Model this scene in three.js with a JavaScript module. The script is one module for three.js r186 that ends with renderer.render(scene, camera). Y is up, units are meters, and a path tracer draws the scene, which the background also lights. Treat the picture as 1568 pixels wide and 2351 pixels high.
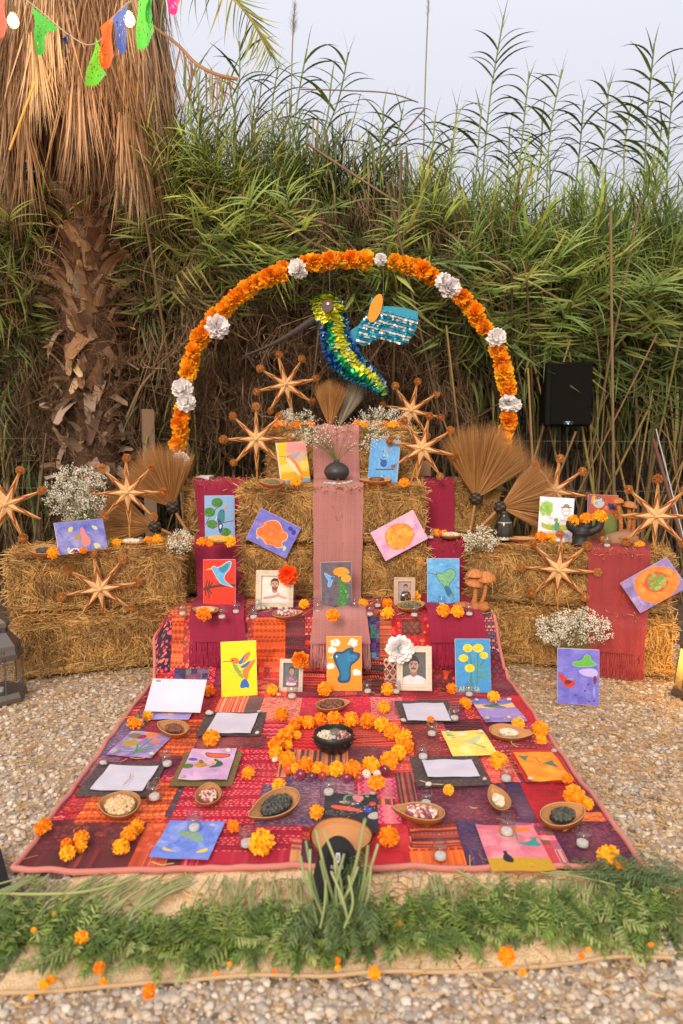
import * as THREE from 'three';
import { mergeGeometries, mergeVertices, toCreasedNormals } from 'three/addons/utils/BufferGeometryUtils.js';
import { RoundedBoxGeometry } from 'three/addons/geometries/RoundedBoxGeometry.js';
import { ImprovedNoise } from 'three/addons/math/ImprovedNoise.js';

// ---------- camera, sky, sun, exposure ----------
const scene = new THREE.Scene();
const V3 = (x, y, z) => new THREE.Vector3(x, y, z);
const FOC = 1567, CX = 784, CY = 1175.5, PITCH = Math.atan(175.5 / 1567);
const camera = new THREE.PerspectiveCamera(2 * Math.atan(1175.5 / FOC) * 180 / Math.PI, 683 / 1024, 0.05, 200);
camera.position.set(0, 1.5, 0);
camera.rotation.x = -PITCH;
camera.filmGauge = 36;
camera.focus = 4.2;
camera.userData.fStop = 2.0;

const EXPOSURE = 1.6;
{ // dusk sky: pale lavender in front, warmer and brighter afterglow behind the camera
  const w = 256, h = 128, d = new Float32Array(w * h * 4);
  for (let j = 0; j < h; j++) for (let i = 0; i < w; i++) {
    const el = (j + 0.5) / h * Math.PI - Math.PI / 2, az = (i + 0.5) / w * 2 * Math.PI - Math.PI;
    const y = Math.sin(el), z = Math.sin(az) * Math.cos(el);
    const e = Math.max(0, y), low = Math.exp(-e * 3.2);
    const back = Math.max(0, 0.5 + 0.5 * z) ** 1.5;
    let r = 0.265 + 0.15 * low, g = 0.286 + 0.14 * low, b = 0.366 + 0.10 * low;
    const up = 0.5 * e * (1 - back * 0.4); r += back * (0.42 * low + 0.36) + up * 0.9; g += back * (0.28 * low + 0.28) + up * 0.86; b += back * (0.12 * low + 0.16) + up * 0.82;
    if (y < 0) { const k = Math.min(1, -y * 6); r += (0.3 - r) * k; g += (0.27 - g) * k; b += (0.24 - b) * k; }
    d.set([r, g, b, 1], (j * w + i) * 4);
  }
  const t = new THREE.DataTexture(d, w, h, THREE.RGBAFormat, THREE.FloatType);
  t.mapping = THREE.EquirectangularReflectionMapping; t.magFilter = THREE.LinearFilter; t.needsUpdate = true;
  scene.background = t; scene.environment = t;
}
const sun = new THREE.DirectionalLight(new THREE.Color(1, 0.82, 0.62), 1.5);
sun.position.set(-3, 7, 7); sun.target.position.set(0, 0.5, -4.2);
sun.castShadow = true; sun.shadow.radius = 34; sun.shadow.mapSize.set(2048, 2048);
Object.assign(sun.shadow.camera, { left: -7, right: 7, top: 7, bottom: -7, near: 0.5, far: 40 });
scene.add(sun, sun.target);
const renderer = new THREE.WebGLRenderer({ antialias: true });
renderer.setSize(683, 1024);
renderer.shadowMap.enabled = true;
renderer.toneMapping = THREE.LinearToneMapping;
renderer.toneMappingExposure = EXPOSURE;

// ---------- helpers ----------
let seed = 12345;
const rnd = () => { seed = (seed + 0x6D2B79F5) | 0; let t = Math.imul(seed ^ (seed >>> 15), 1 | seed); t = (t + Math.imul(t ^ (t >>> 7), 61 | t)) ^ t; return ((t ^ (t >>> 14)) >>> 0) / 4294967296; };
const reseed = (s) => { seed = s; };
const R = (a, b) => a + (b - a) * rnd();
const gauss = () => (rnd() + rnd() + rnd() - 1.5) / 0.75;
const pick = (a) => a[Math.floor(rnd() * a.length)];
const PERLIN = new ImprovedNoise();
const nz = (x, y, z = 0) => PERLIN.noise(x + 31.4, y + 17.2, z + 5.1);
const clamp = (x, a = 0, b = 1) => Math.min(b, Math.max(a, x));
const lerp = (a, b, t) => a + (b - a) * t;
const col = (r, g, b) => new THREE.Color().setRGB(r, g, b);
const C = camera.position.clone();
const FWD = V3(0, -Math.sin(PITCH), -Math.cos(PITCH)), UPV = V3(0, Math.cos(PITCH), -Math.sin(PITCH));
// a place in the photograph (at 1568 x 2351) as a direction from the camera, and where it meets a surface of the place
const ray = (x, y) => FWD.clone().addScaledVector(V3(1, 0, 0), (x - CX) / FOC).addScaledVector(UPV, -(y - CY) / FOC);
const onPlane = (x, y, p, n) => { const d = ray(x, y); return C.clone().addScaledVector(d, p.clone().sub(C).dot(n) / d.dot(n)); };
const UP = V3(0, 1, 0), ZN = V3(0, 0, 1);
const G = (x, y, h = 0) => onPlane(x, y, V3(0, h, 0), UP);
const AZ = (x, y, z) => onPlane(x, y, V3(0, 0, z), ZN);
const MPP = (p) => p.clone().sub(C).dot(FWD) / FOC;      // metres per photograph pixel at a point

const used = {};
const numbered = (n) => { const k = used[n] = (used[n] ?? -1) + 1; return k ? n + '_' + String(k).padStart(3, '0') : n; };
const tag = (o, label, category, group, kind) => { o.userData.label = label; o.userData.category = category; if (group) o.userData.group = group; if (kind) o.userData.kind = kind; return o; };
function thing(name, label, category, pos, group) {
  const o = new THREE.Group(); o.name = numbered(name); if (pos) o.position.copy(pos); scene.add(o);
  return tag(o, label, category, group);
}
function mesh(name, geo, mat, parent) {
  const m = new THREE.Mesh(geo, mat); m.castShadow = m.receiveShadow = true;
  m.name = parent ? name : numbered(name); (parent || scene).add(m); return m;
}
function solo(name, geo, mat, label, category, pos, group) { const m = mesh(name, geo, mat); if (pos) m.position.copy(pos); return tag(m, label, category, group); }
function inst(name, geo, mat, mats, cols, parent) {
  const m = new THREE.InstancedMesh(geo, mat, mats.length); m.castShadow = m.receiveShadow = true;
  for (let i = 0; i < mats.length; i++) { m.setMatrixAt(i, mats[i]); if (cols) m.setColorAt(i, cols[i]); }
  m.name = parent ? name : numbered(name); m.userData.kind = 'stuff'; (parent || scene).add(m); return m;
}
const mtx = (p, q, s) => new THREE.Matrix4().compose(p, q, s instanceof THREE.Vector3 ? s : V3(s, s, s));
const quat = (x, y, z, order = 'XYZ') => new THREE.Quaternion().setFromEuler(new THREE.Euler(x, y, z, order));
const qTo = (dir, from = UP) => new THREE.Quaternion().setFromUnitVectors(from, dir.clone().normalize());
const qBasis = (x, y, z) => new THREE.Quaternion().setFromRotationMatrix(new THREE.Matrix4().makeBasis(x, y, z));
const MAT = (r, g, b, rough = 0.85, o = {}) => new THREE.MeshStandardMaterial({ color: col(r, g, b), roughness: rough, side: THREE.DoubleSide, ...o });
function geo(pos, idx, uv) {
  const g = new THREE.BufferGeometry();
  g.setAttribute('position', new THREE.Float32BufferAttribute(pos, 3));
  g.setAttribute('uv', new THREE.Float32BufferAttribute(uv || new Array(pos.length / 3 * 2).fill(0), 2));
  g.setIndex(idx); g.computeVertexNormals(); return g;
}
function mg(list) { // merge, with or without indices
  const out = list.map((g0) => { const g = g0.index ? g0.toNonIndexed() : g0.clone(); for (const k of Object.keys(g.attributes)) if (!['position', 'normal', 'uv'].includes(k)) g.deleteAttribute(k); if (!g.attributes.uv) g.setAttribute('uv', new THREE.Float32BufferAttribute(new Array(g.attributes.position.count * 2).fill(0), 2)); return g; });
  return mergeGeometries(out);
}
const xf = (g, p = V3(0, 0, 0), q = new THREE.Quaternion(), s = 1) => g.clone().applyMatrix4(mtx(p, q, s));
const box = (w, h, d, r = 0) => r ? new RoundedBoxGeometry(w, h, d, 2, r) : new THREE.BoxGeometry(w, h, d);
function tube(pts, r, radial = 6, segs) { const c = new THREE.CatmullRomCurve3(pts); return new THREE.TubeGeometry(c, segs || Math.max(2, (pts.length - 1) * 5), r, radial, false); }
function bar(a, b, r0, r1 = r0, radial = 7) { const d = b.clone().sub(a), g = new THREE.CylinderGeometry(r1, r0, d.length(), radial, 1); return xf(g, a.clone().add(b).multiplyScalar(0.5), qTo(d)); }
function lathe(pts, seg = 24) { return new THREE.LatheGeometry(pts.map((p) => new THREE.Vector2(p[0], p[1])), seg); }
// a leaf strip along +y, width across x, bending towards +z
function blade(len, w, bend = 0.3, segs = 4, fold = 0, round = 0) {
  const pos = [], uv = [], idx = []; let y = 0, z = 0;
  for (let i = 0; i <= segs; i++) {
    const t = i / segs, a = bend * t, ww = w * 0.5 * (round ? Math.sin(Math.PI * clamp(0.12 + t * 0.86)) ** 0.6 : (t < 0.25 ? 0.55 + t * 1.8 : (1 - t) / 0.75 * 0.98 + 0.02));
    if (i) { y += Math.cos(a) * len / segs; z += Math.sin(a) * len / segs; }
    if (fold) { pos.push(-ww, y, z + fold * ww, 0, y, z, ww, y, z + fold * ww); uv.push(0, t, 0.5, t, 1, t); } else { pos.push(-ww, y, z, ww, y, z); uv.push(0, t, 1, t); }
    const k = fold ? 3 : 2;
    if (i) for (let j = 0; j < k - 1; j++) { const b = i * k + j, c = b - k; idx.push(c, c + 1, b, b, c + 1, b + 1); }
  }
  return geo(pos, idx, uv);
}
function rock(r, sx, sy, sz, s) {
  const g = mergeVertices(new THREE.IcosahedronGeometry(r, 2).deleteAttribute('normal').deleteAttribute('uv')), p = g.attributes.position;
  for (let i = 0; i < p.count; i++) { const v = V3().fromBufferAttribute(p, i), n = v.clone().normalize(); v.multiplyScalar(1 + 0.35 * nz(n.x * 1.3 + s, n.y * 1.3, n.z * 1.3)); p.setXYZ(i, v.x * sx, v.y * sy, v.z * sz); }
  g.computeVertexNormals(); g.setAttribute('uv', new THREE.Float32BufferAttribute(new Array(p.count * 2).fill(0), 2)); return g;
}
// canvas textures
function canvas(w, h, draw) { const c = document.createElement('canvas'); c.width = w; c.height = h; draw(c.getContext('2d'), w, h); return c; }
function tex(w, h, draw, srgb = true, rep) { const t = new THREE.CanvasTexture(canvas(w, h, draw)); if (srgb) t.colorSpace = THREE.SRGBColorSpace; t.anisotropy = 8; if (rep) { t.wrapS = t.wrapT = THREE.RepeatWrapping; t.repeat.set(rep[0], rep[1]); } return t; }
const hsl = (h, s, l, a = 1) => `hsla(${h},${s}%,${l}%,${a})`;
// ---------- ground ----------
const tableAt = (pts, x) => { let i = 0; while (i < pts.length - 2 && x > pts[i + 1][0]) i++; const [a, b] = [pts[i], pts[i + 1]]; return lerp(a[1], b[1], clamp((x - a[0]) / (b[0] - a[0]))); };
reseed(11);
const speckle = (base, dots, n, r0, r1) => (x, w, h) => {
  x.fillStyle = base; x.fillRect(0, 0, w, h);
  for (let i = 0; i < n; i++) { const r = R(r0, r1), px = rnd() * w, py = rnd() * h; x.fillStyle = pick(dots); for (const dx of [0, w, -w]) for (const dy of [0, h, -h]) { if (px + dx < -r || px + dx > w + r || py + dy < -r || py + dy > h + r) continue; x.beginPath(); x.ellipse(px + dx, py + dy, r, r * R(0.6, 1), rnd() * 3, 0, 7); x.fill(); } }
};
{
  const dots = ['#a2968c', '#8f8378', '#b3a496', '#7c7268', '#b09a80', '#9a8f8a', '#6f6255', '#bcae9e'];
  const gt = tex(1024, 1024, speckle('#a58d72', dots, 9000, 2, 9), true, [80, 80]);
  const bt = tex(512, 512, speckle('#555', ['#999', '#777', '#333', '#bbb'], 3500, 2, 6), false, [80, 80]);
  const g = new THREE.PlaneGeometry(160, 160); g.rotateX(-Math.PI / 2);
  const m = mesh('ground', g, new THREE.MeshStandardMaterial({ map: gt, bumpMap: bt, bumpScale: 0.008, roughness: 0.95 }));
  tag(m, 'grey and tan gravel ground under the altar', 'ground', null, 'structure');
  // bare soil under the palm and the reeds
  const s = new THREE.PlaneGeometry(14, 4.2, 70, 24); s.rotateX(-Math.PI / 2); const p = s.attributes.position;
  for (let i = 0; i < p.count; i++) { const x = p.getX(i), z = p.getZ(i) - 6.9; p.setXYZ(i, x, 0.006 + Math.max(0, 0.05 * nz(x * 1.4, z * 1.4) + 0.02 * nz(x * 7, z * 7)) * clamp((-4.9 - z) * 3), z); }
  s.computeVertexNormals();
  const so = mesh('soil', s, new THREE.MeshStandardMaterial({ map: tex(512, 512, speckle('#5b4636', ['#4c3a2c', '#6a5342', '#3e2f25', '#75604c'], 3000, 1, 6), true, [7, 2]), roughness: 1 }));
  tag(so, 'bare brown soil strip behind the hay bales', 'soil', null, 'structure');
  // the bank on which the reeds grow
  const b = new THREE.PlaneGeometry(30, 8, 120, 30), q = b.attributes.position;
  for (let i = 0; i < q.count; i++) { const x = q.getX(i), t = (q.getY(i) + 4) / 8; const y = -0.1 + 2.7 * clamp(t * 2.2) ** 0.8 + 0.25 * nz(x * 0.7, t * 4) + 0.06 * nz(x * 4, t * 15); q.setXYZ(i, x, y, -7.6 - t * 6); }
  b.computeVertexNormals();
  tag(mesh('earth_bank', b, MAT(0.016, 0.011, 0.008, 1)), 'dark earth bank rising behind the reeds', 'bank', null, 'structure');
}
// blanket outline on the ground, used to keep pebbles off it
const BL = { f0: G(28, 2016), f1: G(1476, 2004), b0: G(335, 1592), b1: G(1182, 1592) };
const onBlanket = (x, z, m = 0) => { const t = (z - BL.b0.z) / (BL.f0.z - BL.b0.z); if (z > BL.f0.z + m || z < -4.6) return false; return x > lerp(BL.b0.x, BL.f0.x, t) - m && x < lerp(BL.b1.x, BL.f1.x, t) + m; };
{
  const geos = [0, 1, 2, 3].map((k) => { const g = rock(1, 1, R(0.55, 0.75), R(0.75, 1), k * 9.7); return g; });
  const tones = [[.48, .405, .335], [.55, .47, .38], [.62, .535, .44], [.52, .4, .285], [.4, .35, .315], [.58, .455, .33], [.45, .38, .32], [.66, .58, .49]];
  const pm = MAT(1, 1, 1, 0.8);
  const gravel = thing('gravel', 'loose grey and white gravel pebbles around the woven blanket', 'gravel'); gravel.userData.kind = 'stuff';
  geos.forEach((g) => {
    const ms = [], cs = [];
    for (let i = 0; i < 12500; i++) {
      const z = -1.25 - 3.9 * rnd() ** 1.25, x = R(-1, 1) * (0.75 - z * 0.52);
      if (onBlanket(x, z, -0.03)) continue;
      const r = 0.0045 + 0.0105 * rnd() ** 2.6;
      ms.push(mtx(V3(x, r * 0.28, z), quat(gauss() * 0.3, rnd() * 6.3, gauss() * 0.3), r)); const c = pick(tones), k = R(0.75, 1.12); cs.push(col(c[0] * k, c[1] * k, c[2] * k));
    }
    inst('pebbles', g, pm, ms, cs, gravel);
  });
}
// loose straw on the ground
const STRAW = [[.64, .355, .105], [.54, .275, .07], [.72, .44, .15], [.39, .19, .055], [.68, .375, .1], [.26, .125, .04], [.76, .52, .22]];
const strawCol = (k0 = 0.7, k1 = 1.1) => { const c = pick(STRAW), k = R(k0, k1); return col(c[0] * k, c[1] * k, c[2] * k); };
const stem = (len, w, bend) => { // a thin bent prism along y
  const pos = [], idx = [];
  for (let i = 0; i <= 2; i++) { const t = i / 2 - 0.5, ox = bend * (0.25 - t * t) * 4 * len; for (let k = 0; k < 3; k++) { const a = k * 2.094; pos.push(ox + Math.cos(a) * w, t * len, Math.sin(a) * w * 0.6); } }
  for (let i = 0; i < 2; i++) for (let k = 0; k < 3; k++) { const a = i * 3 + k, b = i * 3 + (k + 1) % 3; idx.push(a, b, a + 3, b, b + 3, a + 3); }
  return geo(pos, idx);
};
const strawGeo = [stem(0.1, 0.0022, 0.09), stem(0.08, 0.0017, 0.03), stem(0.14, 0.0026, 0.14)];
const strawMat = MAT(1, 1, 1, 0.7);
{
  const litter = thing('straw_litter', 'loose golden straw scattered over the gravel', 'straw'); litter.userData.kind = 'stuff';
  strawGeo.forEach((g, k) => {
    const ms = [], cs = [];
    for (let i = 0; i < 6200; i++) {
      const z = -1.3 - 3.3 * rnd() ** 0.75; let x = R(-1, 1) * (0.7 - z * 0.5);
      if (x < 0 && z > -4.0 && rnd() < 0.55) continue;
      if (z > -2.0 && rnd() < 0.6) continue;
      if (onBlanket(x, z, 0) && rnd() < 0.985) continue;
      const on = onBlanket(x, z, 0);
      ms.push(mtx(V3(x, (on ? 0.03 : 0.012) + rnd() * 0.008, z), quat(Math.PI / 2 + gauss() * 0.12, 0, rnd() * 6.3, 'YXZ').premultiply(quat(0, rnd() * 6.3, 0)), V3(.8, R(0.2, 0.75), .8))); cs.push(strawCol(0.8, 1.2));
    }
    inst('straw', g, strawMat, ms, cs, litter);
  });
}

// ---------- reeds ----------
reseed(21);
const leafMat = MAT(1, 1, 1, 0.6), dryMat = MAT(1, 1, 1, 0.85);
const TOP = [[-60, 200], [120, 190], [330, 190], [420, 165], [600, 175], [700, 215], [800, 262], [900, 275], [1000, 290], [1100, 315], [1250, 325], [1400, 320], [1640, 300], [1900, 280]];
const LOW = [[-60, 800], [380, 620], [600, 560], [780, 540], [950, 620], [1100, 700], [1300, 760], [1568, 830], [1900, 850]];
const xPix = (x, z) => CX + x / -z * FOC;
const topY = (x, z = -6.6) => AZ(xPix(x, z), tableAt(TOP, xPix(x, z)), z).y;
const lowY = (x, z = -6.0) => AZ(xPix(x, z), tableAt(LOW, xPix(x, z)), z).y;
function shootGeo(n, len, leafLen) {
  const parts = [], pts = []; for (let i = 0; i <= 5; i++) { const t = i / 5; pts.push(V3(0, len * t * (1 - 0.08 * t), len * 0.22 * t * t)); }
  const c = new THREE.CatmullRomCurve3(pts); parts.push(new THREE.TubeGeometry(c, 5, 0.005, 3));
  for (let i = 0; i < n; i++) {
    const t = 0.12 + 0.86 * i / (n - 1), p = c.getPoint(t), side = i % 2 ? 1 : -1;
    const l = blade(leafLen * R(0.75, 1.15) * (1 - 0.35 * t), R(0.013, 0.026), R(0.6, 1.7) * (1 - 0.45 * t), 5, 0.25);
    parts.push(xf(l, p, quat(R(0.35, 0.9) * (1 - 0.5 * t), 0, 0).premultiply(quat(0, side * Math.PI / 2 + gauss() * 0.5, 0))));
  }
  return mg(parts);
}
const GREENS = [[.13, .2, .035], [.18, .245, .045], [.085, .14, .03], [.225, .275, .055], [.13, .21, .055], [.26, .28, .07], [.16, .195, .035]];
const greenCol = (k0 = 0.8, k1 = 1.25) => { const c = pick(GREENS), k = R(k0, k1); return col(c[0] * k, c[1] * k, c[2] * k); };
const DRY = [[.15, .085, .045], [.10, .055, .03], [.21, .13, .07], [.07, .04, .022], [.17, .09, .045], [.30, .2, .12]];
const dryCol = (k0 = 0.28, k1 = 0.85) => { const c = pick(DRY), k = R(k0, k1); return col(c[0] * k, c[1] * k, c[2] * k); };
{
  const th = thing('reed_thicket', 'dense green and dry cane thicket filling the space behind the altar', 'reeds'); th.userData.kind = 'stuff';
  const shoots = [shootGeo(16, 0.8, 0.42), shootGeo(14, 0.66, 0.36), shootGeo(18, 0.95, 0.46)];
  shoots.forEach((g) => {
    const ms = [], cs = [];
    for (let i = 0; i < 2600; i++) {
      const z0 = -6.0 - 1.9 * rnd(), x = R(-4.7, 4.7), top = topY(x), low = lowY(x), u = rnd() ** 0.75;
      const y = lerp(low - 0.15, top - 1.3, u) + gauss() * 0.12 - (z0 < -7 ? 0.25 : 0);
      if (y < 0.2 || (Math.abs(x + 2.05) < 0.42 && z0 > -6.7 && y < 4)) continue;
      const bulge = Math.sin(clamp((y - low) / (top - low)) * Math.PI) * 0.35, z = z0 + bulge;
      const up = clamp((y - low) / (top - 1.3 - low)); const ax = V3(gauss() * 0.55, lerp(-0.25, 1.15, up ** 0.8) + gauss() * 0.35, lerp(0.95, 0.25, up)).normalize();
      const q = qTo(ax).multiply(quat(0, R(-0.9, 0.9), 0));
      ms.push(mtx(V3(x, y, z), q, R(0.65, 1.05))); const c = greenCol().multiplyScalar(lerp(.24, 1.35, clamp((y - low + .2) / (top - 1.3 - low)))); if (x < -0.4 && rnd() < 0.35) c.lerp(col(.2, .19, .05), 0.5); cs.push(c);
    }
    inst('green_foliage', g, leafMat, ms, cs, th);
  });
  // hanging green leaves low down and at the left behind the palm
  const bl = [blade(0.5, 0.024, 0.9, 5, 0.2), blade(0.42, 0.02, 1.6, 5, 0.2)];
  bl.forEach((g) => {
    const ms = [], cs = [];
    for (let i = 0; i < 2600; i++) {
      const x = R(-4.2, 4.2), z = R(-5.75, -6.5), low = lowY(x); let y = low + R(-0.75, 0.9);
      if (x < -1.0) y = R(0.9, 3.6);
      if (x > -0.9 && x < 0.9 && y < low - 0.3) continue; if (Math.abs(x + 2.05) < 0.38 && z > -6.2 && rnd() < .93) continue;
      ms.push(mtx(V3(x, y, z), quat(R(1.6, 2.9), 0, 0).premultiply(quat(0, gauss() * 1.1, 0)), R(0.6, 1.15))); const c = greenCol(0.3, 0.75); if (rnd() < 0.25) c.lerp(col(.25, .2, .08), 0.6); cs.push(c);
    }
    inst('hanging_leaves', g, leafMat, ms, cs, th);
  });
  const dr = [blade(0.46, 0.012, 1.0, 4), blade(0.36, 0.009, 2.0, 4), blade(0.6, 0.015, 0.5, 4), stem(0.7, 0.004, 0.1), stem(0.5, 0.0025, 0.18)];
  dr.forEach((g, k) => {
    const ms = [], cs = [];
    for (let i = 0; i < 2500; i++) {
      const x = R(-4.2, 4.2), z = R(-5.7, -6.6), low = lowY(x); const y = rnd() < 0.25 ? R(0.15, 1.4) : R(0.5, low + 0.7);
      if (x > 1.1 && y < low - 0.1 && rnd() < 0.72) continue; if (Math.abs(x + 2.05) < 0.36 && z > -6.1) continue;
      const q = k < 3 ? quat(R(1.7, 3.1), 0, 0).premultiply(quat(0, gauss() * 1.4, 0)) : quat(gauss() * 0.5, rnd() * 6.3, gauss() * 0.75);
      ms.push(mtx(V3(x, y, z), q, R(0.6, 1.2))); cs.push(dryCol());
    }
    inst('dry_leaves', g, dryMat, ms, cs, th);
  });
  // fine brown tangle of dead side shoots, centre and left
  {
    const g = mg([...Array(9)].map(() => xf(tube([V3(0, 0, 0), V3(gauss() * 0.08, -0.12, R(0, 0.1)), V3(gauss() * 0.16, -0.3, R(-0.02, 0.1)), V3(gauss() * 0.2, R(-0.45, -0.3), R(-0.05, 0.12))], 0.0022, 3, 6), V3(gauss() * 0.06, gauss() * 0.05, gauss() * 0.04))));
    const ms = [], cs = [];
    for (let i = 0; i < 1500; i++) { const xp = rnd() < 0.7 ? R(430, 1050) : R(0, 500), p = AZ(xp, R(430, 980), R(-5.65, -6.3)); ms.push(mtx(p, quat(gauss() * 0.5, rnd() * 6.3, gauss() * 0.5), R(0.6, 1.3))); cs.push(dryCol(0.6, 1.15)); }
    inst('dead_shoots', g, dryMat, ms, cs, th);
  }
  const stalk = (h) => { const pts = []; const n = Math.round(h / 0.22); for (let i = 0; i <= n; i++) { const y = i / n * h, r = 0.0125 * (1 - 0.35 * i / n); if (i) pts.push([r * 0.98, y - 0.012]); pts.push([r * 1.16, y]); if (i < n) pts.push([r * 0.98, y + 0.012]); } return lathe(pts, 7); };
  const sg = stalk(3.6), sm = MAT(1, 1, 1, 0.55), ms = [], cs = [];
  for (let i = 0; i < 520; i++) { const x = R(-4.4, 4.6), z = R(-6.1, -7.6); ms.push(mtx(V3(x, -0.05, z), quat(R(-0.05, 0.12), rnd() * 6, (x > 0.6 ? R(-0.38, -0.02) : gauss() * 0.22)), V3(R(0.8, 1.3), R(0.7, 1.05), R(0.8, 1.3)))); const c = pick([[.30, .2, .09], [.22, .14, .07], [.26, .22, .08], [.18, .12, .08], [.36, .26, .13]]), k = R(0.35, .75); cs.push(col(c[0] * k, c[1] * k, c[2] * k)); }
  inst('cane_stalks', sg, sm, ms, cs, th);
  // the front canes can be told apart
  const tones = [MAT(.34, .22, .09, .5), MAT(.22, .135, .065, .6), MAT(.26, .2, .06, .5), MAT(.15, .095, .055, .7)];
  for (let i = 0; i < 84; i++) {
    const right = i < 66, x = right ? R(1.05, 3.5) : (i % 2 ? R(-3.2, -2.5) : R(-1.6, -1.15)), z = R(-5.75, -6.25);
    const m = mesh('cane_stalk', sg, tones[Math.floor(rnd() * 4)]); m.position.set(x, -0.04, z); m.rotation.set(R(-0.03, 0.06), rnd() * 6, right ? R(-0.5, -0.06) : gauss() * 0.2); const s = R(0.6, 1.15); m.scale.set(s, R(0.45, 0.72), s);
    tag(m, right ? 'thin tan cane stalk standing in the dark thicket near the speaker' : 'thin brown cane stalk standing in the thicket behind the left bales', 'cane', right ? 'cane stalks standing right of the altar' : 'cane stalks standing behind the left half of the altar');
  }
  // long dead canes fallen across the front of the thicket
  const fallen = [
    ['long pale dead cane slanting down across the green reeds at right', [[705, 330], [880, 445], [1100, 578], [1310, 700], [1562, 797]], -5.6, 0.0095],
    ['dead cane curving from the palm skirt toward the arch top', [[432, 418], [560, 452], [640, 500], [720, 560], [800, 600]], -5.6, 0.011],
    ['short dead cane leaning up through the reeds at the skyline', [[975, 250], [900, 335], [830, 420]], -6.0, 0.008],
    ['dead cane slanting under the arch at its right side', [[1010, 640], [930, 720], [850, 830], [760, 985]], -5.75, 0.012],
    ['dead cane with hooked dry leaves above the arch', [[560, 560], [680, 505], [760, 520], [830, 590]], -5.62, 0.009],
    ['reddish bent cane leaning between palm trunk and arch', [[520, 660], [430, 780], [330, 880], [290, 960]], -5.65, 0.012],
    ['thin brown cane arching over the reeds at the top middle', [[690, 205], [800, 208], [900, 215], [960, 235]], -6.2, 0.006],
  ];
  for (const [label, pts, z, r] of fallen) solo('fallen_cane', tube(pts.map(([x, y], i) => AZ(x, y, z - 0.05 * Math.sin(i * 2))), r, 6), MAT(.2, .125, .075, .7), label, 'cane');
}
// reeds rising against the sky: each with its own leaves
{
  reseed(31);
  const lv = [blade(0.44, 0.05, 1.25, 7, 0.3), blade(0.36, 0.046, 0.8, 6, 0.3), blade(0.46, 0.048, 1.7, 8, 0.3), blade(0.3, 0.03, 0.25, 4, 0.3)];
  const mats = GREENS.slice(0, 5).map((c) => MAT(c[0] * 1.05, c[1] * 1.05, c[2] * 1.1, 0.55));
  const reeds = [ // tip, foot, leaves, label
    [1157, 35, 1108, 420, 17, 'tallest leafy green reed rising against the sky'],
    [1290, 160, 1255, 430, 12, 'leafy reed with arched leaves right of the tallest reed'],
    [1502, 100, 1478, 430, 14, 'tall leafy reed near the right edge of the sky'],
    [1398, 190, 1370, 440, 12, 'broad leaved reed between the tallest and the right edge reeds'],
    [1215, 165, 1190, 430, 10, 'slim reed just right of the tallest reed'],
    [705, 112, 672, 330, 8, 'pointed reed tip right of the palm frond'],
    [550, 95, 540, 260, 8, 'thick leafy reed beside the palm frond tip'],
    [800, 120, 742, 330, 9, 'leaning reed left of the bare seed stem'],
    [1050, 240, 1030, 420, 8, 'short reed left of the tallest reed'],
    [925, 250, 900, 400, 7], [880, 245, 860, 400, 7], [1105, 250, 1090, 430, 8], [1340, 230, 1320, 440, 9], [1450, 230, 1430, 440, 9], [1550, 170, 1530, 430, 11], [1245, 260, 1230, 440, 8], [640, 150, 625, 320, 7], [850, 300, 830, 420, 6], [1000, 265, 985, 420, 6], [760, 190, 735, 340, 6], [1170, 290, 1160, 450, 8], [1520, 280, 1500, 450, 9],
  ];
  reeds.forEach(([tx, ty, bx, by, n, label], k) => {
    const z = -6.5 - 0.5 * rnd(), tip = AZ(tx, ty, z), foot = AZ(bx, by, z), o = thing('tall_reed', label || 'green reed with long arched leaves along the skyline', 'reed', foot, label ? undefined : 'lower reeds along the skyline');
    const d = tip.clone().sub(foot), c = new THREE.CatmullRomCurve3([V3(gauss() * 0.06, -0.5, 0), V3(0, 0, 0), d.clone().multiplyScalar(0.5).add(V3(gauss() * 0.035, 0, 0)), d]);
    mesh('stem', new THREE.TubeGeometry(c, 14, 0.0075, 5), mats[k % 5], o);
    n = Math.round(n * 1.7);
    for (let i = 0; i < n; i++) {
      if (rnd() < 0.12) continue; const t = clamp(0.42 + 0.57 * i / (n - 1) + gauss() * 0.012, 0, .99), p = c.getPoint(t), side = i % 2 ? 1 : -1, top = clamp((t - 0.82) / 0.18);
      const m = mesh('leaf', t > 0.93 ? lv[3] : pick(lv.slice(0, 3)), mats[(k + i) % 5], o); m.position.copy(p);
      m.quaternion.copy(quat(lerp(R(0.35, 0.7), 0.08, top), 0, 0).premultiply(quat(0, side * Math.PI / 2 + gauss() * 0.45, 0))); m.scale.setScalar(lerp(R(0.6, 1.08), 0.75, top));
    }
  });
  const plume = (tip, foot, z, label, big) => {
    const a = AZ(...tip, z), b = AZ(...foot, z), o = thing('seed_reed', label, 'reed', b), d = a.clone().sub(b);
    mesh('stem', tube([V3(0, -0.4, 0), d.clone().multiplyScalar(0.4), d], 0.006, 5), MAT(.2, .2, .1, .7), o);
    const g = []; for (let i = 0; i < (big ? 150 : 40); i++) { const t = rnd(), L = (big ? 0.11 : 0.06) * (1 - t * 0.6); g.push(xf(blade(L, 0.004, 0.3, 2), d.clone().multiplyScalar(1 - (big ? 0.42 : 0.16) * (1 - t)), quat(R(0.25, 0.6), 0, 0).premultiply(quat(0, rnd() * 6.3, 0)))); }
    mesh('plume', mg(g), MAT(.36, .30, .26, .9), o);
  };
  plume([677, 8], [667, 190], -6.6, 'reed with a fluffy grey seed plume right of the palm', true);
  plume([984, -6], [973, 265], -6.7, 'tall bare reed stem with a small seed head cut by the top edge', false);
}
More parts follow.
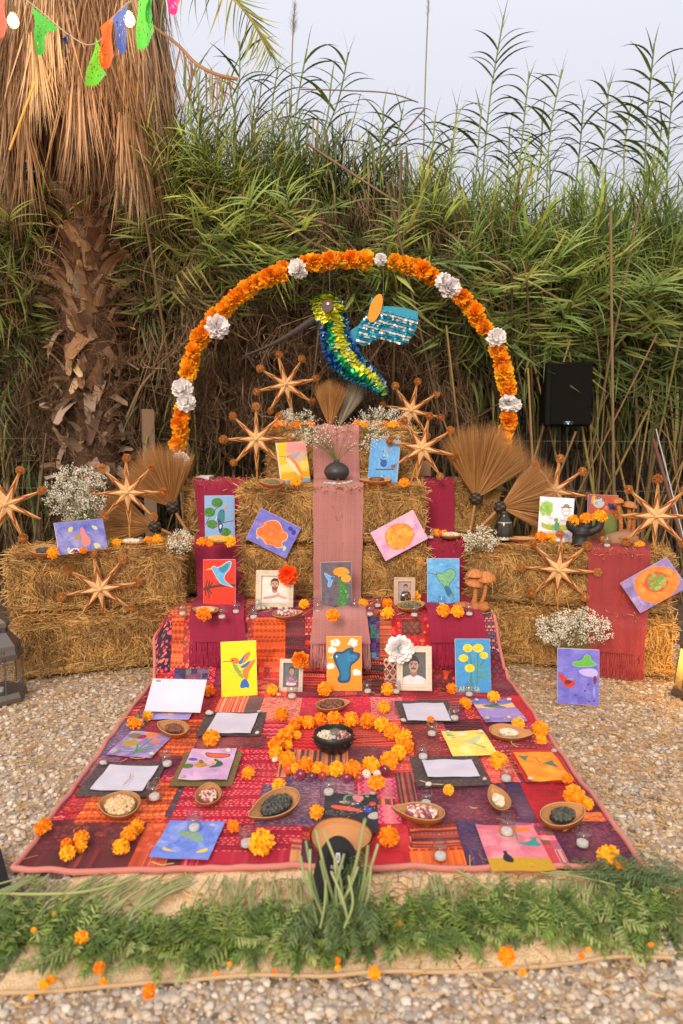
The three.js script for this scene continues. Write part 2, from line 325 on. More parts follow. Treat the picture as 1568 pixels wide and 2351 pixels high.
// ---------- fan palm ----------
{
  reseed(41);
  const PX = -2.02, PZ = -5.75, palm = thing('fan_palm', 'fan palm with a shaggy trunk and a hanging skirt of dead fronds', 'palm tree', V3(PX, 0, PZ));
  const axis = (y) => V3(-0.05 * y + 0.012 * y * y, y, 0), rad = (y) => y < 0.4 ? lerp(0.36, 0.27, y / 0.4) : lerp(0.27, 0.2, clamp((y - 0.4) / 3));
  const tr = [], seg = 28, rows = 60; const ti = [], tu = [];
  for (let j = 0; j <= rows; j++) { const y = j / rows * 5.4; for (let i = 0; i <= seg; i++) { const a = i / seg * 6.2832, c = axis(y), r = rad(y) * (1 + 0.12 * nz(Math.cos(a) * 3, y * 7, Math.sin(a) * 3)); tr.push(c.x + Math.cos(a) * r, y, Math.sin(a) * r); tu.push(i / seg * 4, y * 2); if (j && i) { const k = j * (seg + 1) + i; ti.push(k - seg - 2, k - 1, k - seg - 1, k - 1, k, k - seg - 1); } } }
  const fibre = tex(512, 512, (x, w, h) => { x.fillStyle = '#4a3426'; x.fillRect(0, 0, w, h); for (let i = 0; i < 2600; i++) { x.strokeStyle = pick(['#6b4d36', '#33231a', '#81604a', '#5a3d2a', '#241812']); x.lineWidth = R(0.7, 2.2); const px = rnd() * w, py = rnd() * h; x.beginPath(); x.moveTo(px, py); x.lineTo(px + R(-40, 40), py + R(-26, 26)); x.stroke(); } }, true, [1, 1]);
  mesh('trunk', geo(tr, ti, tu), new THREE.MeshStandardMaterial({ map: fibre, bumpMap: fibre, bumpScale: 0.012, roughness: 0.95 }), palm);
  const bootGeo = (L, W, curl, s) => {
    const pos = [], idx = []; const n = 6;
    for (let i = 0; i <= n; i++) {
      const t = i / n, w = W * (1 - 0.42 * t) * 0.5, y = L * t, o = curl * t * t * L + 0.01 * nz(t * 4, s), th = 0.013 * (1 - 0.6 * t);
      const rag = i === n ? R(-0.03, 0.01) : 0, rag2 = i === n ? R(-0.03, 0.01) : 0;
      pos.push(-w, y + rag, o - 0.012, 0, y + (rag + rag2) / 2 + 0.01, o + 0.016, w, y + rag2, o - 0.012, 0, y, o + 0.016 - th * 1.6);
      if (i) { const b = i * 4, a = b - 4; for (let k = 0; k < 4; k++) { const k2 = (k + 1) % 4; idx.push(a + k, b + k, a + k2, a + k2, b + k, b + k2); } }
    }
    idx.push(n * 4, n * 4 + 1, n * 4 + 3, n * 4 + 1, n * 4 + 2, n * 4 + 3); return geo(pos, idx);
  };
  const boots = [...Array(7)].map((_, i) => bootGeo(R(0.17, 0.3), R(0.1, 0.155), R(0.1, 0.55), i * 3.3)).map((g) => toCreasedNormals(g, 0.7));
  const grain = tex(256, 256, (x, w, h) => { x.fillStyle = '#b0a090'; x.fillRect(0, 0, w, h); for (let i = 0; i < 700; i++) { x.strokeStyle = pick(['#8d7c6c', '#c9bbab', '#6d5d50', '#a48f7c']); x.lineWidth = R(0.6, 2); const px = rnd() * w, py = rnd() * h; x.beginPath(); x.moveTo(px, py); x.lineTo(px + R(-4, 4), py + R(20, 70)); x.stroke(); } });
  const bm = [[.17, .105, .07], [.24, .165, .12], [.11, .065, .045], [.3, .22, .165], [.27, .16, .09]].map((c) => MAT(c[0], c[1], c[2], 0.85, { bumpMap: grain, bumpScale: 0.004 })), warm = [[.38, .23, .12], [.28, .155, .075], [.45, .31, .19], [.22, .11, .055]].map((c) => MAT(c[0], c[1], c[2], 0.85, { bumpMap: grain, bumpScale: 0.004 })), pale = MAT(.4, .31, .24, 0.9);
  for (let j = 0; j < 33; j++) for (let i = 0; i < 14; i++) {
    const y = 0.2 + j * 0.102 + R(-0.05, 0.05), a = (i + (j % 2) * 0.5) / 14 * 6.2832 + R(-0.2, 0.2) + j * 0.7; if (Math.sin(a) < -0.3) continue;
    const out = V3(Math.cos(a), 0, Math.sin(a)), c = axis(y), low = y < 0.85, tilt = low ? R(2.5, 2.95) : y > 2.4 ? R(0.25, 1.0) : pick([R(0.2, 0.7), R(2.0, 2.75), R(2.2, 2.9), R(0.9, 1.5), R(0.3, 0.8)]);
    const m = mesh('leaf_base', pick(boots), rnd() < 0.05 ? pale : y > 1.9 && rnd() < 0.75 ? pick(warm) : pick(bm), palm);
    m.position.copy(c).addScaledVector(out, rad(y) * (low ? 1.12 : 0.98));
    m.quaternion.copy(quat(0, Math.PI / 2 - a, 0)).multiply(quat(tilt, 0, gauss() * .6, 'ZXY')); m.scale.setScalar(low ? R(1.1, 1.5) : R(0.5, 0.98));
  }
  { const ms = [], cs = [], g = tube([V3(0, 0, 0), V3(.02, .07, .015), V3(.05, .13, .05)], .0016, 3, 4); for (let i = 0; i < 2600; i++) { const y = R(.1, 3.9), a = R(-.2, 3.4), c = axis(y); ms.push(mtx(c.add(V3(Math.cos(a) * rad(y), 0, Math.sin(a) * rad(y))), quat(0, Math.PI / 2 - a, 0).multiply(quat(R(.2, 2.4), 0, gauss() * .9)), R(.6, 1.5))); const k = R(.4, 1.2); cs.push(col(.2 * k, .11 * k, .06 * k)); } inst('fibres', g, MAT(1, 1, 1, .9), ms, cs, palm); }
  // skirt of dead fronds
  const frond = (n, L, spread) => { const g = []; for (let i = 0; i < n; i++) { const u = gauss() * 0.5, l = L * R(0.72, 1.05), b = blade(l, R(0.011, 0.021), R(-0.25, 0.3), 4, 0.25); g.push(xf(b, V3(u * spread, R(-0.05, 0.02), R(-0.05, 0.06)), quat(Math.PI + R(-0.12, 0.1), R(-0.7, 0.7), 0).premultiply(quat(0, 0, u * 0.32 + gauss() * 0.06)))); } return mg(g); };
  const fr = [frond(70, 0.8, 0.1), frond(60, 0.88, 0.13), frond(78, 0.7, 0.11), frond(56, 0.95, 0.09)];
  const fm = [[.36, .225, .13], [.25, .15, .08], [.46, .33, .21], [.15, .085, .045], [.33, .22, .145]].map((c) => MAT(c[0], c[1], c[2], 0.75));
  const hang = (y, r, phi, s, tilt = 0.12) => { const m = mesh('dead_frond', pick(fr), pick(fm), palm), c = axis(Math.min(y, 5)); m.position.set(c.x + Math.sin(phi) * r, y, Math.cos(phi) * r); m.quaternion.copy(quat(0, phi, 0)).multiply(quat(-tilt, 0, gauss() * 0.06)); m.scale.setScalar(s); };
  for (let i = 0; i < 46; i++) { hang(R(3.95, 5.1), R(.22, .36), R(-1.9, 1.9), R(.8, 1.0), R(-.05, .1)); palm.children[palm.children.length - 1].material = fm[3]; }
  for (const [y, r, n, f] of [[5.35, .5, 17, 1], [4.98, .5, 18, .95], [4.6, .54, 19, .95], [4.28, .56, 19, .9]]) for (let i = 0; i < n; i++) { const phi = lerp(-2.0, 2.0, (i + R(.2, .8)) / n); hang(y + R(-.12, .1), r + R(-.07, .06), phi, f * R(.75, 1.08), R(-.05, .12)); }
  for (const [phi, y, s] of [[-1.15, 4.0, 1], [-0.85, 3.9, 1.02], [-0.6, 3.92, .95], [-1.4, 3.95, 1.05], [-1.0, 3.75, .8], [-1.25, 3.85, .95], [-1.1, 3.78, .9], [-0.9, 3.8, .85], [-1.3, 3.76, .85], [0.95, 4.0, 1], [1.15, 3.92, 1.05], [1.35, 3.95, 1.02], [0.8, 3.85, .8], [1.05, 3.8, .9], [1.25, 3.78, .85]]) hang(y, 0.57 + R(-.05, .03), phi, s, R(-.02, .06));
  // brown folded fan hanging in front at the top
  for (const [phi, y] of [[-0.1, 5.2], [0.15, 5.3], [0.35, 5.15], [-0.4, 5.2]]) hang(y, 0.5, phi, 1.1, 0.05);
  // green frond reaching out to the right, and a dead one below it
  const local = (x, y, z) => AZ(x, y, z).sub(palm.position);
  const rib = new THREE.CatmullRomCurve3([local(330, -40, -5.5), local(420, -50, -5.25), local(505, -25, -5.15), local(565, 30, -5.1), local(600, 85, -5.1), local(622, 128, -5.1)]);
  mesh('green_midrib', new THREE.TubeGeometry(rib, 20, 0.009, 5), MAT(.3, .26, .05, .6), palm);
  const lg = blade(0.5, 0.02, 0.5, 6, 0.5), lms = [MAT(.22, .24, .04, .5), MAT(.14, .2, .045, .5), MAT(.3, .27, .06, .5), MAT(.1, .15, .04, .5)];
  for (let i = 0; i < 66; i++) { const t = 0.12 + 0.88 * i / 65, p = rib.getPoint(t), tg = rib.getTangent(t), m = mesh('green_leaflet', lg, pick(lms), palm); m.position.copy(p); const d = tg.clone().multiplyScalar(R(0.45, 0.8)).add(V3(i % 2 ? -0.75 : R(0.1, 0.4), i % 2 ? R(-0.8, -0.3) : R(0.2, 0.55) - t * 0.7, R(-0.3, 0.4))); m.quaternion.copy(qTo(d)).multiply(quat(0, R(-0.6, 0.6), 0)); m.scale.setScalar((1.05 - 0.55 * t) * R(0.85, 1.1)); }
  const rib2 = new THREE.CatmullRomCurve3([local(350, 60, -5.5), local(410, 105, -5.3), local(455, 150, -5.2), local(500, 172, -5.2), local(545, 182, -5.2)]);
  mesh('dead_midrib', new THREE.TubeGeometry(rib2, 16, 0.012, 5), MAT(.22, .12, .06, .7), palm);
  for (let i = 0; i < 34; i++) { const t = 0.25 + 0.75 * i / 33, m = mesh('dry_leaflet', lg, i % 3 ? fm[3] : lms[3], palm); m.position.copy(rib2.getPoint(t)); m.quaternion.copy(quat(R(2.5, 3.1), 0, 0).premultiply(quat(0, R(-1.5, 1.5), gauss() * 0.3))); m.scale.setScalar(R(0.45, 0.85) * (t > 0.8 ? 0.8 : 1)); }
  // thin yellow cane leaning on the skirt
  solo('bamboo_pole', bar(AZ(22, 345, -5.0), AZ(80, 188, -5.0), 0.009, 0.008), MAT(.4, .24, .05, .5), 'thin yellow bamboo pole leaning across the palm skirt at left', 'pole');
}
// ---------- hay bales ----------
reseed(51);
const B = 0.385;
const hayTex = tex(1024, 512, (x, w, h) => { x.fillStyle = '#664020'; x.fillRect(0, 0, w, h); for (let i = 0; i < 9000; i++) { x.strokeStyle = pick(['#b07f3c', '#cc9a52', '#85562a', '#976632', '#4a2d16', '#dcb472', '#3a2210', '#b98643']); x.lineWidth = R(1, 3.2); const px = R(-30, w + 30), py = R(-30, h + 30), a = rnd() < 0.65 ? Math.PI / 2 + gauss() * 0.5 : rnd() * 3.14, l = R(20, 90); x.beginPath(); x.moveTo(px, py); x.quadraticCurveTo(px + Math.cos(a) * l / 2 + R(-6, 6), py + Math.sin(a) * l / 2, px + Math.cos(a) * l, py + Math.sin(a) * l); x.stroke(); } });
const hayMat = new THREE.MeshStandardMaterial({ map: hayTex, bumpMap: hayTex, bumpScale: 0.02, roughness: 0.95 });
const twineMat = MAT(.5, .36, .16, .9);
function baleGeo(L, D, s) {
  const g = mergeVertices(new RoundedBoxGeometry(L, B - 0.006, D, 5, 0.035)); // rounded then made lumpy
  const b = new THREE.BoxGeometry(L, B - 0.006, D, 40, 16, 20), p = b.attributes.position, n = b.attributes.normal, uv = b.attributes.uv, r = 0.06;
  for (let i = 0; i < p.count; i++) {
    const v = V3().fromBufferAttribute(p, i), c = V3(clamp(v.x, -L / 2 + r, L / 2 - r), clamp(v.y, -B / 2 + r, B / 2 - r), clamp(v.z, -D / 2 + r, D / 2 - r)), d = v.clone().sub(c);
    if (d.length() > 0) v.copy(c).addScaledVector(d.normalize(), r);
    const o = 0.026 * nz(v.x * 5 + s, v.y * 6, v.z * 5) + 0.008 * nz(v.x * 22 + s, v.y * 20, v.z * 22) - 0.006; if (v.y > -B / 2 + 0.02) v.addScaledVector(V3().fromBufferAttribute(n, i), o);
    uv.setXY(i, (Math.abs(n.getX(i)) > 0.5 ? v.z : v.x) * 1.1 + s * 0.37, (Math.abs(n.getY(i)) > 0.5 ? v.z : v.y) * 2.2 + s * 0.21); p.setXYZ(i, v.x, v.y, v.z);
  }
  b.computeVertexNormals(); g.dispose(); return b;
}
hayTex.wrapS = hayTex.wrapT = THREE.RepeatWrapping;
let baleN = 0;
// x, y(bottom), z of the front left bottom corner, direction of the front, length, depth; straw counts for front, top, ends
function bale(label, x, y, z, yaw, L, D, nf, nt, ne, warm = 1, group) {
  const o = thing('hay_bale', label, 'hay bale', V3(x, y, z), group); o.rotation.y = yaw;
  const s = ++baleN * 3.7, body = mesh('bale_body', baleGeo(L, D, s), hayMat, o); body.position.set(L / 2, B / 2, -D / 2);
  for (const u of [0.24, 0.76]) { const tw = mesh('twine', mg([bar(V3(L * u, 0.01, 0.004), V3(L * u + 0.01, B, 0.004), 0.0028), bar(V3(L * u + 0.01, B, 0.004), V3(L * u, B + 0.001, -D), 0.0028)]), twineMat, o); tw.position.y = -0.001; }
  const ms = [[], [], []], cs = [[], [], []];
  const put = (p, q, k0, k1) => { const k = Math.floor(rnd() * 3); ms[k].push(mtx(p, q, V3(1, R(0.5, 1.15), 1).multiplyScalar(R(0.85, 1.2)))); const c = strawCol(k0, k1); if (warm !== 1) c.r *= warm; cs[k].push(c); };
  for (let i = 0; i < nf; i++) { // front: mostly upright flakes, some across; patches darker
    const u = rnd() * L, v = R(.03, B - .022), n = nz(u * 9 + s, v * 5), up = rnd() < 0.62 + n * 0.5, d = nz(u * 5 + s, v * 9 + 4);
    const flake = 0.92 + 0.1 * Math.sin(u * 55 + s * 2 + 5 * nz(u * 4, v * 3, s)) + 0.28 * nz(u * 13 + s, v * 9);
    put(V3(u, v, R(-0.012, 0.014)), quat(R(-0.4, 0.5), 0, v < .075 || v > B - .07 ? 1.57 + gauss() * .3 : up ? gauss() * 0.6 + n * 1.5 : rnd() * 3.14), (0.5 + 0.5 * (d + 0.5)) * flake, (0.95 + 0.4 * d) * flake);
  }
  for (let i = 0; i < nt; i++) { const q = quat(0, rnd() * 6.3, 0).multiply(quat(Math.PI / 2 + gauss() * 0.28, 0, 0)); put(V3(rnd() * L, B + R(-0.008, 0.018), -rnd() * D), q, 0.8, 1.2); }
  for (let i = 0; i < ne; i++) { const e = rnd() < 0.5 ? 0 : L; put(V3(e + R(-0.012, 0.012), rnd() * B, -rnd() * D), quat(rnd() * 3.14, R(-0.4, 0.4), R(-0.45, 0.45)), 0.6, 1.05); }
  for (let i = 0; i < (nf + nt) * 0.055; i++) { const q = quat(R(0.6, 1.8), 0, 0).premultiply(quat(0, gauss() * 0.8, gauss() * 0.5)); put(V3(rnd() * L, B + R(-0.03, 0.005), R(-0.03, 0.01)), q, 0.85, 1.25); } // straw sticking out along the top edge
  for (let i = 0; i < ne * 0.2; i++) { const e = rnd() < 0.5 ? -1 : 1; put(V3(e < 0 ? 0 : L, R(0.02, B), -rnd() * D), quat(0, 0, -e * R(0.5, 2.2)), 0.85, 1.2); }
  const st = new THREE.Group(); st.name = 'straw'; st.userData.kind = 'stuff'; o.add(st);
  strawGeo.forEach((g, k) => ms[k].length && inst('straw_stems', g, strawMat, ms[k], cs[k], st));
  return o;
}
const rad = (d) => d * Math.PI / 180;
const ARML = { yaw: rad(16.5), x: -2.03, z: -4.11 }, ARMR = { yaw: rad(-19.5), x: 0.86, z: -4.50 };
bale('upper hay bale of the left wing with a straw star on its face', ARML.x, B, ARML.z, ARML.yaw, 1.0, 0.42, 7000, 2200, 1600);
bale('lower hay bale of the left wing standing on the gravel', -1.97, 0, -4.035, rad(18.5), 1.0, 0.42, 7000, 1600, 1200);
bale('upper hay bale of the right wing under the red runner', ARMR.x, B, ARMR.z, ARMR.yaw, 1.2, 0.42, 8000, 2400, 1600);
bale('lower hay bale of the right wing behind the purple painting', 0.9, 0, -4.43, rad(-19.5), 1.16, 0.42, 8000, 1400, 1200);
bale('middle hay bale behind the framed photo of the man in a white shirt', -0.655, B, -4.54, 0, 1.215, 0.36, 8000, 600, 1200);
bale('hay bale under the black vase with two tilted watercolours', -0.66, 2 * B, -4.52, 0, 1.19, 0.37, 8000, 2400, 1600);
bale('left stub of hay bale behind the blue bird on branch painting', -1.1, 2 * B, -4.91, 0, 0.44, 0.4, 2600, 900, 1500);
bale('right stub of hay bale behind the pale blue bird painting', 0.56, 2 * B, -4.91, 0, 0.55, 0.4, 3000, 900, 1500);
bale('hay bale behind the red painting under the left maroon runner', -1.27, B, -4.63, rad(4), 0.6, 0.42, 3800, 900, 1500);
bale('hay bale behind the wooden mushrooms under the right maroon runner', 0.585, B, -4.62, rad(-3), 0.6, 0.42, 3600, 900, 1200);
bale('topmost hay bale under the row of marigolds', -0.515, 3 * B, -4.93, 0, 1.03, 0.4, 7000, 1500, 1500);
bale('left ground bale under the draped blanket', -1.08, 0, -4.16, 0, 1.01, 0.38, 300, 500, 1200);
bale('right ground bale under the draped blanket', -0.04, 0, -4.16, 0, 1.01, 0.38, 300, 500, 1200);
// bales that carry the upper tiers
bale('ground bale carrying the left side of the stack', -1.2, 0, -4.6, 0, 1.17, 0.42, 60, 60, 200);
bale('ground bale carrying the right side of the stack', 0.0, 0, -4.6, 0, 1.17, 0.42, 60, 60, 200);
bale('rear bale carrying the topmost bale', -0.62, 2 * B, -4.93, 0, 1.16, 0.42, 60, 60, 60);

// ---------- woven cloths ----------
const weave = tex(256, 256, (x, w, h) => { const im = x.createImageData(w, h); for (let j = 0; j < h; j++) for (let i = 0; i < w; i++) { const v = 128 + 60 * Math.sin(i * 0.785) * Math.sin(j * 0.785) + R(-45, 45), k = (j * w + i) * 4; im.data[k] = im.data[k + 1] = im.data[k + 2] = v; im.data[k + 3] = 255; } x.putImageData(im, 0, 0); }, false, [1, 1]);
// a cloth strip along a path of [y, z, x centre, half width]; rounded over its corners
function stripGeo(path, su, sv, wob, s, rounding = 3) {
  let P = path.map((p) => new THREE.Vector4(...p));
  const dense = []; // cut corners (Chaikin) then resample
  for (let k = 0; k < rounding; k++) { const Q = [P[0]]; for (let i = 0; i < P.length - 1; i++) { const a = P[i], b = P[i + 1], d = Math.hypot(b.x - a.x, b.y - a.y), c = Math.min(0.25, 0.03 / Math.max(d, 1e-4) / (k + 1)); Q.push(a.clone().lerp(b, c), a.clone().lerp(b, 1 - c)); } Q.push(P[P.length - 1]); P = Q; }
  let len = 0; const cum = [0]; for (let i = 1; i < P.length; i++) { len += Math.hypot(P[i].x - P[i - 1].x, P[i].y - P[i - 1].y); cum.push(len); }
  for (let j = 0; j <= sv; j++) { const l = len * j / sv; let i = 1; while (i < P.length - 1 && cum[i] < l) i++; dense.push(P[i - 1].clone().lerp(P[i], clamp((l - cum[i - 1]) / Math.max(1e-6, cum[i] - cum[i - 1])))); }
  const pos = [], uv = [], idx = [];
  dense.forEach((p, j) => {
    const a = dense[Math.max(0, j - 1)], b = dense[Math.min(sv, j + 1)], tl = Math.hypot(b.x - a.x, b.y - a.y) || 1, ny = (b.y - a.y) / tl * -1, nzz = (b.x - a.x) / tl; // normal in the y, z plane
    for (let i = 0; i <= su; i++) {
      const u = i / su, x = p.z + (u - 0.5) * 2 * p.w + 0.004 * nz(j * 0.13 + s, i > su / 2 ? 9 : 2), o = wob * (nz(x * 7 + s, len * j / sv * 5) + 0.6 * nz(x * 17, s + len * j / sv * 3) + 0.45 * Math.sin(x * 34 + s + 2 * nz(len * j / sv * 2, s))) + 0.005;
      const sgn = ny < 0 || (Math.abs(ny) < 0.2 && nzz < 0) ? -1 : 1;
      pos.push(x, p.x + sgn * ny * o, p.y + sgn * nzz * o); uv.push((u - 0.5) * 2 * p.w, len * j / sv);
      if (i && j) { const k = j * (su + 1) + i; idx.push(k - su - 2, k - su - 1, k - 1, k - 1, k - su - 1, k); }
    }
  });
  const g = geo(pos, idx, uv); g.userData = { len, dense }; return g;
}
function fringeGeo(n, L, w) { const g = []; for (let i = 0; i < n; i++) { const x = (i + 0.5 + gauss() * 0.3) / n * 2 * w - w; for (let k = 0; k < 3; k++) g.push(tube([V3(x, 0, 0.003), V3(x + gauss() * 0.004, -L * 0.4, 0.004 + rnd() * 0.004), V3(x + gauss() * 0.012, -L * R(0.85, 1.05), 0.004 + rnd() * 0.008)], 0.0017, 4, 4)); } return mg(g); }
function runner(name, label, rgb, path, fr, patTex, group) {
  const o = thing(name, label, 'runner'); const m = new THREE.MeshStandardMaterial({ color: col(...rgb), roughness: 0.95, side: THREE.DoubleSide, bumpMap: patTex, bumpScale: 0.006, map: patTex ? patTex.colour : null });
  mesh('cloth', stripGeo(path, 40, 150, 0.011, rgb[0] * 90, 3), m, o);
  const e = path[path.length - 1], d = path[path.length - 2], L = fr[0], a = Math.atan2(e[1] - d[1], d[0] - e[0]);
  const f = mesh('fringe', fringeGeo(fr[1], L, e[3]), MAT(rgb[0] * 0.8, rgb[1] * 0.8, rgb[2] * 0.8, 0.95), o); f.position.set(e[2], e[0], e[1]); f.rotation.x = -a; f.userData.kind = 'stuff';
  return o;
}
// raised weave: bands of diamonds down the strip; uv in metres
function weaveTex(kind) {
  const mk = (srgb) => { const t = tex(512, 512, (x, w, h) => {
    seed = 77; x.fillStyle = srgb ? '#e6e6e6' : '#777'; x.fillRect(0, 0, w, h);
    for (let j = 0; j < h; j += 4) { x.fillStyle = srgb ? `rgba(${j % 8 ? '255,255,255' : '0,0,0'},${R(0.02, 0.12)})` : (j % 8 ? '#8a8a8a' : '#5c5c5c'); x.fillRect(0, j, w, 2); }
    for (let i = 0; i < w; i += 4) { x.fillStyle = `rgba(0,0,0,${R(0.04, 0.2)})`; x.fillRect(i, 0, 2, h); }
    for (const cx of kind === 'pink' ? [110, 256, 400] : [256]) for (let y = 0; y < h; y += 16) for (let k = -5; k <= 5; k++) { const on = (Math.abs(k) + y / 16) % (kind === 'pink' ? 2 : 4) < 1; if (on) { x.fillStyle = srgb ? 'rgba(255,255,255,.55)' : '#d0d0d0'; x.fillRect(cx + k * 9 - 3, y + 3, 6, 9); } }
    if (kind === 'pink') for (const cx of [60, 180, 330, 460]) { x.fillStyle = srgb ? 'rgba(255,220,220,.35)' : '#bbb'; x.fillRect(cx - 3, 0, 6, h); }
  }, srgb, [1 / 0.36, 1 / 0.36]); t.offset.set(0.5, 0); return t; };
  const b = mk(false); b.colour = mk(true); return b;
}
const pinkWeave = weaveTex('pink'), redWeave = weaveTex('red');
// ---------- patchwork blanket ----------
const SLOPE = { y0: 0.03, z0: -4.03, y1: B + 0.014, z1: -4.135 };
const slopeN = V3(0, SLOPE.z0 - SLOPE.z1, SLOPE.y1 - SLOPE.y0).normalize(), slopeP = V3(0, SLOPE.y0, SLOPE.z0);
const onSlope = (x, y) => onPlane(x, y, slopeP, slopeN);
{
  reseed(61);
  const Z0 = -2.29, S1 = Z0 - SLOPE.z0, S2 = S1 + Math.hypot(SLOPE.y1 - SLOPE.y0, SLOPE.z1 - SLOPE.z0), MX = 1.35, K = 2048 / 2.7;
  const cloth = (px, py) => { // photograph place -> (x, distance along the cloth)
    const s = onSlope(px, py); if (s.y < SLOPE.y0) { const p = G(px, py, 0.02); return [p.x, Z0 - p.z]; }
    if (s.y > SLOPE.y1) { const p = G(px, py, SLOPE.y1); return [p.x, S2 + SLOPE.z1 - p.z]; }
    return [s.x, S1 + Math.hypot(s.y - SLOPE.y0, s.z - SLOPE.z0)];
  };
  const fabric = (x, w, h, style, pal) => {
    x.fillStyle = pal[0]; x.fillRect(0, 0, w, h);
    const P = (i) => pal[1 + i % (pal.length - 1)] || pal[0];
    if (style === 'dash') for (let y = 4, r = 0; y < h; y += R(9, 13), r++) { if (r % 5 === 3) { x.fillStyle = P(1); x.fillRect(0, y, w, 3); continue; } x.fillStyle = P(r % 7 === 0 ? 1 : 0); for (let i = (r % 2) * 8; i < w; i += R(13, 21)) x.fillRect(i, y, R(5, 11), R(3, 6)); }
    if (style === 'stripe') for (let i = 0, k = 0; i < w; k++) { const ww = R(3, 12); x.fillStyle = pal[k % pal.length]; x.fillRect(i, 0, ww, h); i += ww; }
    if (style === 'hstripe') for (let i = 0, k = 0; i < h; k++) { const ww = R(4, 14); x.fillStyle = pal[k % pal.length]; x.fillRect(0, i, w, ww); if (k % 3 === 1) { x.fillStyle = P(k); for (let q = 0; q < w; q += 12) x.fillRect(q, i + ww / 3, 6, ww / 3); } i += ww; }
    if (style === 'zig') for (let y = -10, k = 0; y < h + 20; y += 13, k++) { x.strokeStyle = P(k); x.lineWidth = R(3, 7); x.beginPath(); for (let i = 0; i <= w + 12; i += 12) x.lineTo(i, y + ((i / 12) % 2 ? 9 : 0)); x.stroke(); }
    if (style === 'vzig') for (let i = 8, k = 0; i < w + 20; i += 26, k++) { x.strokeStyle = P(k); x.lineWidth = 6; x.beginPath(); for (let y = 0; y <= h + 14; y += 14) x.lineTo(i + ((y / 14) % 2 ? 12 : 0), y); x.stroke(); }
    if (style === 'diamond') for (let y = 0, r = 0; y < h + 20; y += 20, r++) for (let i = (r % 2) * 15; i < w + 20; i += 30) for (let k = 0; k < 3; k++) { const q = 13 - k * 4.5; x.fillStyle = P(r + k); x.beginPath(); x.moveTo(i, y - q); x.lineTo(i + q, y); x.lineTo(i, y + q); x.lineTo(i - q, y); x.fill(); }
    if (style === 'floral') for (let n = 0; n < w * h / 260; n++) { const cx = rnd() * w, cy = rnd() * h, r = R(3, 10), c = P(Math.floor(rnd() * 9)); x.fillStyle = c; for (let k = 0; k < 6; k++) { x.beginPath(); x.ellipse(cx + Math.cos(k * 1.05) * r * 0.55, cy + Math.sin(k * 1.05) * r * 0.55, r * 0.5, r * 0.3, k * 1.05, 0, 7); x.fill(); } x.fillStyle = P(n + 2); x.beginPath(); x.arc(cx, cy, r * 0.25, 0, 7); x.fill(); }
    if (style === 'ikat') for (let y = 0, r = 0; y < h; y += 16, r++) for (let i = (r % 2) * 10 - 10; i < w; i += 20) { x.fillStyle = P(r % 4 === 2 ? 1 : r % 3); x.beginPath(); x.moveTo(i, y + 15); x.lineTo(i + 5, y + R(0, 5)); x.lineTo(i + 8, y + 8); x.lineTo(i + 12, y + R(0, 5)); x.lineTo(i + 17, y + 15); x.fill(); }
    if (style === 'patch') for (let y = 0; y < h; y += 22) for (let i = 0; i < w; i += 26) { x.fillStyle = pick(pal); x.fillRect(i, y, 27, 23); x.fillStyle = pick(pal); for (let k = 0; k < 5; k++) x.fillRect(i + R(0, 22), y + R(0, 18), R(2, 6), R(2, 4)); }
    if (style === 'weave') for (let n = 0; n < w * h / 42; n++) { x.fillStyle = P(Math.floor(rnd() * 9)); x.fillRect(rnd() * w, Math.floor(rnd() * h / 5) * 5, R(3, 12), R(1.5, 3.5)); }
    if (style === 'zigrow') for (let y = 4, r = 0; y < h; y += 20, r++) { x.fillStyle = P(r); for (let i = 0; i < w; i += 12) { x.beginPath(); x.moveTo(i, y + 12 - i * 0.12 % 9); x.lineTo(i + 6, y); x.lineTo(i + 12, y + 12); x.fill(); } x.fillRect(0, y + 13, w, 2); }
    for (let y = 0; y < h; y += 3) { x.fillStyle = `rgba(${rnd() < 0.5 ? '0,0,0' : '255,230,210'},${R(0, 0.1)})`; x.fillRect(0, y, w, 1.5); }
    for (let n = 0; n < w * h / 90; n++) { x.fillStyle = `rgba(${rnd() < 0.6 ? '20,5,10' : '255,200,170'},${R(0.03, 0.17)})`; x.fillRect(rnd() * w, rnd() * h, R(2, 14), R(1, 4)); }
    for (let n = 0; n < 6; n++) { const g = x.createRadialGradient(rnd() * w, rnd() * h, 2, w / 2, h / 2, Math.max(w, h) * 0.6); g.addColorStop(0, `rgba(${rnd() < 0.5 ? '30,5,15' : '255,190,170'},.10)`); g.addColorStop(1, 'rgba(0,0,0,0)'); x.fillStyle = g; x.fillRect(0, 0, w, h); }
    x.strokeStyle = 'rgba(40,8,16,.45)'; x.lineWidth = 2; x.strokeRect(0, 0, w, h);
  };
  const draw = (x, W, H) => {
    const rect = (x0, y0, x1, y1, style, pal) => { const a = cloth(x0, (y0 + y1) / 2), b = cloth(x1, (y0 + y1) / 2), t = cloth((x0 + x1) / 2, y0), u = cloth((x0 + x1) / 2, y1); const l = (a[0] + MX) * K, r = (b[0] + MX) * K, top = H - t[1] * K, bot = H - u[1] * K; x.save(); x.beginPath(); x.rect(l, top, r - l, bot - top); x.clip(); x.translate(l, top); fabric(x, r - l, bot - top, style, pal); x.restore(); };
    const deep = [['#7a1a34', '#a82f40', '#4b1f4a', '#b85a33', '#75333f'], ['#8b1a2e', '#c03a34', '#3f1a3e', '#d0603f', '#8e3a4a'], ['#5d1b46', '#a02a5f', '#38213f', '#b4404b'], ['#9e142b', '#c8323a', '#4a1526', '#e07a4f'], ['#6a2232', '#a84a3a', '#3a1d3d', '#8f5a3f', '#b0453d'], ['#a8123c', '#d05070', '#6a1030', '#e89080']], styles = ['weave', 'weave', 'dash', 'diamond', 'floral', 'hstripe', 'zig', 'patch', 'weave'];
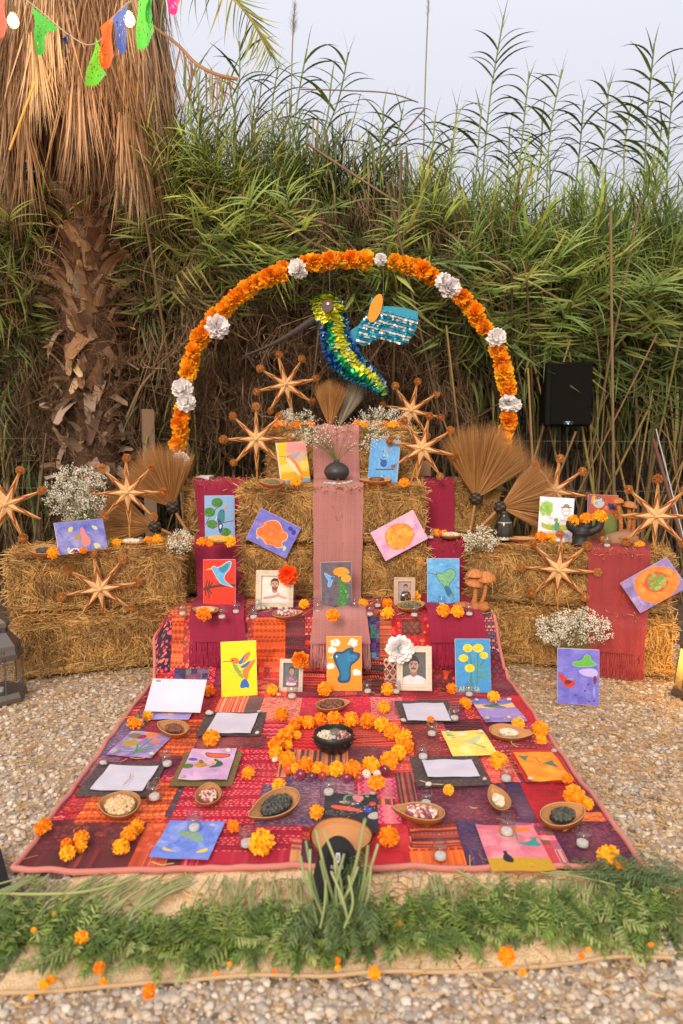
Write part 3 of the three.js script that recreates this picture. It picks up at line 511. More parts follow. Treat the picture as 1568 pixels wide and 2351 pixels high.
    for (let y = 0; y < H;) { const hh = R(90, 190); for (let i = 0; i < W;) { const ww = R(90, 240); x.save(); x.beginPath(); x.rect(i, y, ww, hh); x.clip(); x.translate(i, y); fabric(x, ww, hh, pick(styles), pick(deep)); x.restore(); i += ww; } y += hh; }
    const CR = ['#b3123a', '#f0a0a0', '#5a1030', '#e05070'], OR = ['#c2501c', '#f08038', '#7c3a1a', '#e8a050'], PL = ['#4a1c30', '#6e2c40', '#2e1830', '#8a3a38', '#5a3048'], BU = ['#4a4a78', '#8a7a98', '#2a3a70', '#c09090', '#303050'], RD = ['#b01024', '#c41830', '#9a0c20'];
    // on the ground, front rows
    rect(30, 1885, 330, 2022, 'floral', ['#5a2632', '#7c3038', '#4a3030', '#9c4a34', '#6a3a4a', '#43262e']);
    rect(310, 1895, 395, 2010, 'floral', ['#d0582c', '#e87a48', '#c03828', '#f09868']);
    rect(395, 1890, 480, 2010, 'weave', ['#4c1a24', '#a0302c', '#2e2038', '#803038']); rect(480, 1965, 690, 2030, 'weave', ['#521a28', '#b04030', '#28203c', '#d88038']);
    rect(200, 1800, 395, 1895, 'ikat', OR); rect(395, 1800, 450, 1880, 'floral', ['#3a3a5c', '#5a4a50', '#283050', '#8a5a48']);
    rect(410, 1800, 605, 1880, 'dash', CR); rect(430, 1878, 690, 2012, 'dash', CR); rect(345, 1975, 440, 2020, 'weave', PL);
    rect(595, 1786, 735, 1900, 'weave', BU); rect(735, 1786, 815, 1900, 'weave', ['#5a5080', '#a890a0', '#303a70', '#c8a0a0']);
    rect(665, 1930, 715, 2012, 'hstripe', ['#c86850', '#c8a860', '#8a3050', '#d08040', '#4a3a60']); rect(690, 1930, 722, 2015, 'weave', ['#38204a', '#7a3060', '#28184a']);
    rect(822, 1786, 915, 1895, 'vzig', ['#d8789a', '#b82068', '#e8a0b8']); rect(822, 1835, 915, 1850, 'stripe', ['#2a5040', '#c81848', '#e8a030', '#6a1850']);
    rect(912, 1772, 965, 1850, 'stripe', ['#5a3440', '#a06048', '#3a3a50', '#c07050', '#782c44']); rect(955, 1860, 1060, 1900, 'weave', PL);
    rect(850, 1893, 945, 2010, 'plain', RD); rect(943, 1895, 1070, 1945, 'hstripe', ['#8a3a34', '#3a2228', '#d86a34', '#5a2a30', '#b0503c']); rect(943, 1945, 1075, 2012, 'ikat', ['#d86820', '#8a2420', '#f09038', '#b03c20']);
    rect(1062, 1890, 1135, 2012, 'weave', ['#3a3470', '#5a5a9a', '#6a3060', '#2a6080']); rect(960, 1795, 1185, 1890, 'weave', ['#4a2448', '#7a3a5c', '#2e2048', '#a04a4a']);
    rect(1178, 1800, 1220, 1892, 'plain', ['#2c2858', '#1e1c48']); rect(1215, 1803, 1325, 1890, 'plain', RD); rect(1320, 1866, 1385, 1893, 'weave', ['#d87830', '#f0a048', '#a04828']);
    rect(1205, 1890, 1300, 2010, 'patch', ['#d890b0', '#b84a70', '#6a4a3a', '#e0b0c0', '#8a6a9a', '#c83858']); rect(1290, 1890, 1470, 2015, 'weave', ['#3a1a40', '#6e2c50', '#8a3038', '#28184a', '#7a4060']); rect(1325, 1800, 1400, 1870, 'weave', ['#46204a', '#8a3a50', '#6a3060']);
    // middle rows
    rect(535, 1722, 660, 1802, 'dash', CR); rect(380, 1650, 525, 1735, 'ikat', OR); rect(215, 1655, 315, 1740, 'weave', ['#38488a', '#6a7ab8', '#283060', '#a08aa0', '#4a60a0']); rect(180, 1735, 260, 1800, 'weave', ['#584a78', '#9a7a98', '#7a3a50']);
    rect(450, 1690, 610, 1722, 'weave', ['#5a2834', '#a03838', '#30405a', '#7c3a3c']); rect(680, 1602, 850, 1652, 'weave', ['#b01c40', '#c83050', '#8a1030', '#d85868']);
    rect(598, 1602, 690, 1655, 'weave', ['#d8907a', '#4a2440', '#e8a890', '#8a3a4a']); rect(852, 1602, 930, 1655, 'weave', ['#d8808a', '#4a2a48', '#e8a8a0']); rect(500, 1590, 575, 1640, 'stripe', ['#e85830', '#f09878', '#c03828', '#e8b8a0']); rect(565, 1595, 600, 1650, 'plain', ['#6a6468', '#5a5660']);
    rect(655, 1660, 745, 1722, 'zig', ['#c01828', '#e03040', '#9a1020']); rect(735, 1655, 925, 1720, 'hstripe', ['#c83a30', '#e86848', '#8a2a30', '#d8807a']); rect(640, 1722, 800, 1785, 'stripe', ['#d88a48', '#4a5078', '#c89068', '#e8a858', '#6a4a58', '#38406a']); rect(800, 1715, 920, 1765, 'weave', ['#5a3040', '#8a5a60', '#4a3a48']);
    rect(940, 1655, 1010, 1740, 'weave', ['#6a2a34', '#a84a3c', '#50304a', '#c8683c']); rect(1020, 1650, 1110, 1685, 'zig', ['#3a1a2c', '#8a2a38', '#2a1c38']); rect(1130, 1700, 1260, 1730, 'ikat', ['#7a2a4a', '#d87048', '#a83858', '#e8a068']); rect(1215, 1655, 1290, 1720, 'ikat', ['#8a3050', '#e08050', '#b04060', '#f0b080']); rect(1165, 1600, 1235, 1660, 'plain', ['#b01428', '#c0182c']); rect(1115, 1735, 1180, 1800, 'dash', ['#d85a58', '#f0a890', '#a02840']); rect(1270, 1730, 1360, 1800, 'stripe', ['#6a2438', '#a83c48', '#3c2044', '#c8704c']);
    rect(880, 1725, 955, 1775, 'dash', ['#d85858', '#f0a890', '#783048']);
    // the upright face and the top of the covered bale
    rect(330, 1425, 392, 1545, 'floral', ['#1e1a40', '#d04868', '#e87088', '#7a8a40', '#a82848', '#e8a070']); rect(392, 1415, 422, 1535, 'ikat', ['#d0602c', '#f08848', '#8a3a20']); rect(420, 1415, 435, 1535, 'floral', ['#8a3038', '#e03048', '#8a9a50', '#f0a078', '#d05060']); rect(553, 1415, 582, 1475, 'floral', ['#8a3038', '#e03048', '#8a9a50', '#f0a078', '#d05060']);
    rect(580, 1412, 655, 1530, 'ikat', ['#d85820', '#f08040', '#8a4a18', '#e86a30']); rect(655, 1412, 708, 1512, 'zigrow', ['#4a1c34', '#3a4a3c', '#8a3a48', '#2a2430']); rect(700, 1412, 722, 1460, 'ikat', ['#8a2040', '#f0a088', '#d05848']); rect(400, 1535, 480, 1565, 'patch', ['#3a4a8a', '#6a8ab0', '#8a6aa0', '#2a3a70', '#5aa0a0']);
    rect(592, 1525, 665, 1600, 'patch', ['#c83828', '#e0583c', '#a02838', '#6a3840', '#d87048']); rect(700, 1460, 722, 1545, 'patch', ['#c83828', '#e08030', '#6a2030', '#a83030']); rect(838, 1400, 872, 1515, 'patch', ['#2a3880', '#4a68b0', '#6a40a0', '#203060', '#40a0a0']); rect(872, 1410, 906, 1520, 'hstripe', ['#8a4a2c', '#c06838', '#5a3a2c', '#a84a3c']); rect(900, 1415, 990, 1492, 'floral', ['#a01828', '#e04828', '#c81838', '#f09050', '#6a1838']); rect(923, 1420, 968, 1460, 'diamond', ['#3a2a2c', '#5a3a34', '#8a3030', '#40503c']);
    rect(880, 1512, 912, 1570, 'diamond', ['#d8c8b8', '#5a2838', '#b8a090', '#3a4048']); rect(830, 1518, 882, 1590, 'zigrow', ['#2a1a20', '#d8603c', '#3a5a40', '#a83030']); rect(985, 1530, 1045, 1590, 'floral', ['#5a1824', '#d84828', '#a02030', '#30283c']); rect(1110, 1395, 1155, 1500, 'ikat', ['#23244c', '#d87058', '#4a4a80', '#e89878']); rect(1120, 1500, 1190, 1600, 'diamond', ['#4a1438', '#8a2050', '#2a4a3c', '#6a1c48']);
    rect(570, 1388, 660, 1415, 'weave', ['#5a1848', '#a02868', '#38204a', '#8a2040']); rect(395, 1385, 450, 1415, 'ikat', ['#b8502c', '#e88848', '#7a3020']); rect(1110, 1350, 1160, 1396, 'weave', ['#4a3040', '#7a4a50', '#38283c']); rect(830, 1385, 910, 1412, 'weave', ['#7a2a30', '#c8583c', '#38283c']);
    x.globalAlpha = 0.1; x.fillStyle = '#20060c'; for (let i = 0; i < 500; i++) { x.beginPath(); x.ellipse(rnd() * W, rnd() * H, R(5, 40), R(4, 20), rnd() * 3, 0, 7); x.fill(); } x.globalAlpha = 1;
  };
  const map = tex(2048, 2048, draw); 
  const bw = weave.clone(); bw.wrapS = bw.wrapT = THREE.RepeatWrapping; bw.repeat.set(60, 60);
  const o = thing('patchwork_blanket', 'large red and purple woven patchwork blanket draped over the lowest bale and gravel', 'blanket');
  const nu = 150, nv = 230, pos = [], uv = [], idx = [], SL = S2 + 0.43;
  const edge = (s, side) => { // x of the cloth's edge
    const f = side ? BL.f1 : BL.f0, b = side ? BL.b1 : BL.b0, tt = side ? 0.95 : -1.17, tb = side ? 1.0 : -1.13;
    if (s < S1) return lerp(f.x, b.x, clamp((s - (Z0 - f.z)) / (S1 - (Z0 - f.z)))) + 0.012 * nz(s * 6, side ? 4 : 8);
    if (s < S2) return lerp(b.x, tt, (s - S1) / (S2 - S1)); return lerp(tt, tb, (s - S2) / 0.43);
  };
  const surf = (u, s0) => {
    const front = lerp(Z0 - BL.f0.z, Z0 - BL.f1.z, u) + 0.03 * nz(u * 9, 3) + 0.012 * nz(u * 22, 5), s = lerp(front, SL, s0), x = lerp(edge(s, 0), edge(s, 1), u); let y, z;
    if (s < S1) { z = Z0 - s; y = 0.022; } else if (s < S2) { const t = (s - S1) / (S2 - S1), e = 0.02 * Math.sin(t * Math.PI); y = lerp(SLOPE.y0, SLOPE.y1, t); z = lerp(SLOPE.z0, SLOPE.z1, t) - e; } else { z = SLOPE.z1 - (s - S2); y = SLOPE.y1; }
    const blend = Math.exp(-(((s - S2) / 0.035) ** 2)); y -= blend * 0.012; z -= blend * 0.008;
    y += s < S1 + 0.1 ? 0.009 * nz(x * 4, z * 4) + 0.005 * nz(x * 11, z * 11) + 0.012 * Math.max(0, nz(x * 2.2 + 8, z * 3)) : 0.004 * nz(x * 9, s * 9);
    if (s > S1) z += 0.012 * nz(x * 5, s * 2) * (s < S2 ? 1 : 0);
    const over = Math.max(0, x < 0 ? -1.09 - x : x - 0.95); if (s > S1 + 0.05) y -= over * 1.6 * clamp((s - S1) / 0.4) + over * 0.3;
    return [x, y, z, s];
  };
  for (let j = 0; j <= nv; j++) for (let i = 0; i <= nu; i++) { const p = surf(i / nu, j / nv); pos.push(p[0], p[1], p[2]); uv.push((p[0] + MX) / 2.7, p[3] / 2.7); if (i && j) { const k = j * (nu + 1) + i; idx.push(k - nu - 2, k - nu - 1, k - 1, k - 1, k - nu - 1, k); } }
  mesh('cloth', geo(pos, idx, uv), new THREE.MeshStandardMaterial({ map, color: col(2.0, 1.42, 1.3), roughness: 0.95, bumpMap: bw, bumpScale: 0.002, side: THREE.DoubleSide }), o);
  const loop = []; for (let j = 90; j >= 0; j--) loop.push(surf(0, j / 90)); for (let i = 1; i <= 90; i++) loop.push(surf(i / 90, 0)); for (let j = 1; j <= 90; j++) loop.push(surf(1, j / 90));
  mesh('hem', tube(loop.map((p) => V3(p[0], p[1] + 0.003, p[2])), 0.0105, 7, 700), MAT(.55, .2, .17, .95), o);
}
runner('woven_runner', 'long dusty pink woven runner falling down the middle of the altar', [.62, .28, .27], [[4 * B + .025, -5.28, -.04, .165], [4 * B + .032, -4.9, -.04, .165], [3 * B + .04, -4.89, -.035, .166], [3 * B + .03, -4.495, -.02, .168], [B + .05, -4.48, -.028, .158], [B + .04, -4.105, -.01, .165], [.235, -4.06, -.008, .185]], [0.155, 60], pinkWeave);
runner('woven_runner', 'left maroon woven runner with fringe stepping down behind the red painting', [.42, .024, .085], [[3 * B + .022, -5.22, -.88, .18], [3 * B + .032, -4.875, -.875, .182], [2 * B + .035, -4.865, -.85, .17], [2 * B + .032, -4.595, -.835, .168], [B + .04, -4.575, -.82, .165], [B + .038, -4.105, -.77, .165], [.245, -4.065, -.755, .172]], [0.15, 60], redWeave);
runner('woven_runner', 'right maroon woven runner with fringe stepping down behind the blue hummingbird painting', [.42, .02, .075], [[3 * B + .022, -5.22, .66, .15], [3 * B + .032, -4.875, .66, .15], [2 * B + .035, -4.865, .66, .15], [2 * B + .032, -4.585, .67, .165], [B + .04, -4.575, .68, .165], [B + .038, -4.105, .70, .168], [.24, -4.065, .72, .178]], [0.15, 60], redWeave);
// the wings: points on their front faces
const armN = (a) => V3(Math.sin(a.yaw), 0, Math.cos(a.yaw)), armX = (a) => V3(Math.cos(a.yaw), 0, -Math.sin(a.yaw)), armO = (a) => V3(a.x, 0, a.z);
const onArm = (a, x, y, d = 0.02) => onPlane(x, y, armO(a).addScaledVector(armN(a), d), armN(a));
{
  const lx = onArm(ARMR, 1419, 1320).sub(armO(ARMR)).dot(armX(ARMR)), lx2 = onArm(ARMR, 1409, 1480).sub(armO(ARMR)).dot(armX(ARMR));
  const o = runner('woven_runner', 'brick red woven runner with long fringe hanging over the right wing', [.45, .06, .07], [[2 * B + .022, -.36, lx + .01, .178], [2 * B + .034, .035, lx, .178], [B + .03, .042, lx, .177], [B - .02, .115, lx2, .175], [.17, .118, lx2, .172]], [0.17, 64], redWeave);
  o.position.copy(armO(ARMR)); o.rotation.y = ARMR.yaw;
}
// ---------- paintings, photographs, letters ----------
reseed(71);
const sm = (x, pts, closed = true) => { // smooth outline through points given in hundredths of the width
  const n = pts.length, q = (i) => pts[(i + n) % n]; x.beginPath();
  if (closed) { const m = [(q(0)[0] + q(-1)[0]) / 2, (q(0)[1] + q(-1)[1]) / 2]; x.moveTo(...m); for (let i = 0; i < n; i++) x.quadraticCurveTo(q(i)[0], q(i)[1], (q(i)[0] + q(i + 1)[0]) / 2, (q(i)[1] + q(i + 1)[1]) / 2); x.closePath(); } else { x.moveTo(...pts[0]); for (let i = 1; i < n - 1; i++) x.quadraticCurveTo(pts[i][0], pts[i][1], (pts[i][0] + pts[i + 1][0]) / 2, (pts[i][1] + pts[i + 1][1]) / 2); x.lineTo(...pts[n - 1]); }
};
const fillB = (x, c, ...pts) => { sm(x, pts); x.fillStyle = c; x.fill(); };
const outB = (x, c, o, w, ...pts) => { sm(x, pts); x.fillStyle = c; x.fill(); x.strokeStyle = o; x.lineWidth = w; x.stroke(); };
const line = (x, c, w, ...pts) => { x.strokeStyle = c; x.lineWidth = w; x.lineCap = 'round'; sm(x, pts, false); x.stroke(); };
const dot = (x, c, cx, cy, rx, ry = rx, a = 0) => { x.fillStyle = c; x.beginPath(); x.ellipse(cx, cy, rx, ry, a, 0, 7); x.fill(); };
const wash = (x, h, cs, n = 60, a = 0.22, r0 = 4, r1 = 22) => { for (let i = 0; i < n; i++) { x.globalAlpha = a * R(0.4, 1); const px = rnd() * 100, py = rnd() * h, r = R(r0, r1), p = []; for (let k = 0; k < 9; k++) { const t = k * 0.7; p.push([px + Math.cos(t) * r * R(0.6, 1.2), py + Math.sin(t) * r * R(0.5, 1)]); } fillB(x, pick(cs), ...p); } x.globalAlpha = 1; };
const brush = (x, h, cs, n = 160, a = 0.25, ang = 0, L = 14) => { for (let i = 0; i < n; i++) { x.globalAlpha = a * R(0.4, 1); const px = rnd() * 100, py = rnd() * h, t = ang + gauss() * 0.35; line(x, pick(cs), R(1, 4), [px, py], [px + Math.cos(t) * L, py + Math.sin(t) * L]); } x.globalAlpha = 1; };
const inside = (x, cs, n, cx, cy, rx, ry, a = 0.4, r = 4) => { for (let i = 0; i < n; i++) { const t = rnd() * 6.3, q = Math.sqrt(rnd()); x.globalAlpha = a * R(0.4, 1); dot(x, pick(cs), cx + Math.cos(t) * q * rx, cy + Math.sin(t) * q * ry, r * R(0.4, 1), r * R(0.3, 0.8), rnd() * 3); } x.globalAlpha = 1; };
function artTex(W, H, draw, px = 220, grain = true) { return tex(px, Math.max(8, Math.round(px * H / W)), (x, w, h) => { x.scale(w / 100, w / 100); const hh = h / w * 100; draw(x, hh); for (let i = 0; i < (grain ? 260 : 0); i++) { x.globalAlpha = R(.02, .13); const a = rnd() * 6.3, l = R(2, 9), px = rnd() * 100, py = rnd() * hh; line(x, rnd() < .5 ? '#fff' : '#1a1020', R(.4, 1.8), [px, py], [px + Math.cos(a) * l, py + Math.sin(a) * l * .5]); } x.globalAlpha = 1; }); }
const leanPlane = (bl, br, h, deg) => { const a = G(...bl, h), b = G(...br, h), e = b.clone().sub(a).normalize(), nh = V3(-e.z, 0, e.x); if (nh.z < 0) nh.negate(); const t = rad(deg); return { p: a, n: nh.multiplyScalar(Math.cos(t)).addScaledVector(UP, Math.sin(t)) }; };
const flat = (h) => ({ p: V3(0, h, 0), n: UP.clone() });
function rectOn(corners, pl) {
  const [tl, tr, br, bl] = corners.map(([x, y]) => onPlane(x, y, pl.p, pl.n)), u = tr.clone().sub(tl).add(br).sub(bl).multiplyScalar(0.5), v = tl.clone().sub(bl).add(tr).sub(br).multiplyScalar(0.5);
  const X = u.clone().normalize(), Y = pl.n.clone().cross(X).normalize();
  return { c: tl.clone().add(tr).add(br).add(bl).multiplyScalar(0.25), W: u.length(), H: Math.abs(v.dot(Y)), q: qBasis(X, Y, pl.n) };
}
const edgeMat = MAT(.68, .66, .62, 0.9);
function board(label, corners, pl, th, draw, o = {}) {
  const r = rectOn(corners, pl), t = thing('painting', label, o.cat || 'painting', r.c.clone().addScaledVector(pl.n, -th / 2 + (o.out || 0)), o.group); t.quaternion.copy(r.q);
  mesh('board', box(r.W, r.H, th, 0.0012), o.edge || edgeMat, t);
  const pic = mesh('picture', new THREE.PlaneGeometry(r.W - 0.002, r.H - 0.002), new THREE.MeshStandardMaterial({ map: artTex(r.W, r.H, draw), roughness: o.rough ?? 0.7 }), t); pic.position.z = th / 2 + 0.0008; return t;
}
function sheet(name, label, cat, corners, h, draw, o = {}) { // thin paper or cloth lying on the blanket, a little curled
  const r = rectOn(corners, o.plane || flat(h)), g = new THREE.PlaneGeometry(r.W, r.H, 14, 12), p = g.attributes.position, s = rnd() * 90, k = o.curl ?? 0.006;
  for (let i = 0; i < p.count; i++) { const x = p.getX(i) / r.W, y = p.getY(i) / r.H; p.setZ(i, k * (nz(x * 2 + s, y * 2) * 1.1 + 2.4 * Math.max(0, Math.abs(x) - 0.28) ** 1.5 * (1 + nz(s, x * 3)))); }
  g.computeVertexNormals();
  const m = solo(name, g, new THREE.MeshStandardMaterial({ map: draw ? artTex(r.W, r.H, draw, 220, cat === 'painting') : null, color: o.rgb ? col(...o.rgb) : 0xffffff, roughness: 0.85, side: THREE.DoubleSide }), label, cat, r.c, o.group); m.quaternion.copy(r.q); return m;
}
const BT = B + 0.022;      // top of the covered lowest bale
const H2 = 2 * B + 0.012, H3 = 3 * B + 0.014;
const write = (x, c, px, cx, cy, s, f = 'sans-serif') => { x.fillStyle = c; x.font = px + 'px ' + f; x.fillText(s, cx, cy); };

board('yellow painting of an orange and blue hummingbird on the blanket', [[505, 1474], [587, 1470], [592, 1596], [510, 1601]], leanPlane([510, 1601], [592, 1597], 0.026, 16), 0.012, (x, h) => {
  x.fillStyle = '#f2d311'; x.fillRect(0, 0, 100, h); brush(x, h, ['#f7da20', '#e9c70a'], 60, .3);
  line(x, '#4a3a2a', 2, [5, 56], [14, 54], [26, 55]);
  fillB(x, '#d8742a', [24, 54], [28, 46], [38, 44], [48, 48], [52, 56], [48, 64], [34, 62]); fillB(x, '#7fa043', [30, 58], [38, 60], [52, 80], [64, 100], [60, 108], [46, 92], [36, 76]); inside(x, ['#4a8a5a', '#b9b040', '#3f7fa0'], 50, 46, 80, 12, 22, .8, 2.4);
  fillB(x, '#2f6fc0', [46, 62], [58, 48], [70, 34], [80, 32], [78, 44], [68, 56], [56, 66]); fillB(x, '#e07a28', [72, 34], [82, 30], [84, 36], [76, 52], [62, 64], [60, 58]); fillB(x, '#2a66b8', [52, 72], [70, 62], [84, 54], [80, 66], [62, 78]); fillB(x, '#e07a28', [58, 82], [74, 70], [96, 50], [97, 58], [86, 74], [76, 92], [74, 112], [64, 108]);
  line(x, '#2f6fc0', 2, [66, 66], [82, 60], [92, 56]); fillB(x, '#2566b5', [58, 106], [72, 106], [80, 128], [74, 132], [66, 129], [58, 133], [50, 128]); dot(x, '#3a2a1c', 33, 53, 2.4);
});
board('orange painting of a plump blue bird with white clouds', [[749, 1461], [829, 1460], [832, 1586], [751, 1586]], leanPlane([751, 1587], [832, 1587], 0.026, 16), 0.012, (x, h) => {
  x.fillStyle = '#f08a1e'; x.fillRect(0, 0, 100, h); brush(x, h, ['#e87c14', '#f59a36', '#c8781e'], 50, .2);
  for (const [a, b, r] of [[24, 18, 13], [76, 18, 14], [16, 38, 12], [10, 84, 11], [86, 102, 11]]) inside(x, ['#ffffff', '#f1eef2', '#dcd6e2'], 70, a, b, r, r * .7, .95, 4);
  fillB(x, '#c9c42a', [2, 62], [16, 54], [24, 56], [20, 64]);
  fillB(x, '#17496e', [18, 52], [26, 42], [44, 44], [52, 38], [62, 32], [80, 30], [74, 44], [98, 46], [96, 62], [80, 76], [68, 84], [70, 118], [62, 132], [34, 132], [28, 118], [38, 108], [28, 86], [18, 66]); fillB(x, '#1f6f9c', [24, 54], [32, 48], [44, 52], [58, 42], [68, 40], [64, 52], [90, 52], [84, 66], [64, 76], [64, 116], [56, 124], [38, 124], [42, 108], [34, 84]); inside(x, ['#3a86c0', '#5a6ac0', '#2f7fb0'], 26, 72, 58, 16, 12, .5, 5); dot(x, '#fff', 28, 57, 2, 3);
});
board('blue painting of five yellow marigolds', [[1044, 1466], [1125, 1467], [1128, 1590], [1047, 1590]], leanPlane([1047, 1591], [1128, 1591], 0.026, 16), 0.012, (x, h) => {
  x.fillStyle = '#3a8cc8'; x.fillRect(0, 0, 100, h); brush(x, h, ['#2f7cb8', '#58a6dc', '#2a70aa'], 130, .3);
  for (const p of [[[40, 40], [46, 60], [44, 100], [46, 125]], [[64, 42], [64, 64], [62, 90], [60, 126]], [[28, 60], [40, 80]], [[82, 60], [70, 76]], [[44, 96], [40, 124]]]) line(x, '#3f7f5a', 4, ...p);
  for (const p of [[[50, 66], [60, 76], [58, 84]], [[64, 84], [86, 80]], [[62, 112], [92, 104]], [[66, 96], [92, 92]]]) line(x, '#4a8f62', 5, ...p);
  for (const [a, b, r] of [[36, 26, 14], [66, 26, 15], [23, 54, 13], [82, 46, 12], [40, 82, 14]]) { dot(x, '#f4c61a', a, b, r, r * .8); inside(x, ['#f0a020', '#f8e060', '#e88a1a'], 16, a, b, r, r * .7, .8, 3); }
  write(x, '#d8c832', 17, 8, h - 4, 'AMEIKa');
});
board('red painting of a light blue bird on a dark branch', [[466, 1285], [540, 1284], [541, 1394], [467, 1395]], leanPlane([467, 1396], [541, 1395], BT, 8), 0.014, (x, h) => {
  x.fillStyle = '#d8301c'; x.fillRect(0, 0, 100, h); brush(x, h, ['#c82818', '#e23a22', '#b82a1c'], 120, .3);
  line(x, '#5e2a1c', 9, [0, 92], [30, 84], [70, 80], [96, 82]); for (const p of [[[6, 92], [12, 66]], [[14, 88], [20, 68]], [[18, 86], [28, 72]], [[12, 94], [20, 112], [16, 120]], [[16, 92], [26, 106]], [[6, 96], [8, 112]]]) line(x, '#4e241a', 4, ...p);
  fillB(x, '#e8c020', [0, 34], [26, 24], [30, 30]); outB(x, '#5aa6dc', '#e8f0f4', 1, [24, 26], [34, 18], [42, 26], [58, 20], [74, 6], [90, 4], [84, 30], [66, 48], [64, 66], [98, 90], [84, 84], [56, 78], [44, 62], [34, 42]); fillB(x, '#2f7f9e', [44, 28], [60, 22], [82, 8], [78, 28], [62, 46]); inside(x, ['#7cc0ec', '#3f8fc4'], 24, 48, 50, 12, 20, .5, 4);
});
board('dark grey painting of a blue hummingbird at orange marigolds', [[735, 1291], [808, 1289], [807, 1399], [739, 1400]], leanPlane([739, 1401], [807, 1400], BT, 8), 0.014, (x, h) => {
  x.fillStyle = '#5f5866'; x.fillRect(0, 0, 100, h); wash(x, h, ['#4a4452', '#76707c', '#8a8490', '#3f3a48'], 90, .4, 3, 10);
  fillB(x, '#3a7a3a', [56, 48], [66, 48], [72, 70], [92, 86], [88, 120], [74, h], [52, h], [58, 110]); inside(x, ['#5aa04a', '#2a5a30', '#9ac080'], 40, 74, 106, 14, 36, .7, 4);
  dot(x, '#ee8a1e', 66, 32, 26, 15); dot(x, '#f09a2a', 82, 54, 16, 13); inside(x, ['#f8c050', '#e8761a', '#ffd890'], 40, 68, 34, 24, 14, .8, 3);
  outB(x, '#5aa0e0', '#dfe8f4', .8, [10, 32], [22, 40], [34, 48], [46, 46], [38, 58], [32, 78], [26, 82], [20, 76], [26, 60], [14, 46]); fillB(x, '#1f58b0', [30, 48], [46, 46], [36, 62]); line(x, '#222', 1, [46, 48], [60, 40]); write(x, '#16141a', 15, 8, h - 4, 'Kehia', 'serif');
});
board('blue painting of a green hummingbird beside the wooden mushrooms', [[980, 1282], [1053, 1282], [1057, 1390], [982, 1390]], leanPlane([982, 1391], [1057, 1391], BT, 8), 0.014, (x, h) => {
  x.fillStyle = '#5aa2dc'; x.fillRect(0, 0, 100, h); wash(x, h, ['#3a80c4', '#7ab8ea', '#9accf0', '#2f70b8'], 70, .4, 3, 12);
  line(x, '#7a3a28', 2, [4, 44], [28, 50]); outB(x, '#6fae86', '#1f4a4a', 1.4, [26, 48], [38, 44], [48, 50], [56, 36], [76, 30], [92, 44], [84, 62], [66, 80], [70, 100], [86, 118], [72, 114], [66, 122], [58, 104], [50, 84], [34, 66]); inside(x, ['#a0b04a', '#3f8f7a', '#c0c060', '#2f7090'], 50, 60, 62, 24, 22, .6, 3.5); fillB(x, '#2a6a90', [52, 84], [66, 84], [84, 118], [74, 108], [66, 120], [56, 106]); write(x, '#1a2a40', 13, 8, h - 4, 'ARe');
});
board('painting of a teal bird on a branch with round green trees', [[470, 1138], [539, 1137], [539, 1240], [470, 1241]], leanPlane([470, 1242], [539, 1241], H2, 6), 0.014, (x, h) => {
  x.fillStyle = '#7fa8dc'; x.fillRect(0, 0, 100, h);
  for (const [a, b, r] of [[42, 24, 19], [16, 56, 19], [24, 96, 17], [68, 124, 17]]) { dot(x, '#3a7a2c', a, b, r, r * .85); inside(x, ['#2a5f24', '#6a9a2e', '#4f8a30'], 40, a, b, r, r * .8, .7, 4); }
  for (const p of [[[32, 50], [42, 40], [58, 30]], [[2, 98], [14, 76]], [[24, 112], [40, 104]]]) line(x, '#6a3a24', 2.5, ...p);
  fillB(x, '#d8783a', [62, 46], [84, 26], [68, 52]); fillB(x, '#2f7f86', [46, 54], [56, 44], [66, 48], [68, 66], [66, 92], [44, 94], [40, 74]); fillB(x, '#1f4fa0', [58, 52], [66, 50], [64, 60]); fillB(x, '#1c3c86', [40, 72], [44, 94], [46, 124], [54, 128], [64, 98]); fillB(x, '#e8ecf0', [48, 98], [58, 98], [50, 118]); line(x, '#eef', 1.5, [40, 70], [36, 84]); line(x, '#7a4628', 3, [36, 94], [60, 92], [94, 86]); dot(x, '#111', 54, 52, 1.6);
});
board('pale blue painting of a slender dark blue bird and an orange shape', [[961, 1124], [1028, 1125], [1028, 1219], [963, 1220]], leanPlane([963, 1221], [1028, 1220], H2, 6), 0.014, (x, h) => {
  x.fillStyle = '#a9c8ea'; x.fillRect(0, 0, 100, h); brush(x, h, ['#8fb6e2', '#c2d8f0'], 60, .35);
  outB(x, '#2f6f9c', '#182a4a', 2.2, [14, 44], [36, 38], [48, 30], [54, 36], [50, 62], [46, 96], [40, 112], [32, 104], [22, 92], [28, 66]); for (const d of [0, 5, 10]) line(x, '#1c3a5c', 1.4, [36 + d, 44], [32 + d, 70], [30 + d, 94]); line(x, '#182a4a', 2, [50, 33], [60, 31]); fillB(x, '#e8902a', [50, 104], [66, 88], [80, 90], [88, 108], [84, 128], [64, 134], [48, 122]); dot(x, '#c8a46a', 8, h - 18, 6, 8);
});
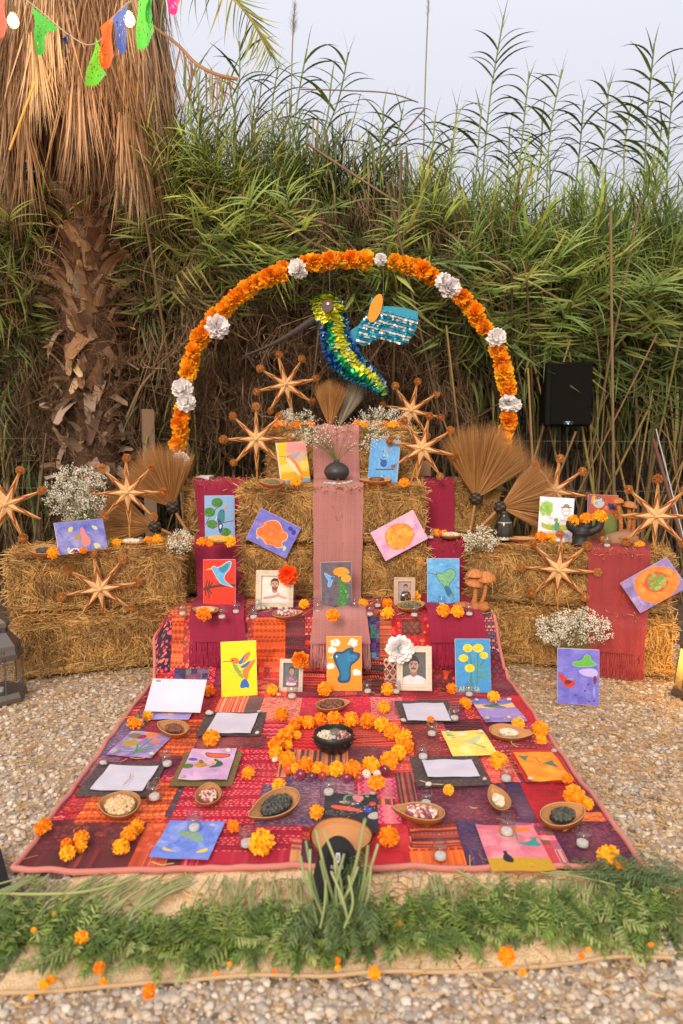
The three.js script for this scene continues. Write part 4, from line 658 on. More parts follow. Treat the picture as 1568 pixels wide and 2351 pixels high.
board('yellow and pink painting of a white and orange bird in flight', [[635, 1019], [702, 1011], [711, 1108], [645, 1112]], leanPlane([645, 1113], [711, 1109], H3, 8), 0.012, (x, h) => {
  x.fillStyle = '#f0c832'; x.fillRect(0, 0, 100, h); fillB(x, '#e8a0a0', [40, -10], [110, -14], [112, 30], [60, 26], [20, 34]); fillB(x, '#b0a8c8', [10, 44], [40, 30], [96, 28], [110, 40], [50, 48]); fillB(x, '#f0dc70', [-10, 60], [50, 54], [110, 50], [110, 78], [-10, 80]); fillB(x, '#e8b028', [-10, 84], [50, 80], [110, 84], [110, 98], [-10, 98]); fillB(x, '#88a8d8', [-10, 104], [50, 98], [110, 102], [110, 116], [40, 114], [-10, 120]); fillB(x, '#e8b430', [-10, 122], [110, 116], [110, 140], [-10, 142]); fillB(x, '#e89a6a', [10, 140], [110, 134], [110, 160], [10, 160]);
  fillB(x, '#e9ddd0', [22, 38], [34, 42], [54, 62], [72, 86], [66, 96], [48, 78], [30, 58]); fillB(x, '#f0921e', [24, 34], [40, 36], [60, 54], [76, 84], [74, 104], [66, 88], [50, 56], [34, 42]); fillB(x, '#d8bcae', [54, 50], [80, 26], [98, 28], [88, 46], [64, 62]); fillB(x, '#e0761e', [50, 106], [62, 96], [76, 100], [70, 110]); line(x, '#8a7a6a', 1.4, [4, 36], [22, 38]); dot(x, '#446', 30, 40, 1.6);
}, { out: 0.004 });
board('blue painting of a small teal bird on a dark twig', [[852, 1010], [919, 1010], [912, 1110], [844, 1103]], leanPlane([844, 1108], [912, 1110], H3, 8), 0.012, (x, h) => {
  x.fillStyle = '#5a9cdc'; x.fillRect(0, 0, 100, h); brush(x, h, ['#7ab4ec', '#4088cc', '#9accf4'], 120, .35, 1.4, 26);
  inside(x, ['#2f6a9a', '#88b8b8', '#1f4f90', '#a0c8c0'], 60, 50, 62, 14, 30, .9, 4); fillB(x, '#2850a8', [40, 66], [56, 60], [64, 80], [50, 90], [38, 82]); line(x, '#3a2430', 3, [26, 96], [52, 95], [86, 93]); inside(x, ['#3a6a90', '#a8ccd0'], 26, 48, 112, 9, 16, .8, 3); line(x, '#e07a5a', 3, [58, 38], [76, 24]);
}, { out: 0.004 });
const colZ = (z) => ({ p: V3(0, 0, z), n: ZN.clone() });
board('purple watercolour with an orange flower tilted on the left of the pink runner', [[602, 1167], [689, 1212], [658, 1283], [561, 1236]], colZ(-4.475), 0.004, (x, h) => {
  x.fillStyle = '#6f70d0'; x.fillRect(0, 0, 100, h); wash(x, h, ['#5a5cc4', '#8a8ade', '#4648b0', '#9a9ae8'], 60, .3, 4, 14);
  const f = [[30, 16], [44, 8], [58, 14], [66, 26], [80, 24], [84, 40], [74, 48], [84, 58], [70, 66], [58, 62], [46, 70], [34, 60], [16, 60], [12, 44], [24, 36], [22, 24]]; outB(x, '#ee7a34', '#f0d8b8', 1.2, ...f); inside(x, ['#f0583c', '#e8702a', '#c8642a', '#f49a50'], 70, 48, 40, 30, 26, .4, 8); fillB(x, '#f06a48', [8, 32], [22, 28], [18, 38]); dot(x, '#3a3c9c', 80, 12, 6, 5); dot(x, '#3436a0', 90, 16, 5, 6); fillB(x, '#a8d8a0', [82, 52], [92, 54], [90, 66], [84, 62]); dot(x, '#d8d870', 22, 64, 3, 2, .4);
});
board('pink watercolour with an orange round flower tilted on the right of the pink runner', [[850, 1222], [948, 1172], [983, 1235], [885, 1290]], colZ(-4.475), 0.004, (x, h) => {
  x.fillStyle = '#d8a8cc'; x.fillRect(0, 0, 100, h); wash(x, h, ['#c890c0', '#e8c4dc', '#b078b0', '#eed2e4'], 60, .35, 4, 14);
  outB(x, '#f2932e', '#c85818', 1.5, [20, 30], [28, 14], [46, 8], [66, 12], [78, 24], [80, 42], [70, 56], [52, 62], [32, 58], [20, 46]); inside(x, ['#f8c448', '#f2a83a', '#e86a28', '#fad478', '#f08030'], 90, 50, 35, 28, 24, .4, 7); inside(x, ['#e8621e'], 26, 50, 36, 29, 25, .25, 4);
});
board('lilac watercolour with a pink flower leaning by the baby breath on the left wing', [[123, 1200], [235, 1191], [249, 1259], [136, 1276]], leanPlane([136, 1277], [249, 1260], H2, 14), 0.003, (x, h) => {
  x.fillStyle = '#7f86d8'; x.fillRect(0, 0, 100, h); wash(x, h, ['#5a66cc', '#a8a8e4', '#c0bce8', '#4a5cc8', '#8aa0d8'], 70, .4, 5, 16);
  fillB(x, '#f09088', [48, 14], [56, 12], [60, 28], [68, 38], [64, 48], [54, 50], [46, 42], [50, 30]); fillB(x, '#c09a2c', [34, 26], [46, 26], [48, 34], [38, 36]); fillB(x, '#e4d878', [24, 12], [36, 8], [34, 18], [26, 20]); fillB(x, '#d8dcb0', [70, 44], [84, 46], [86, 56], [74, 58]); fillB(x, '#d8dca8', [16, 48], [22, 46], [24, 58], [18, 60]); dot(x, '#fff', 32, 57, 11, 7); inside(x, ['#5a2438', '#d84838', '#43203c'], 18, 32, 57, 8, 5, .9, 3); fillB(x, '#d8dcc0', [72, 10], [86, 14], [84, 22], [76, 18]);
});
board('white painting of a green hummingbird and a skull wearing a hat', [[1239, 1139], [1320, 1145], [1312, 1245], [1234, 1240]], leanPlane([1234, 1244], [1312, 1246], H2, 10), 0.012, (x, h) => {
  x.fillStyle = '#e4dcee'; x.fillRect(0, 0, 100, h); wash(x, h, ['#d8ccec', '#f0ecf6'], 30, .3);
  inside(x, ['#8ac04a', '#6a9a38', '#70b848', '#a0a840'], 90, 20, 36, 20, 22, .6, 8); fillB(x, '#8fae3c', [2, 74], [30, 86], [60, 84], [94, 76], [96, 96], [60, 100], [20, 100]); inside(x, ['#a8b848', '#6f9a30', '#c0a850'], 60, 50, 90, 44, 10, .5, 6); fillB(x, '#4f8a6a', [46, 74], [60, 72], [64, 104], [48, 104]); fillB(x, '#7a9a30', [42, 66], [54, 60], [60, 70], [48, 76]); line(x, '#445', 1.2, [28, 62], [42, 66]); fillB(x, '#b8b0d8', [10, 104], [90, 100], [88, 124], [12, 124]);
  x.lineWidth = 1.4; x.strokeStyle = '#222'; dot(x, '#f4f0f4', 78, 40, 12, 12); x.beginPath(); x.ellipse(78, 40, 12, 12, 0, 0, 7); x.stroke(); dot(x, '#c87a4a', 74, 39, 3.6); dot(x, '#c87a4a', 84, 39, 3.6); dot(x, '#f4ece8', 74, 39, 2); dot(x, '#f4ece8', 84, 39, 2); fillB(x, '#8a8478', [68, 28], [72, 18], [84, 17], [90, 27]); line(x, '#55504a', 3, [64, 29], [78, 27], [94, 28]); for (const p of [[[78, 53], [76, 68]], [[66, 66], [62, 80]], [[70, 70], [76, 72]]]) { line(x, '#222', 4.6, ...p); line(x, '#f4f0f4', 2.6, ...p); }
});
board('red and olive painting of a blue flowered skull behind the black vase', [[1355, 1134], [1427, 1139], [1408, 1249], [1341, 1247]], leanPlane([1341, 1246], [1408, 1248], H2, 10), 0.014, (x, h) => {
  x.fillStyle = '#a8442e'; x.fillRect(0, 0, 100, h); wash(x, h, ['#b8502c', '#c86a34', '#983a2c'], 40, .4); fillB(x, '#6a4a78', [-5, -5], [10, -5], [4, 60], [-8, 60]); fillB(x, '#e0902c', [12, 2], [30, 4], [20, 30], [10, 34]); fillB(x, '#6a7a3a', [20, 70], [110, 60], [110, 170], [-10, 170], [-10, 90]); wash(x, h, ['#5a6a34'], 1);
  dot(x, '#9ab8c0', 36, 28, 19, 18); dot(x, '#c87a78', 28, 30, 5, 6); dot(x, '#e0a09a', 44, 32, 5, 5); for (const [a, b] of [[28, 12], [36, 10], [52, 18]]) { dot(x, '#3a3c5a', a, b, 5); dot(x, '#d8a83a', a, b, 2); } for (const [a, b] of [[72, 34], [82, 36], [76, 44], [86, 44]]) dot(x, '#2c2c54', a, b, 6, 7); for (let k = 0; k < 8; k++) line(x, '#e0787a', 1.5, [62, 44], [62 + 7 * Math.cos(k * .785), 44 + 7 * Math.sin(k * .785)]);
  dot(x, '#7a4a20', 34, h - 34, 30, 28); inside(x, ['#8a5a28', '#6a3c1c'], 30, 34, h - 34, 26, 24, .4, 5); dot(x, '#8a9080', 32, h - 36, 5);
});
{ const pl = { p: armO(ARMR).addScaledVector(armN(ARMR), 0.125).add(V3(0, .45, 0)), n: armN(ARMR).multiplyScalar(0.985).addScaledVector(UP, 0.12).normalize() };
  board('purple watercolour of an orange flower with green heart tilted at the right end', [[1424, 1336], [1534, 1279], [1576, 1347], [1469, 1411]], pl, 0.004, (x, h) => {
    x.fillStyle = '#8a78b4'; x.fillRect(0, 0, 100, h); wash(x, h, ['#6a5a9c', '#a894cc', '#c8b8e0', '#5a4c8c'], 60, .35, 4, 14);
    fillB(x, '#f0762c', [26, 6], [50, 0], [78, 6], [96, 24], [98, 46], [84, 62], [56, 70], [30, 66], [16, 48], [16, 24]); inside(x, ['#f49a40', '#e8541e', '#f8b050', '#f08a30'], 110, 57, 34, 38, 30, .35, 8); inside(x, ['#d8401c'], 40, 58, 32, 24, 20, .35, 5); dot(x, '#c84420', 58, 32, 22, 19); inside(x, ['#86a850', '#6f9440', '#9ab860'], 70, 58, 32, 17, 15, .8, 6); for (let k = 0; k < 5; k++) line(x, '#5f8438', 1, [58, 32], [58 + 13 * Math.cos(k * 1.26), 32 + 12 * Math.sin(k * 1.26)]);
  }); }
board('purple painting with a red bird and green leaf standing on the gravel', [[1280, 1488], [1377, 1492], [1375, 1622], [1279, 1615]], leanPlane([1279, 1616], [1375, 1623], 0.01, 10), 0.014, (x, h) => {
  x.fillStyle = '#6a68c8'; x.fillRect(0, 0, 100, h); wash(x, h, ['#5250b4', '#8482d8', '#3c3aa0', '#9c94dc'], 70, .35, 5, 18); fillB(x, '#b0a8e0', [46, 50], [96, 44], [98, 68], [60, 66]);
  outB(x, '#5aaa3a', '#8ac878', 1, [34, 32], [62, 28], [66, 10], [80, 16], [80, 28], [98, 36], [76, 42], [40, 44]); fillB(x, '#c0301c', [0, 60], [14, 66], [22, 76], [44, 80], [40, 94], [18, 98], [14, 84], [4, 74]); fillB(x, '#54241c', [18, 76], [40, 82], [18, 92]); line(x, '#c88a5a', 1.4, [24, 76], [40, 73]); dot(x, '#6a2040', 90, 74, 4, 10); for (const [a, b] of [[74, 86], [66, 102], [44, 114], [76, 128], [88, 126]]) dot(x, '#6a2040', a, b, 2.5); dot(x, '#8a88dc', 88, 104, 3, 14);
});
board('plain brown cardboard sheet on the right maroon runner behind the stars', [[949, 1057], [989, 1058], [989, 1093], [949, 1093]], leanPlane([949, 1094], [989, 1094], H3 + 0.02, 6), 0.004, (x, h) => { x.fillStyle = '#a07a5c'; x.fillRect(0, 0, 100, h); wash(x, h, ['#98724f', '#aa8666'], 20, .3); }, { cat: 'cardboard', edge: MAT(.4, .28, .2) });
solo('foam_slab', box(0.1, 0.03, 0.2, 0.004), MAT(.7, .68, .64, .9), 'small white foam slab tucked behind the left maroon runner', 'foam', V3(-1.02, 3 * B + 0.03, -5.1));

// framed photographs
const portrait = (x, h, o) => { // a printed photograph of a person: head, hair, neck, shoulders
  x.fillStyle = o.bg[0]; x.fillRect(0, 0, 100, h); wash(x, h, o.bg, 26, .4, 8, 26);
  const { cx, cy, r } = o; fillB(x, o.shirt, [cx - r * 2.6, h + 10], [cx - r * 2.2, cy + r * 2.2], [cx - r * .9, cy + r * 1.5], [cx + r * .9, cy + r * 1.5], [cx + r * 2.2, cy + r * 2.2], [cx + r * 2.6, h + 10]); inside(x, o.folds, 26, cx, cy + r * 3, r * 1.8, r * 1.1, .35, r * .4);
  fillB(x, o.skin2, [cx - r * .5, cy + r * .6], [cx + r * .5, cy + r * .6], [cx + r * .6, cy + r * 1.5], [cx, cy + r * 1.9], [cx - r * .6, cy + r * 1.5]); dot(x, o.hair, cx, cy - r * .3, r * o.hw, r * o.hh); dot(x, o.skin, cx, cy + r * .12, r * .76, r * 1.02); dot(x, o.skin2, cx - r * .82, cy + r * .1, r * .12, r * .24); dot(x, o.skin2, cx + r * .82, cy + r * .1, r * .12, r * .24);
  fillB(x, o.hair, [cx - r * .8, cy - r * .4], [cx - r * .5, cy - r * .95], [cx, cy - r * 1.05], [cx + r * .5, cy - r * .95], [cx + r * .8, cy - r * .4], [cx + r * .3, cy - r * .62], [cx - r * .3, cy - r * .62]);
  for (const s of [-1, 1]) { line(x, o.hair, r * .1, [cx + s * r * .5, cy - r * .16], [cx + s * r * .18, cy - r * .18]); dot(x, '#2a1a14', cx + s * r * .33, cy - r * .0, r * .11, r * .07); }
  dot(x, o.skin2, cx, cy + r * .32, r * .13, r * .2); line(x, '#8a4a40', r * .1, [cx - r * .24, cy + r * .62], [cx, cy + r * .67], [cx + r * .24, cy + r * .62]); if (o.beard) { fillB(x, o.beard, [cx - r * .7, cy + r * .4], [cx - r * .5, cy + r * .55], [cx, cy + r * .46], [cx + r * .5, cy + r * .55], [cx + r * .7, cy + r * .4], [cx + r * .5, cy + r * 1.1], [cx, cy + r * 1.28], [cx - r * .5, cy + r * 1.1]); line(x, '#a0605a', r * .1, [cx - r * .2, cy + r * .7], [cx + r * .2, cy + r * .7]); } if (o.tache) line(x, o.tache, r * .16, [cx - r * .36, cy + r * .56], [cx, cy + r * .46], [cx + r * .36, cy + r * .56]);
  if (o.more) o.more(x, h);
};
function framed(label, corners, pl, bw, rgb, draw) {
  const r = rectOn(corners, pl), t = thing('photo_frame', label, 'framed photo', r.c); t.quaternion.copy(r.q);
  const s = new THREE.Shape(); const w = r.W / 2, h = r.H / 2, b = bw; s.moveTo(-w, -h); s.lineTo(w, -h); s.lineTo(w, h); s.lineTo(-w, h); s.closePath(); const k = new THREE.Path(); k.moveTo(-w + b, -h + b); k.lineTo(-w + b, h - b); k.lineTo(w - b, h - b); k.lineTo(w - b, -h + b); k.closePath(); s.holes.push(k);
  const grain = tex(64, 64, (x, W, H) => { x.fillStyle = '#fff'; x.fillRect(0, 0, W, H); for (let i = 0; i < 160; i++) { x.fillStyle = `rgba(120,100,80,${R(0.04, 0.2)})`; x.fillRect(rnd() * W, rnd() * H, R(4, 24), 1); } }, true, [6, 6]);
  const f = mesh('frame', new THREE.ExtrudeGeometry(s, { depth: 0.014, bevelEnabled: true, bevelThickness: 0.003, bevelSize: 0.003, bevelSegments: 2 }), new THREE.MeshStandardMaterial({ color: col(...rgb), map: grain, roughness: 0.8 }), t); f.position.z = -0.006;
  mesh('lip', (() => { const q = s.clone(); const i = b * 0.72, S = new THREE.Shape(); S.moveTo(-w + i, -h + i); S.lineTo(w - i, -h + i); S.lineTo(w - i, h - i); S.lineTo(-w + i, h - i); S.closePath(); S.holes.push(k); return new THREE.ExtrudeGeometry(S, { depth: 0.004, bevelEnabled: false }); })(), MAT(rgb[0] * 1.08, rgb[1] * 1.06, rgb[2] * 1.04, .7), t).position.z = 0.0115;
  mesh('backing', box(r.W - 0.008, r.H - 0.008, 0.004), MAT(.3, .22, .15), t).position.z = -0.009;
  mesh('photo', new THREE.PlaneGeometry(r.W - 2 * b + 0.002, r.H - 2 * b + 0.002), new THREE.MeshPhysicalMaterial({ map: artTex(r.W, r.H, draw, 260, false), roughness: 0.3, clearcoat: 0.25, clearcoatRoughness: 0.12 }), t).position.z = -0.004;
}
const BGL = ['#e6dcd4', '#f0e6dc', '#d8ccc4', '#cfc4bc'];
framed('whitewashed frame with a photo of a smiling man in a white shirt', [[588, 1309], [674, 1312], [672, 1393], [589, 1393]], leanPlane([589, 1394], [672, 1394], BT, 9), 0.031, [.62, .54, .45], (x, h) => portrait(x, h, { bg: BGL, cx: 50, cy: 32, r: 18, skin: '#c89478', skin2: '#a87258', hair: '#2c2420', hw: .86, hh: .95, shirt: '#cfd0da', folds: ['#b8bccb', '#e4e4ea', '#9aa2b8'], beard: '#6a4434', more: (x, h) => { line(x, '#c08a6e', 9, [12, 84], [40, 80], [66, 72]); line(x, '#cf9a7e', 10, [90, 82], [70, 78], [62, 68]); x.globalAlpha = 1; } }));
framed('narrow wooden frame with a photo of a woman in black sitting indoors', [[904, 1326], [952, 1327], [952, 1389], [906, 1389]], leanPlane([906, 1390], [952, 1390], BT, 9), 0.022, [.5, .36, .26], (x, h) => portrait(x, h, { bg: ['#9a8a90', '#c8bcc0', '#706a70', '#d8d0d4'], cx: 60, cy: 40, r: 16, skin: '#b88468', skin2: '#98664c', hair: '#241c1c', hw: 1, hh: 1.05, shirt: '#1e1e24', folds: ['#2c2c34', '#14141a'], more: (x, h) => { line(x, '#b07a60', 8, [34, 88], [52, 84], [70, 80]); dot(x, '#e8e0d8', 42, 90, 10, 6); } }));
framed('small whitewashed frame with a photo of a woman in a patterned blouse', [[644, 1513], [696, 1515], [693, 1587], [642, 1586]], leanPlane([642, 1587], [693, 1588], 0.026, 14), 0.018, [.6, .52, .44], (x, h) => portrait(x, h, { bg: ['#4a6068', '#304048', '#5a7078', '#202c30'], cx: 52, cy: 44, r: 17, skin: '#b98468', skin2: '#9a684e', hair: '#221a18', hw: 1.05, hh: 1.15, shirt: '#6a5078', folds: ['#c8b8d0', '#3a2c4a', '#8a70a0', '#ddd0e4'], more: (x, h) => { dot(x, '#e4dce4', 50, h - 22, 30, 10); line(x, '#b07a60', 8, [22, h - 40], [36, h - 28], [52, h - 30]); line(x, '#b07a60', 8, [84, h - 40], [70, h - 28], [56, h - 28]); } }));
framed('whitewashed frame with a faded photo of a man with a moustache', [[912, 1485], [990, 1484], [990, 1586], [911, 1583]], leanPlane([911, 1587], [990, 1588], 0.026, 14), 0.03, [.66, .57, .48], (x, h) => portrait(x, h, { bg: ['#55585c', '#44474c', '#62656a', '#383a3e'], cx: 48, cy: 50, r: 25, skin: '#b08a86', skin2: '#8a6662', hair: '#2a2628', hw: .96, hh: 1.1, shirt: '#d0ccd6', folds: ['#b4b0bc', '#e4e0e8'], tache: '#33282a' }));

// sheets, letters and paintings lying on the blanket
const scribble = (x, h, rows, y0, y1, a) => { for (let i = 0; i < rows; i++) { const y = lerp(y0, y1, i / Math.max(1, rows - 1)) * h; let px = 8; while (px < 92 * R(0.7, 1)) { const w = R(3, 9); x.globalAlpha = a; const p = []; for (let k = 0; k <= 4; k++) p.push([px + w * k / 4, y + R(-1.3, 1.3)]); line(x, '#55587a', 0.5, ...p); px += w + 2; } } x.globalAlpha = 1; };
const letter = (rows, y0, y1, a, extra) => (x, h) => { x.fillStyle = '#c6c2d4'; x.fillRect(0, 0, 100, h); wash(x, h, ['#bebace', '#d0cede'], 14, .3); scribble(x, h, rows, y0, y1, a); if (extra) extra(x, h); };
const matDraw = (c) => (x, h) => { x.fillStyle = c[0]; x.fillRect(0, 0, 100, h); for (let y = 4; y < h; y += 8) for (let i = (y / 8 % 2 | 0) * 5; i < 100; i += 10) { x.fillStyle = c[1]; x.fillRect(i, y, 4, 4); x.fillStyle = c[2]; x.fillRect(i + 1, y + 1, 2, 2); } wash(x, h, c, 40, .2); };
const BRN = ['#4a3c3e', '#6a5a58', '#35292c'], OLV = ['#6e5f34', '#85744a', '#54482a'];
sheet('place_mat', 'dark brown dotted place mat under the upper left letter', 'place mat', [[468, 1634], [607, 1636], [603, 1688], [455, 1692]], 0.034, matDraw(BRN), { curl: 0.003 });
sheet('place_mat', 'dark brown dotted place mat under the upper right letter', 'place mat', [[907, 1609], [1028, 1607], [1052, 1656], [920, 1661]], 0.034, matDraw(BRN), { curl: 0.003 });
sheet('place_mat', 'dark brown dotted place mat under the lower left letter', 'place mat', [[218, 1750], [377, 1749], [350, 1830], [183, 1827]], 0.034, matDraw(BRN), { curl: 0.003 });
sheet('place_mat', 'dark brown dotted place mat under the lower right letter', 'place mat', [[941, 1738], [1099, 1735], [1126, 1804], [954, 1805]], 0.034, matDraw(BRN), { curl: 0.003 });
sheet('place_mat', 'olive velvet place mat under the painting of an orange boat shape', 'place mat', [[425, 1727], [555, 1724], [535, 1807], [390, 1803]], 0.034, matDraw(OLV), { curl: 0.003 });
sheet('letter', 'handwritten letter on the upper left brown mat', 'letter', [[491, 1637], [587, 1637], [581, 1685], [480, 1681]], 0.043, letter(7, .2, .6, .35, (x, h) => { x.globalAlpha = .5; line(x, '#446', .8, [30, h * .86], [36, h * .8], [42, h * .88], [50, h * .8]); x.globalAlpha = 1; }));
sheet('letter', 'handwritten letter on the upper right brown mat', 'letter', [[925, 1614], [1021, 1613], [1032, 1654], [935, 1655]], 0.043, letter(4, .12, .4, .6));
sheet('letter', 'handwritten letter with a straw on it on the lower left brown mat', 'letter', [[248, 1755], [359, 1759], [333, 1815], [211, 1813]], 0.043, letter(9, .12, .85, .3));
sheet('letter', 'mostly blank letter on the lower right brown mat', 'letter', [[968, 1746], [1083, 1742], [1101, 1782], [982, 1784]], 0.043, letter(3, .12, .34, .5));
solo('straw_stalk', xf(stem(0.1, 0.0022, 0.1), V3(0, 0, 0), quat(Math.PI / 2, 0, 0)), MAT(.5, .3, .16), 'single bent dry stalk lying on the lower left letter', 'straw', G(292, 1788, 0.056));
sheet('painting', 'lavender watercolour peeking out below the blank white sheet', 'painting', [[350, 1622], [448, 1622], [434, 1652], [328, 1652]], 0.036, (x, h) => { x.fillStyle = '#a59ad8'; x.fillRect(0, 0, 100, h); wash(x, h, ['#8a80cc', '#c0b4e4'], 30, .4); inside(x, ['#e0a850', '#e8c878', '#d08a5a'], 40, 46, h * .45, 26, h * .25, .8, 6); dot(x, '#b85a6a', 48, h * .4, 12, 4); });
{ // blank white sheet propped up on its rear edge
  const a = leanPlane([322, 1634], [460, 1636], 0.05, 52);
  const r = rectOn([[360, 1557], [475, 1562], [460, 1635], [322, 1634]], a), o = thing('paper_sheet', 'large blank white sheet with a small barcode propped at the left', 'paper', r.c); o.quaternion.copy(r.q);
  mesh('board', box(r.W, r.H, 0.004, 0.0015), MAT(.72, .7, .72, .9), o); mesh('print', new THREE.PlaneGeometry(r.W - 0.004, r.H - 0.004), new THREE.MeshStandardMaterial({ map: artTex(r.W, r.H, (x, h) => { x.fillStyle = '#c8c4d6'; x.fillRect(0, 0, 100, h); wash(x, h, ['#c4c0d4', '#d0cede'], 10, .3, 20, 50); x.fillStyle = '#334'; for (let i = 0; i < 12; i++) x.fillRect(6 + i * .8, 2, .2 + (i * 7 % 3) * .17, 4.4); x.fillRect(70, 4, 1.4, .7); x.fillRect(77, 4, 1.6, .7); }, 400, false), roughness: .85 }), o).position.z = 0.0028;
}
sheet('painting', 'watercolour of orange round flowers on green stems lying at left', 'painting', [[295, 1674], [388, 1688], [360, 1738], [251, 1737]], 0.034, (x, h) => { x.fillStyle = '#9a80b8'; x.fillRect(0, 0, 100, h); wash(x, h, ['#7a60a8', '#c0a8d4', '#d4c0e0', '#6a5098'], 60, .4); for (const p of [[[36, 50], [50, 70], [54, 100]], [[62, 30], [58, 60], [54, 100]], [[80, 55], [62, 80], [54, 100]], [[20, 100], [40, 92], [60, 96]], [[56, 90], [84, 76], [98, 66]], [[60, 96], [86, 90]]]) line(x, '#3f8a4a', 4, ...p); dot(x, '#e87a3a', 52, 14, 17, 12); dot(x, '#7a7038', 18, 22, 15, 12); dot(x, '#a89030', 26, 58, 18, 15); dot(x, '#c87850', 76, 40, 13, 9); });
sheet('painting', 'lilac watercolour of an orange boat shape on the olive mat', 'painting', [[440, 1718], [542, 1721], [523, 1788], [409, 1792]], 0.043, (x, h) => { x.fillStyle = '#c8a0c8'; x.fillRect(0, 0, 100, h); wash(x, h, ['#b488b8', '#dcc0dc', '#a078ac'], 50, .4); outB(x, '#e0602c', '#4a2a2c', 2.5, [32, 12], [48, 20], [72, 24], [92, 26], [84, 40], [60, 40], [38, 30]); fillB(x, '#2f5a48', [56, 40], [66, 50], [80, 62], [82, 80], [62, 88], [50, 84], [68, 72], [60, 56]); dot(x, '#c88a34', 34, 72, 14, 13); dot(x, '#5a7038', 8, 80, 12, 12); dot(x, '#4a5aa0', 12, 46, 10, 7); fillB(x, '#7a6a30', [24, 44], [34, 46], [40, 66], [28, 64]); dot(x, '#e8b04a', 58, 60, 8, 6); inside(x, ['#c84a38', '#e88a3a', '#3f6a4a'], 24, 40, 70, 20, 16, .7, 3); });
sheet('painting', 'blue watercolour with a grey green leaf lying near the front edge', 'painting', [[391, 1883], [513, 1887], [482, 1977], [342, 1968]], 0.034, (x, h) => { x.fillStyle = '#6a84d8'; x.fillRect(0, 0, 100, h); wash(x, h, ['#5470cc', '#8aa4e8', '#aebcf0', '#4660c0'], 60, .4); fillB(x, '#7ea088', [26, 24], [40, 36], [56, 30], [66, 40], [80, 58], [66, 64], [48, 52], [30, 50]); inside(x, ['#98b08a', '#6a8a98', '#86a070'], 30, 48, 44, 18, 10, .6, 4); fillB(x, '#e8b84a', [16, 82], [28, 90], [44, 92], [24, 94], [14, 90]); fillB(x, '#e8c83a', [76, 84], [90, 76], [92, 88], [72, 94]); fillB(x, '#c8b0b8', [70, 10], [84, 8], [84, 16]); });
sheet('painting', 'landscape watercolour with a dark green bird weighed down by stones', 'painting', [[1084, 1605], [1173, 1604], [1206, 1655], [1110, 1660]], 0.034, (x, h) => { x.fillStyle = '#8878c0'; x.fillRect(0, 0, 100, h); fillB(x, '#6a78c8', [-10, -5], [110, -5], [110, 16], [50, 26], [-10, 24]); fillB(x, '#e8b878', [-10, 34], [60, 40], [110, 24], [110, 56], [40, 62], [-10, 54]); fillB(x, '#9a84c4', [-10, 70], [60, 68], [110, 62], [110, 110], [-10, 110]); fillB(x, '#3a6a58', [12, 44], [36, 40], [48, 28], [60, 30], [64, 44], [80, 54], [64, 62], [36, 56]); inside(x, ['#2f5a5a', '#4a8a5a', '#5a4a4a'], 40, 46, 46, 26, 12, .7, 4); fillB(x, '#d84a30', [72, 28], [80, 28], [78, 36]); wash(x, h, ['#b0a0d8', '#f0d8b0'], 12, .3); });
sheet('painting', 'pale yellow watercolour of a faint hummingbird weighed down by stones', 'painting', [[1013, 1679], [1111, 1677], [1141, 1734], [1040, 1738]], 0.034, (x, h) => { x.fillStyle = '#e8d468'; x.fillRect(0, 0, 100, h); wash(x, h, ['#f0e088', '#dcc44c', '#f4ecb0', '#e0b848'], 50, .4); fillB(x, '#c8c088', [32, 56], [52, 48], [70, 34], [90, 28], [80, 50], [64, 66], [76, 84], [60, 74], [46, 62]); fillB(x, '#8fb070', [54, 54], [66, 68], [84, 86], [74, 86]); fillB(x, '#d85a48', [70, 84], [86, 86], [80, 94]); dot(x, '#dcdcd8', 44, 18, 12, 6); dot(x, '#9ab868', 18, 22, 10, 5); dot(x, '#d86a50', 22, 34, 5, 3); });
sheet('place_mat', 'red cloth mat under the orange hummingbird painting', 'place mat', [[1174, 1721], [1272, 1721], [1321, 1797], [1202, 1796]], 0.034, (x, h) => { x.fillStyle = '#c03024'; x.fillRect(0, 0, 100, h); wash(x, h, ['#b02820', '#cc4030'], 20, .4); }, { curl: 0.003 });
sheet('painting', 'orange painting of two green hummingbirds on the red mat', 'painting', [[1184, 1727], [1271, 1726], [1310, 1792], [1211, 1793]], 0.041, (x, h) => { x.fillStyle = '#f08a24'; x.fillRect(0, 0, 100, h); wash(x, h, ['#f49a30', '#e8701c', '#f8b040'], 50, .4); fillB(x, '#4f7a5a', [4, 12], [20, 20], [38, 14], [24, 32], [22, 44], [14, 38]); line(x, '#456', 1, [28, 18], [44, 14]); dot(x, '#e87a28', 48, 30, 8, 5); line(x, '#4a7a3a', 3, [48, 34], [52, 54]); fillB(x, '#4a705a', [56, 60], [70, 54], [88, 44], [82, 58], [92, 84], [80, 78], [66, 68]); line(x, '#456', 1, [44, 68], [60, 62]); });
sheet('painting', 'pink painting of a teal bird and an orange flower at the front right', 'painting', [[1088, 1894], [1218, 1894], [1282, 1998], [1133, 2001]], 0.034, (x, h) => { x.fillStyle = '#d8788a'; x.fillRect(0, 0, 100, h); wash(x, h, ['#c86078', '#e8a0a8', '#b85068', '#eab0b4'], 60, .35); x.fillStyle = '#c09420'; x.fillRect(0, h * .74, 100, h); fillB(x, '#e07a2c', [36, 4], [60, 8], [94, 6], [92, 18], [64, 22], [34, 18]); fillB(x, '#4aa050', [34, 24], [48, 22], [62, 38], [40, 34]); line(x, '#5a8a48', 3, [64, 24], [62, 44]); fillB(x, '#2f8f8a', [58, 48], [74, 52], [96, 34], [92, 48], [100, 60], [80, 60], [64, 56]); fillB(x, '#2a2430', [24, h * .8], [26, h * .7], [32, h * .64], [38, h * .7], [42, h * .8], [36, h * .86]); x.fillStyle = '#2a2430'; x.fillRect(29, h * .6, 6, h * .06); });
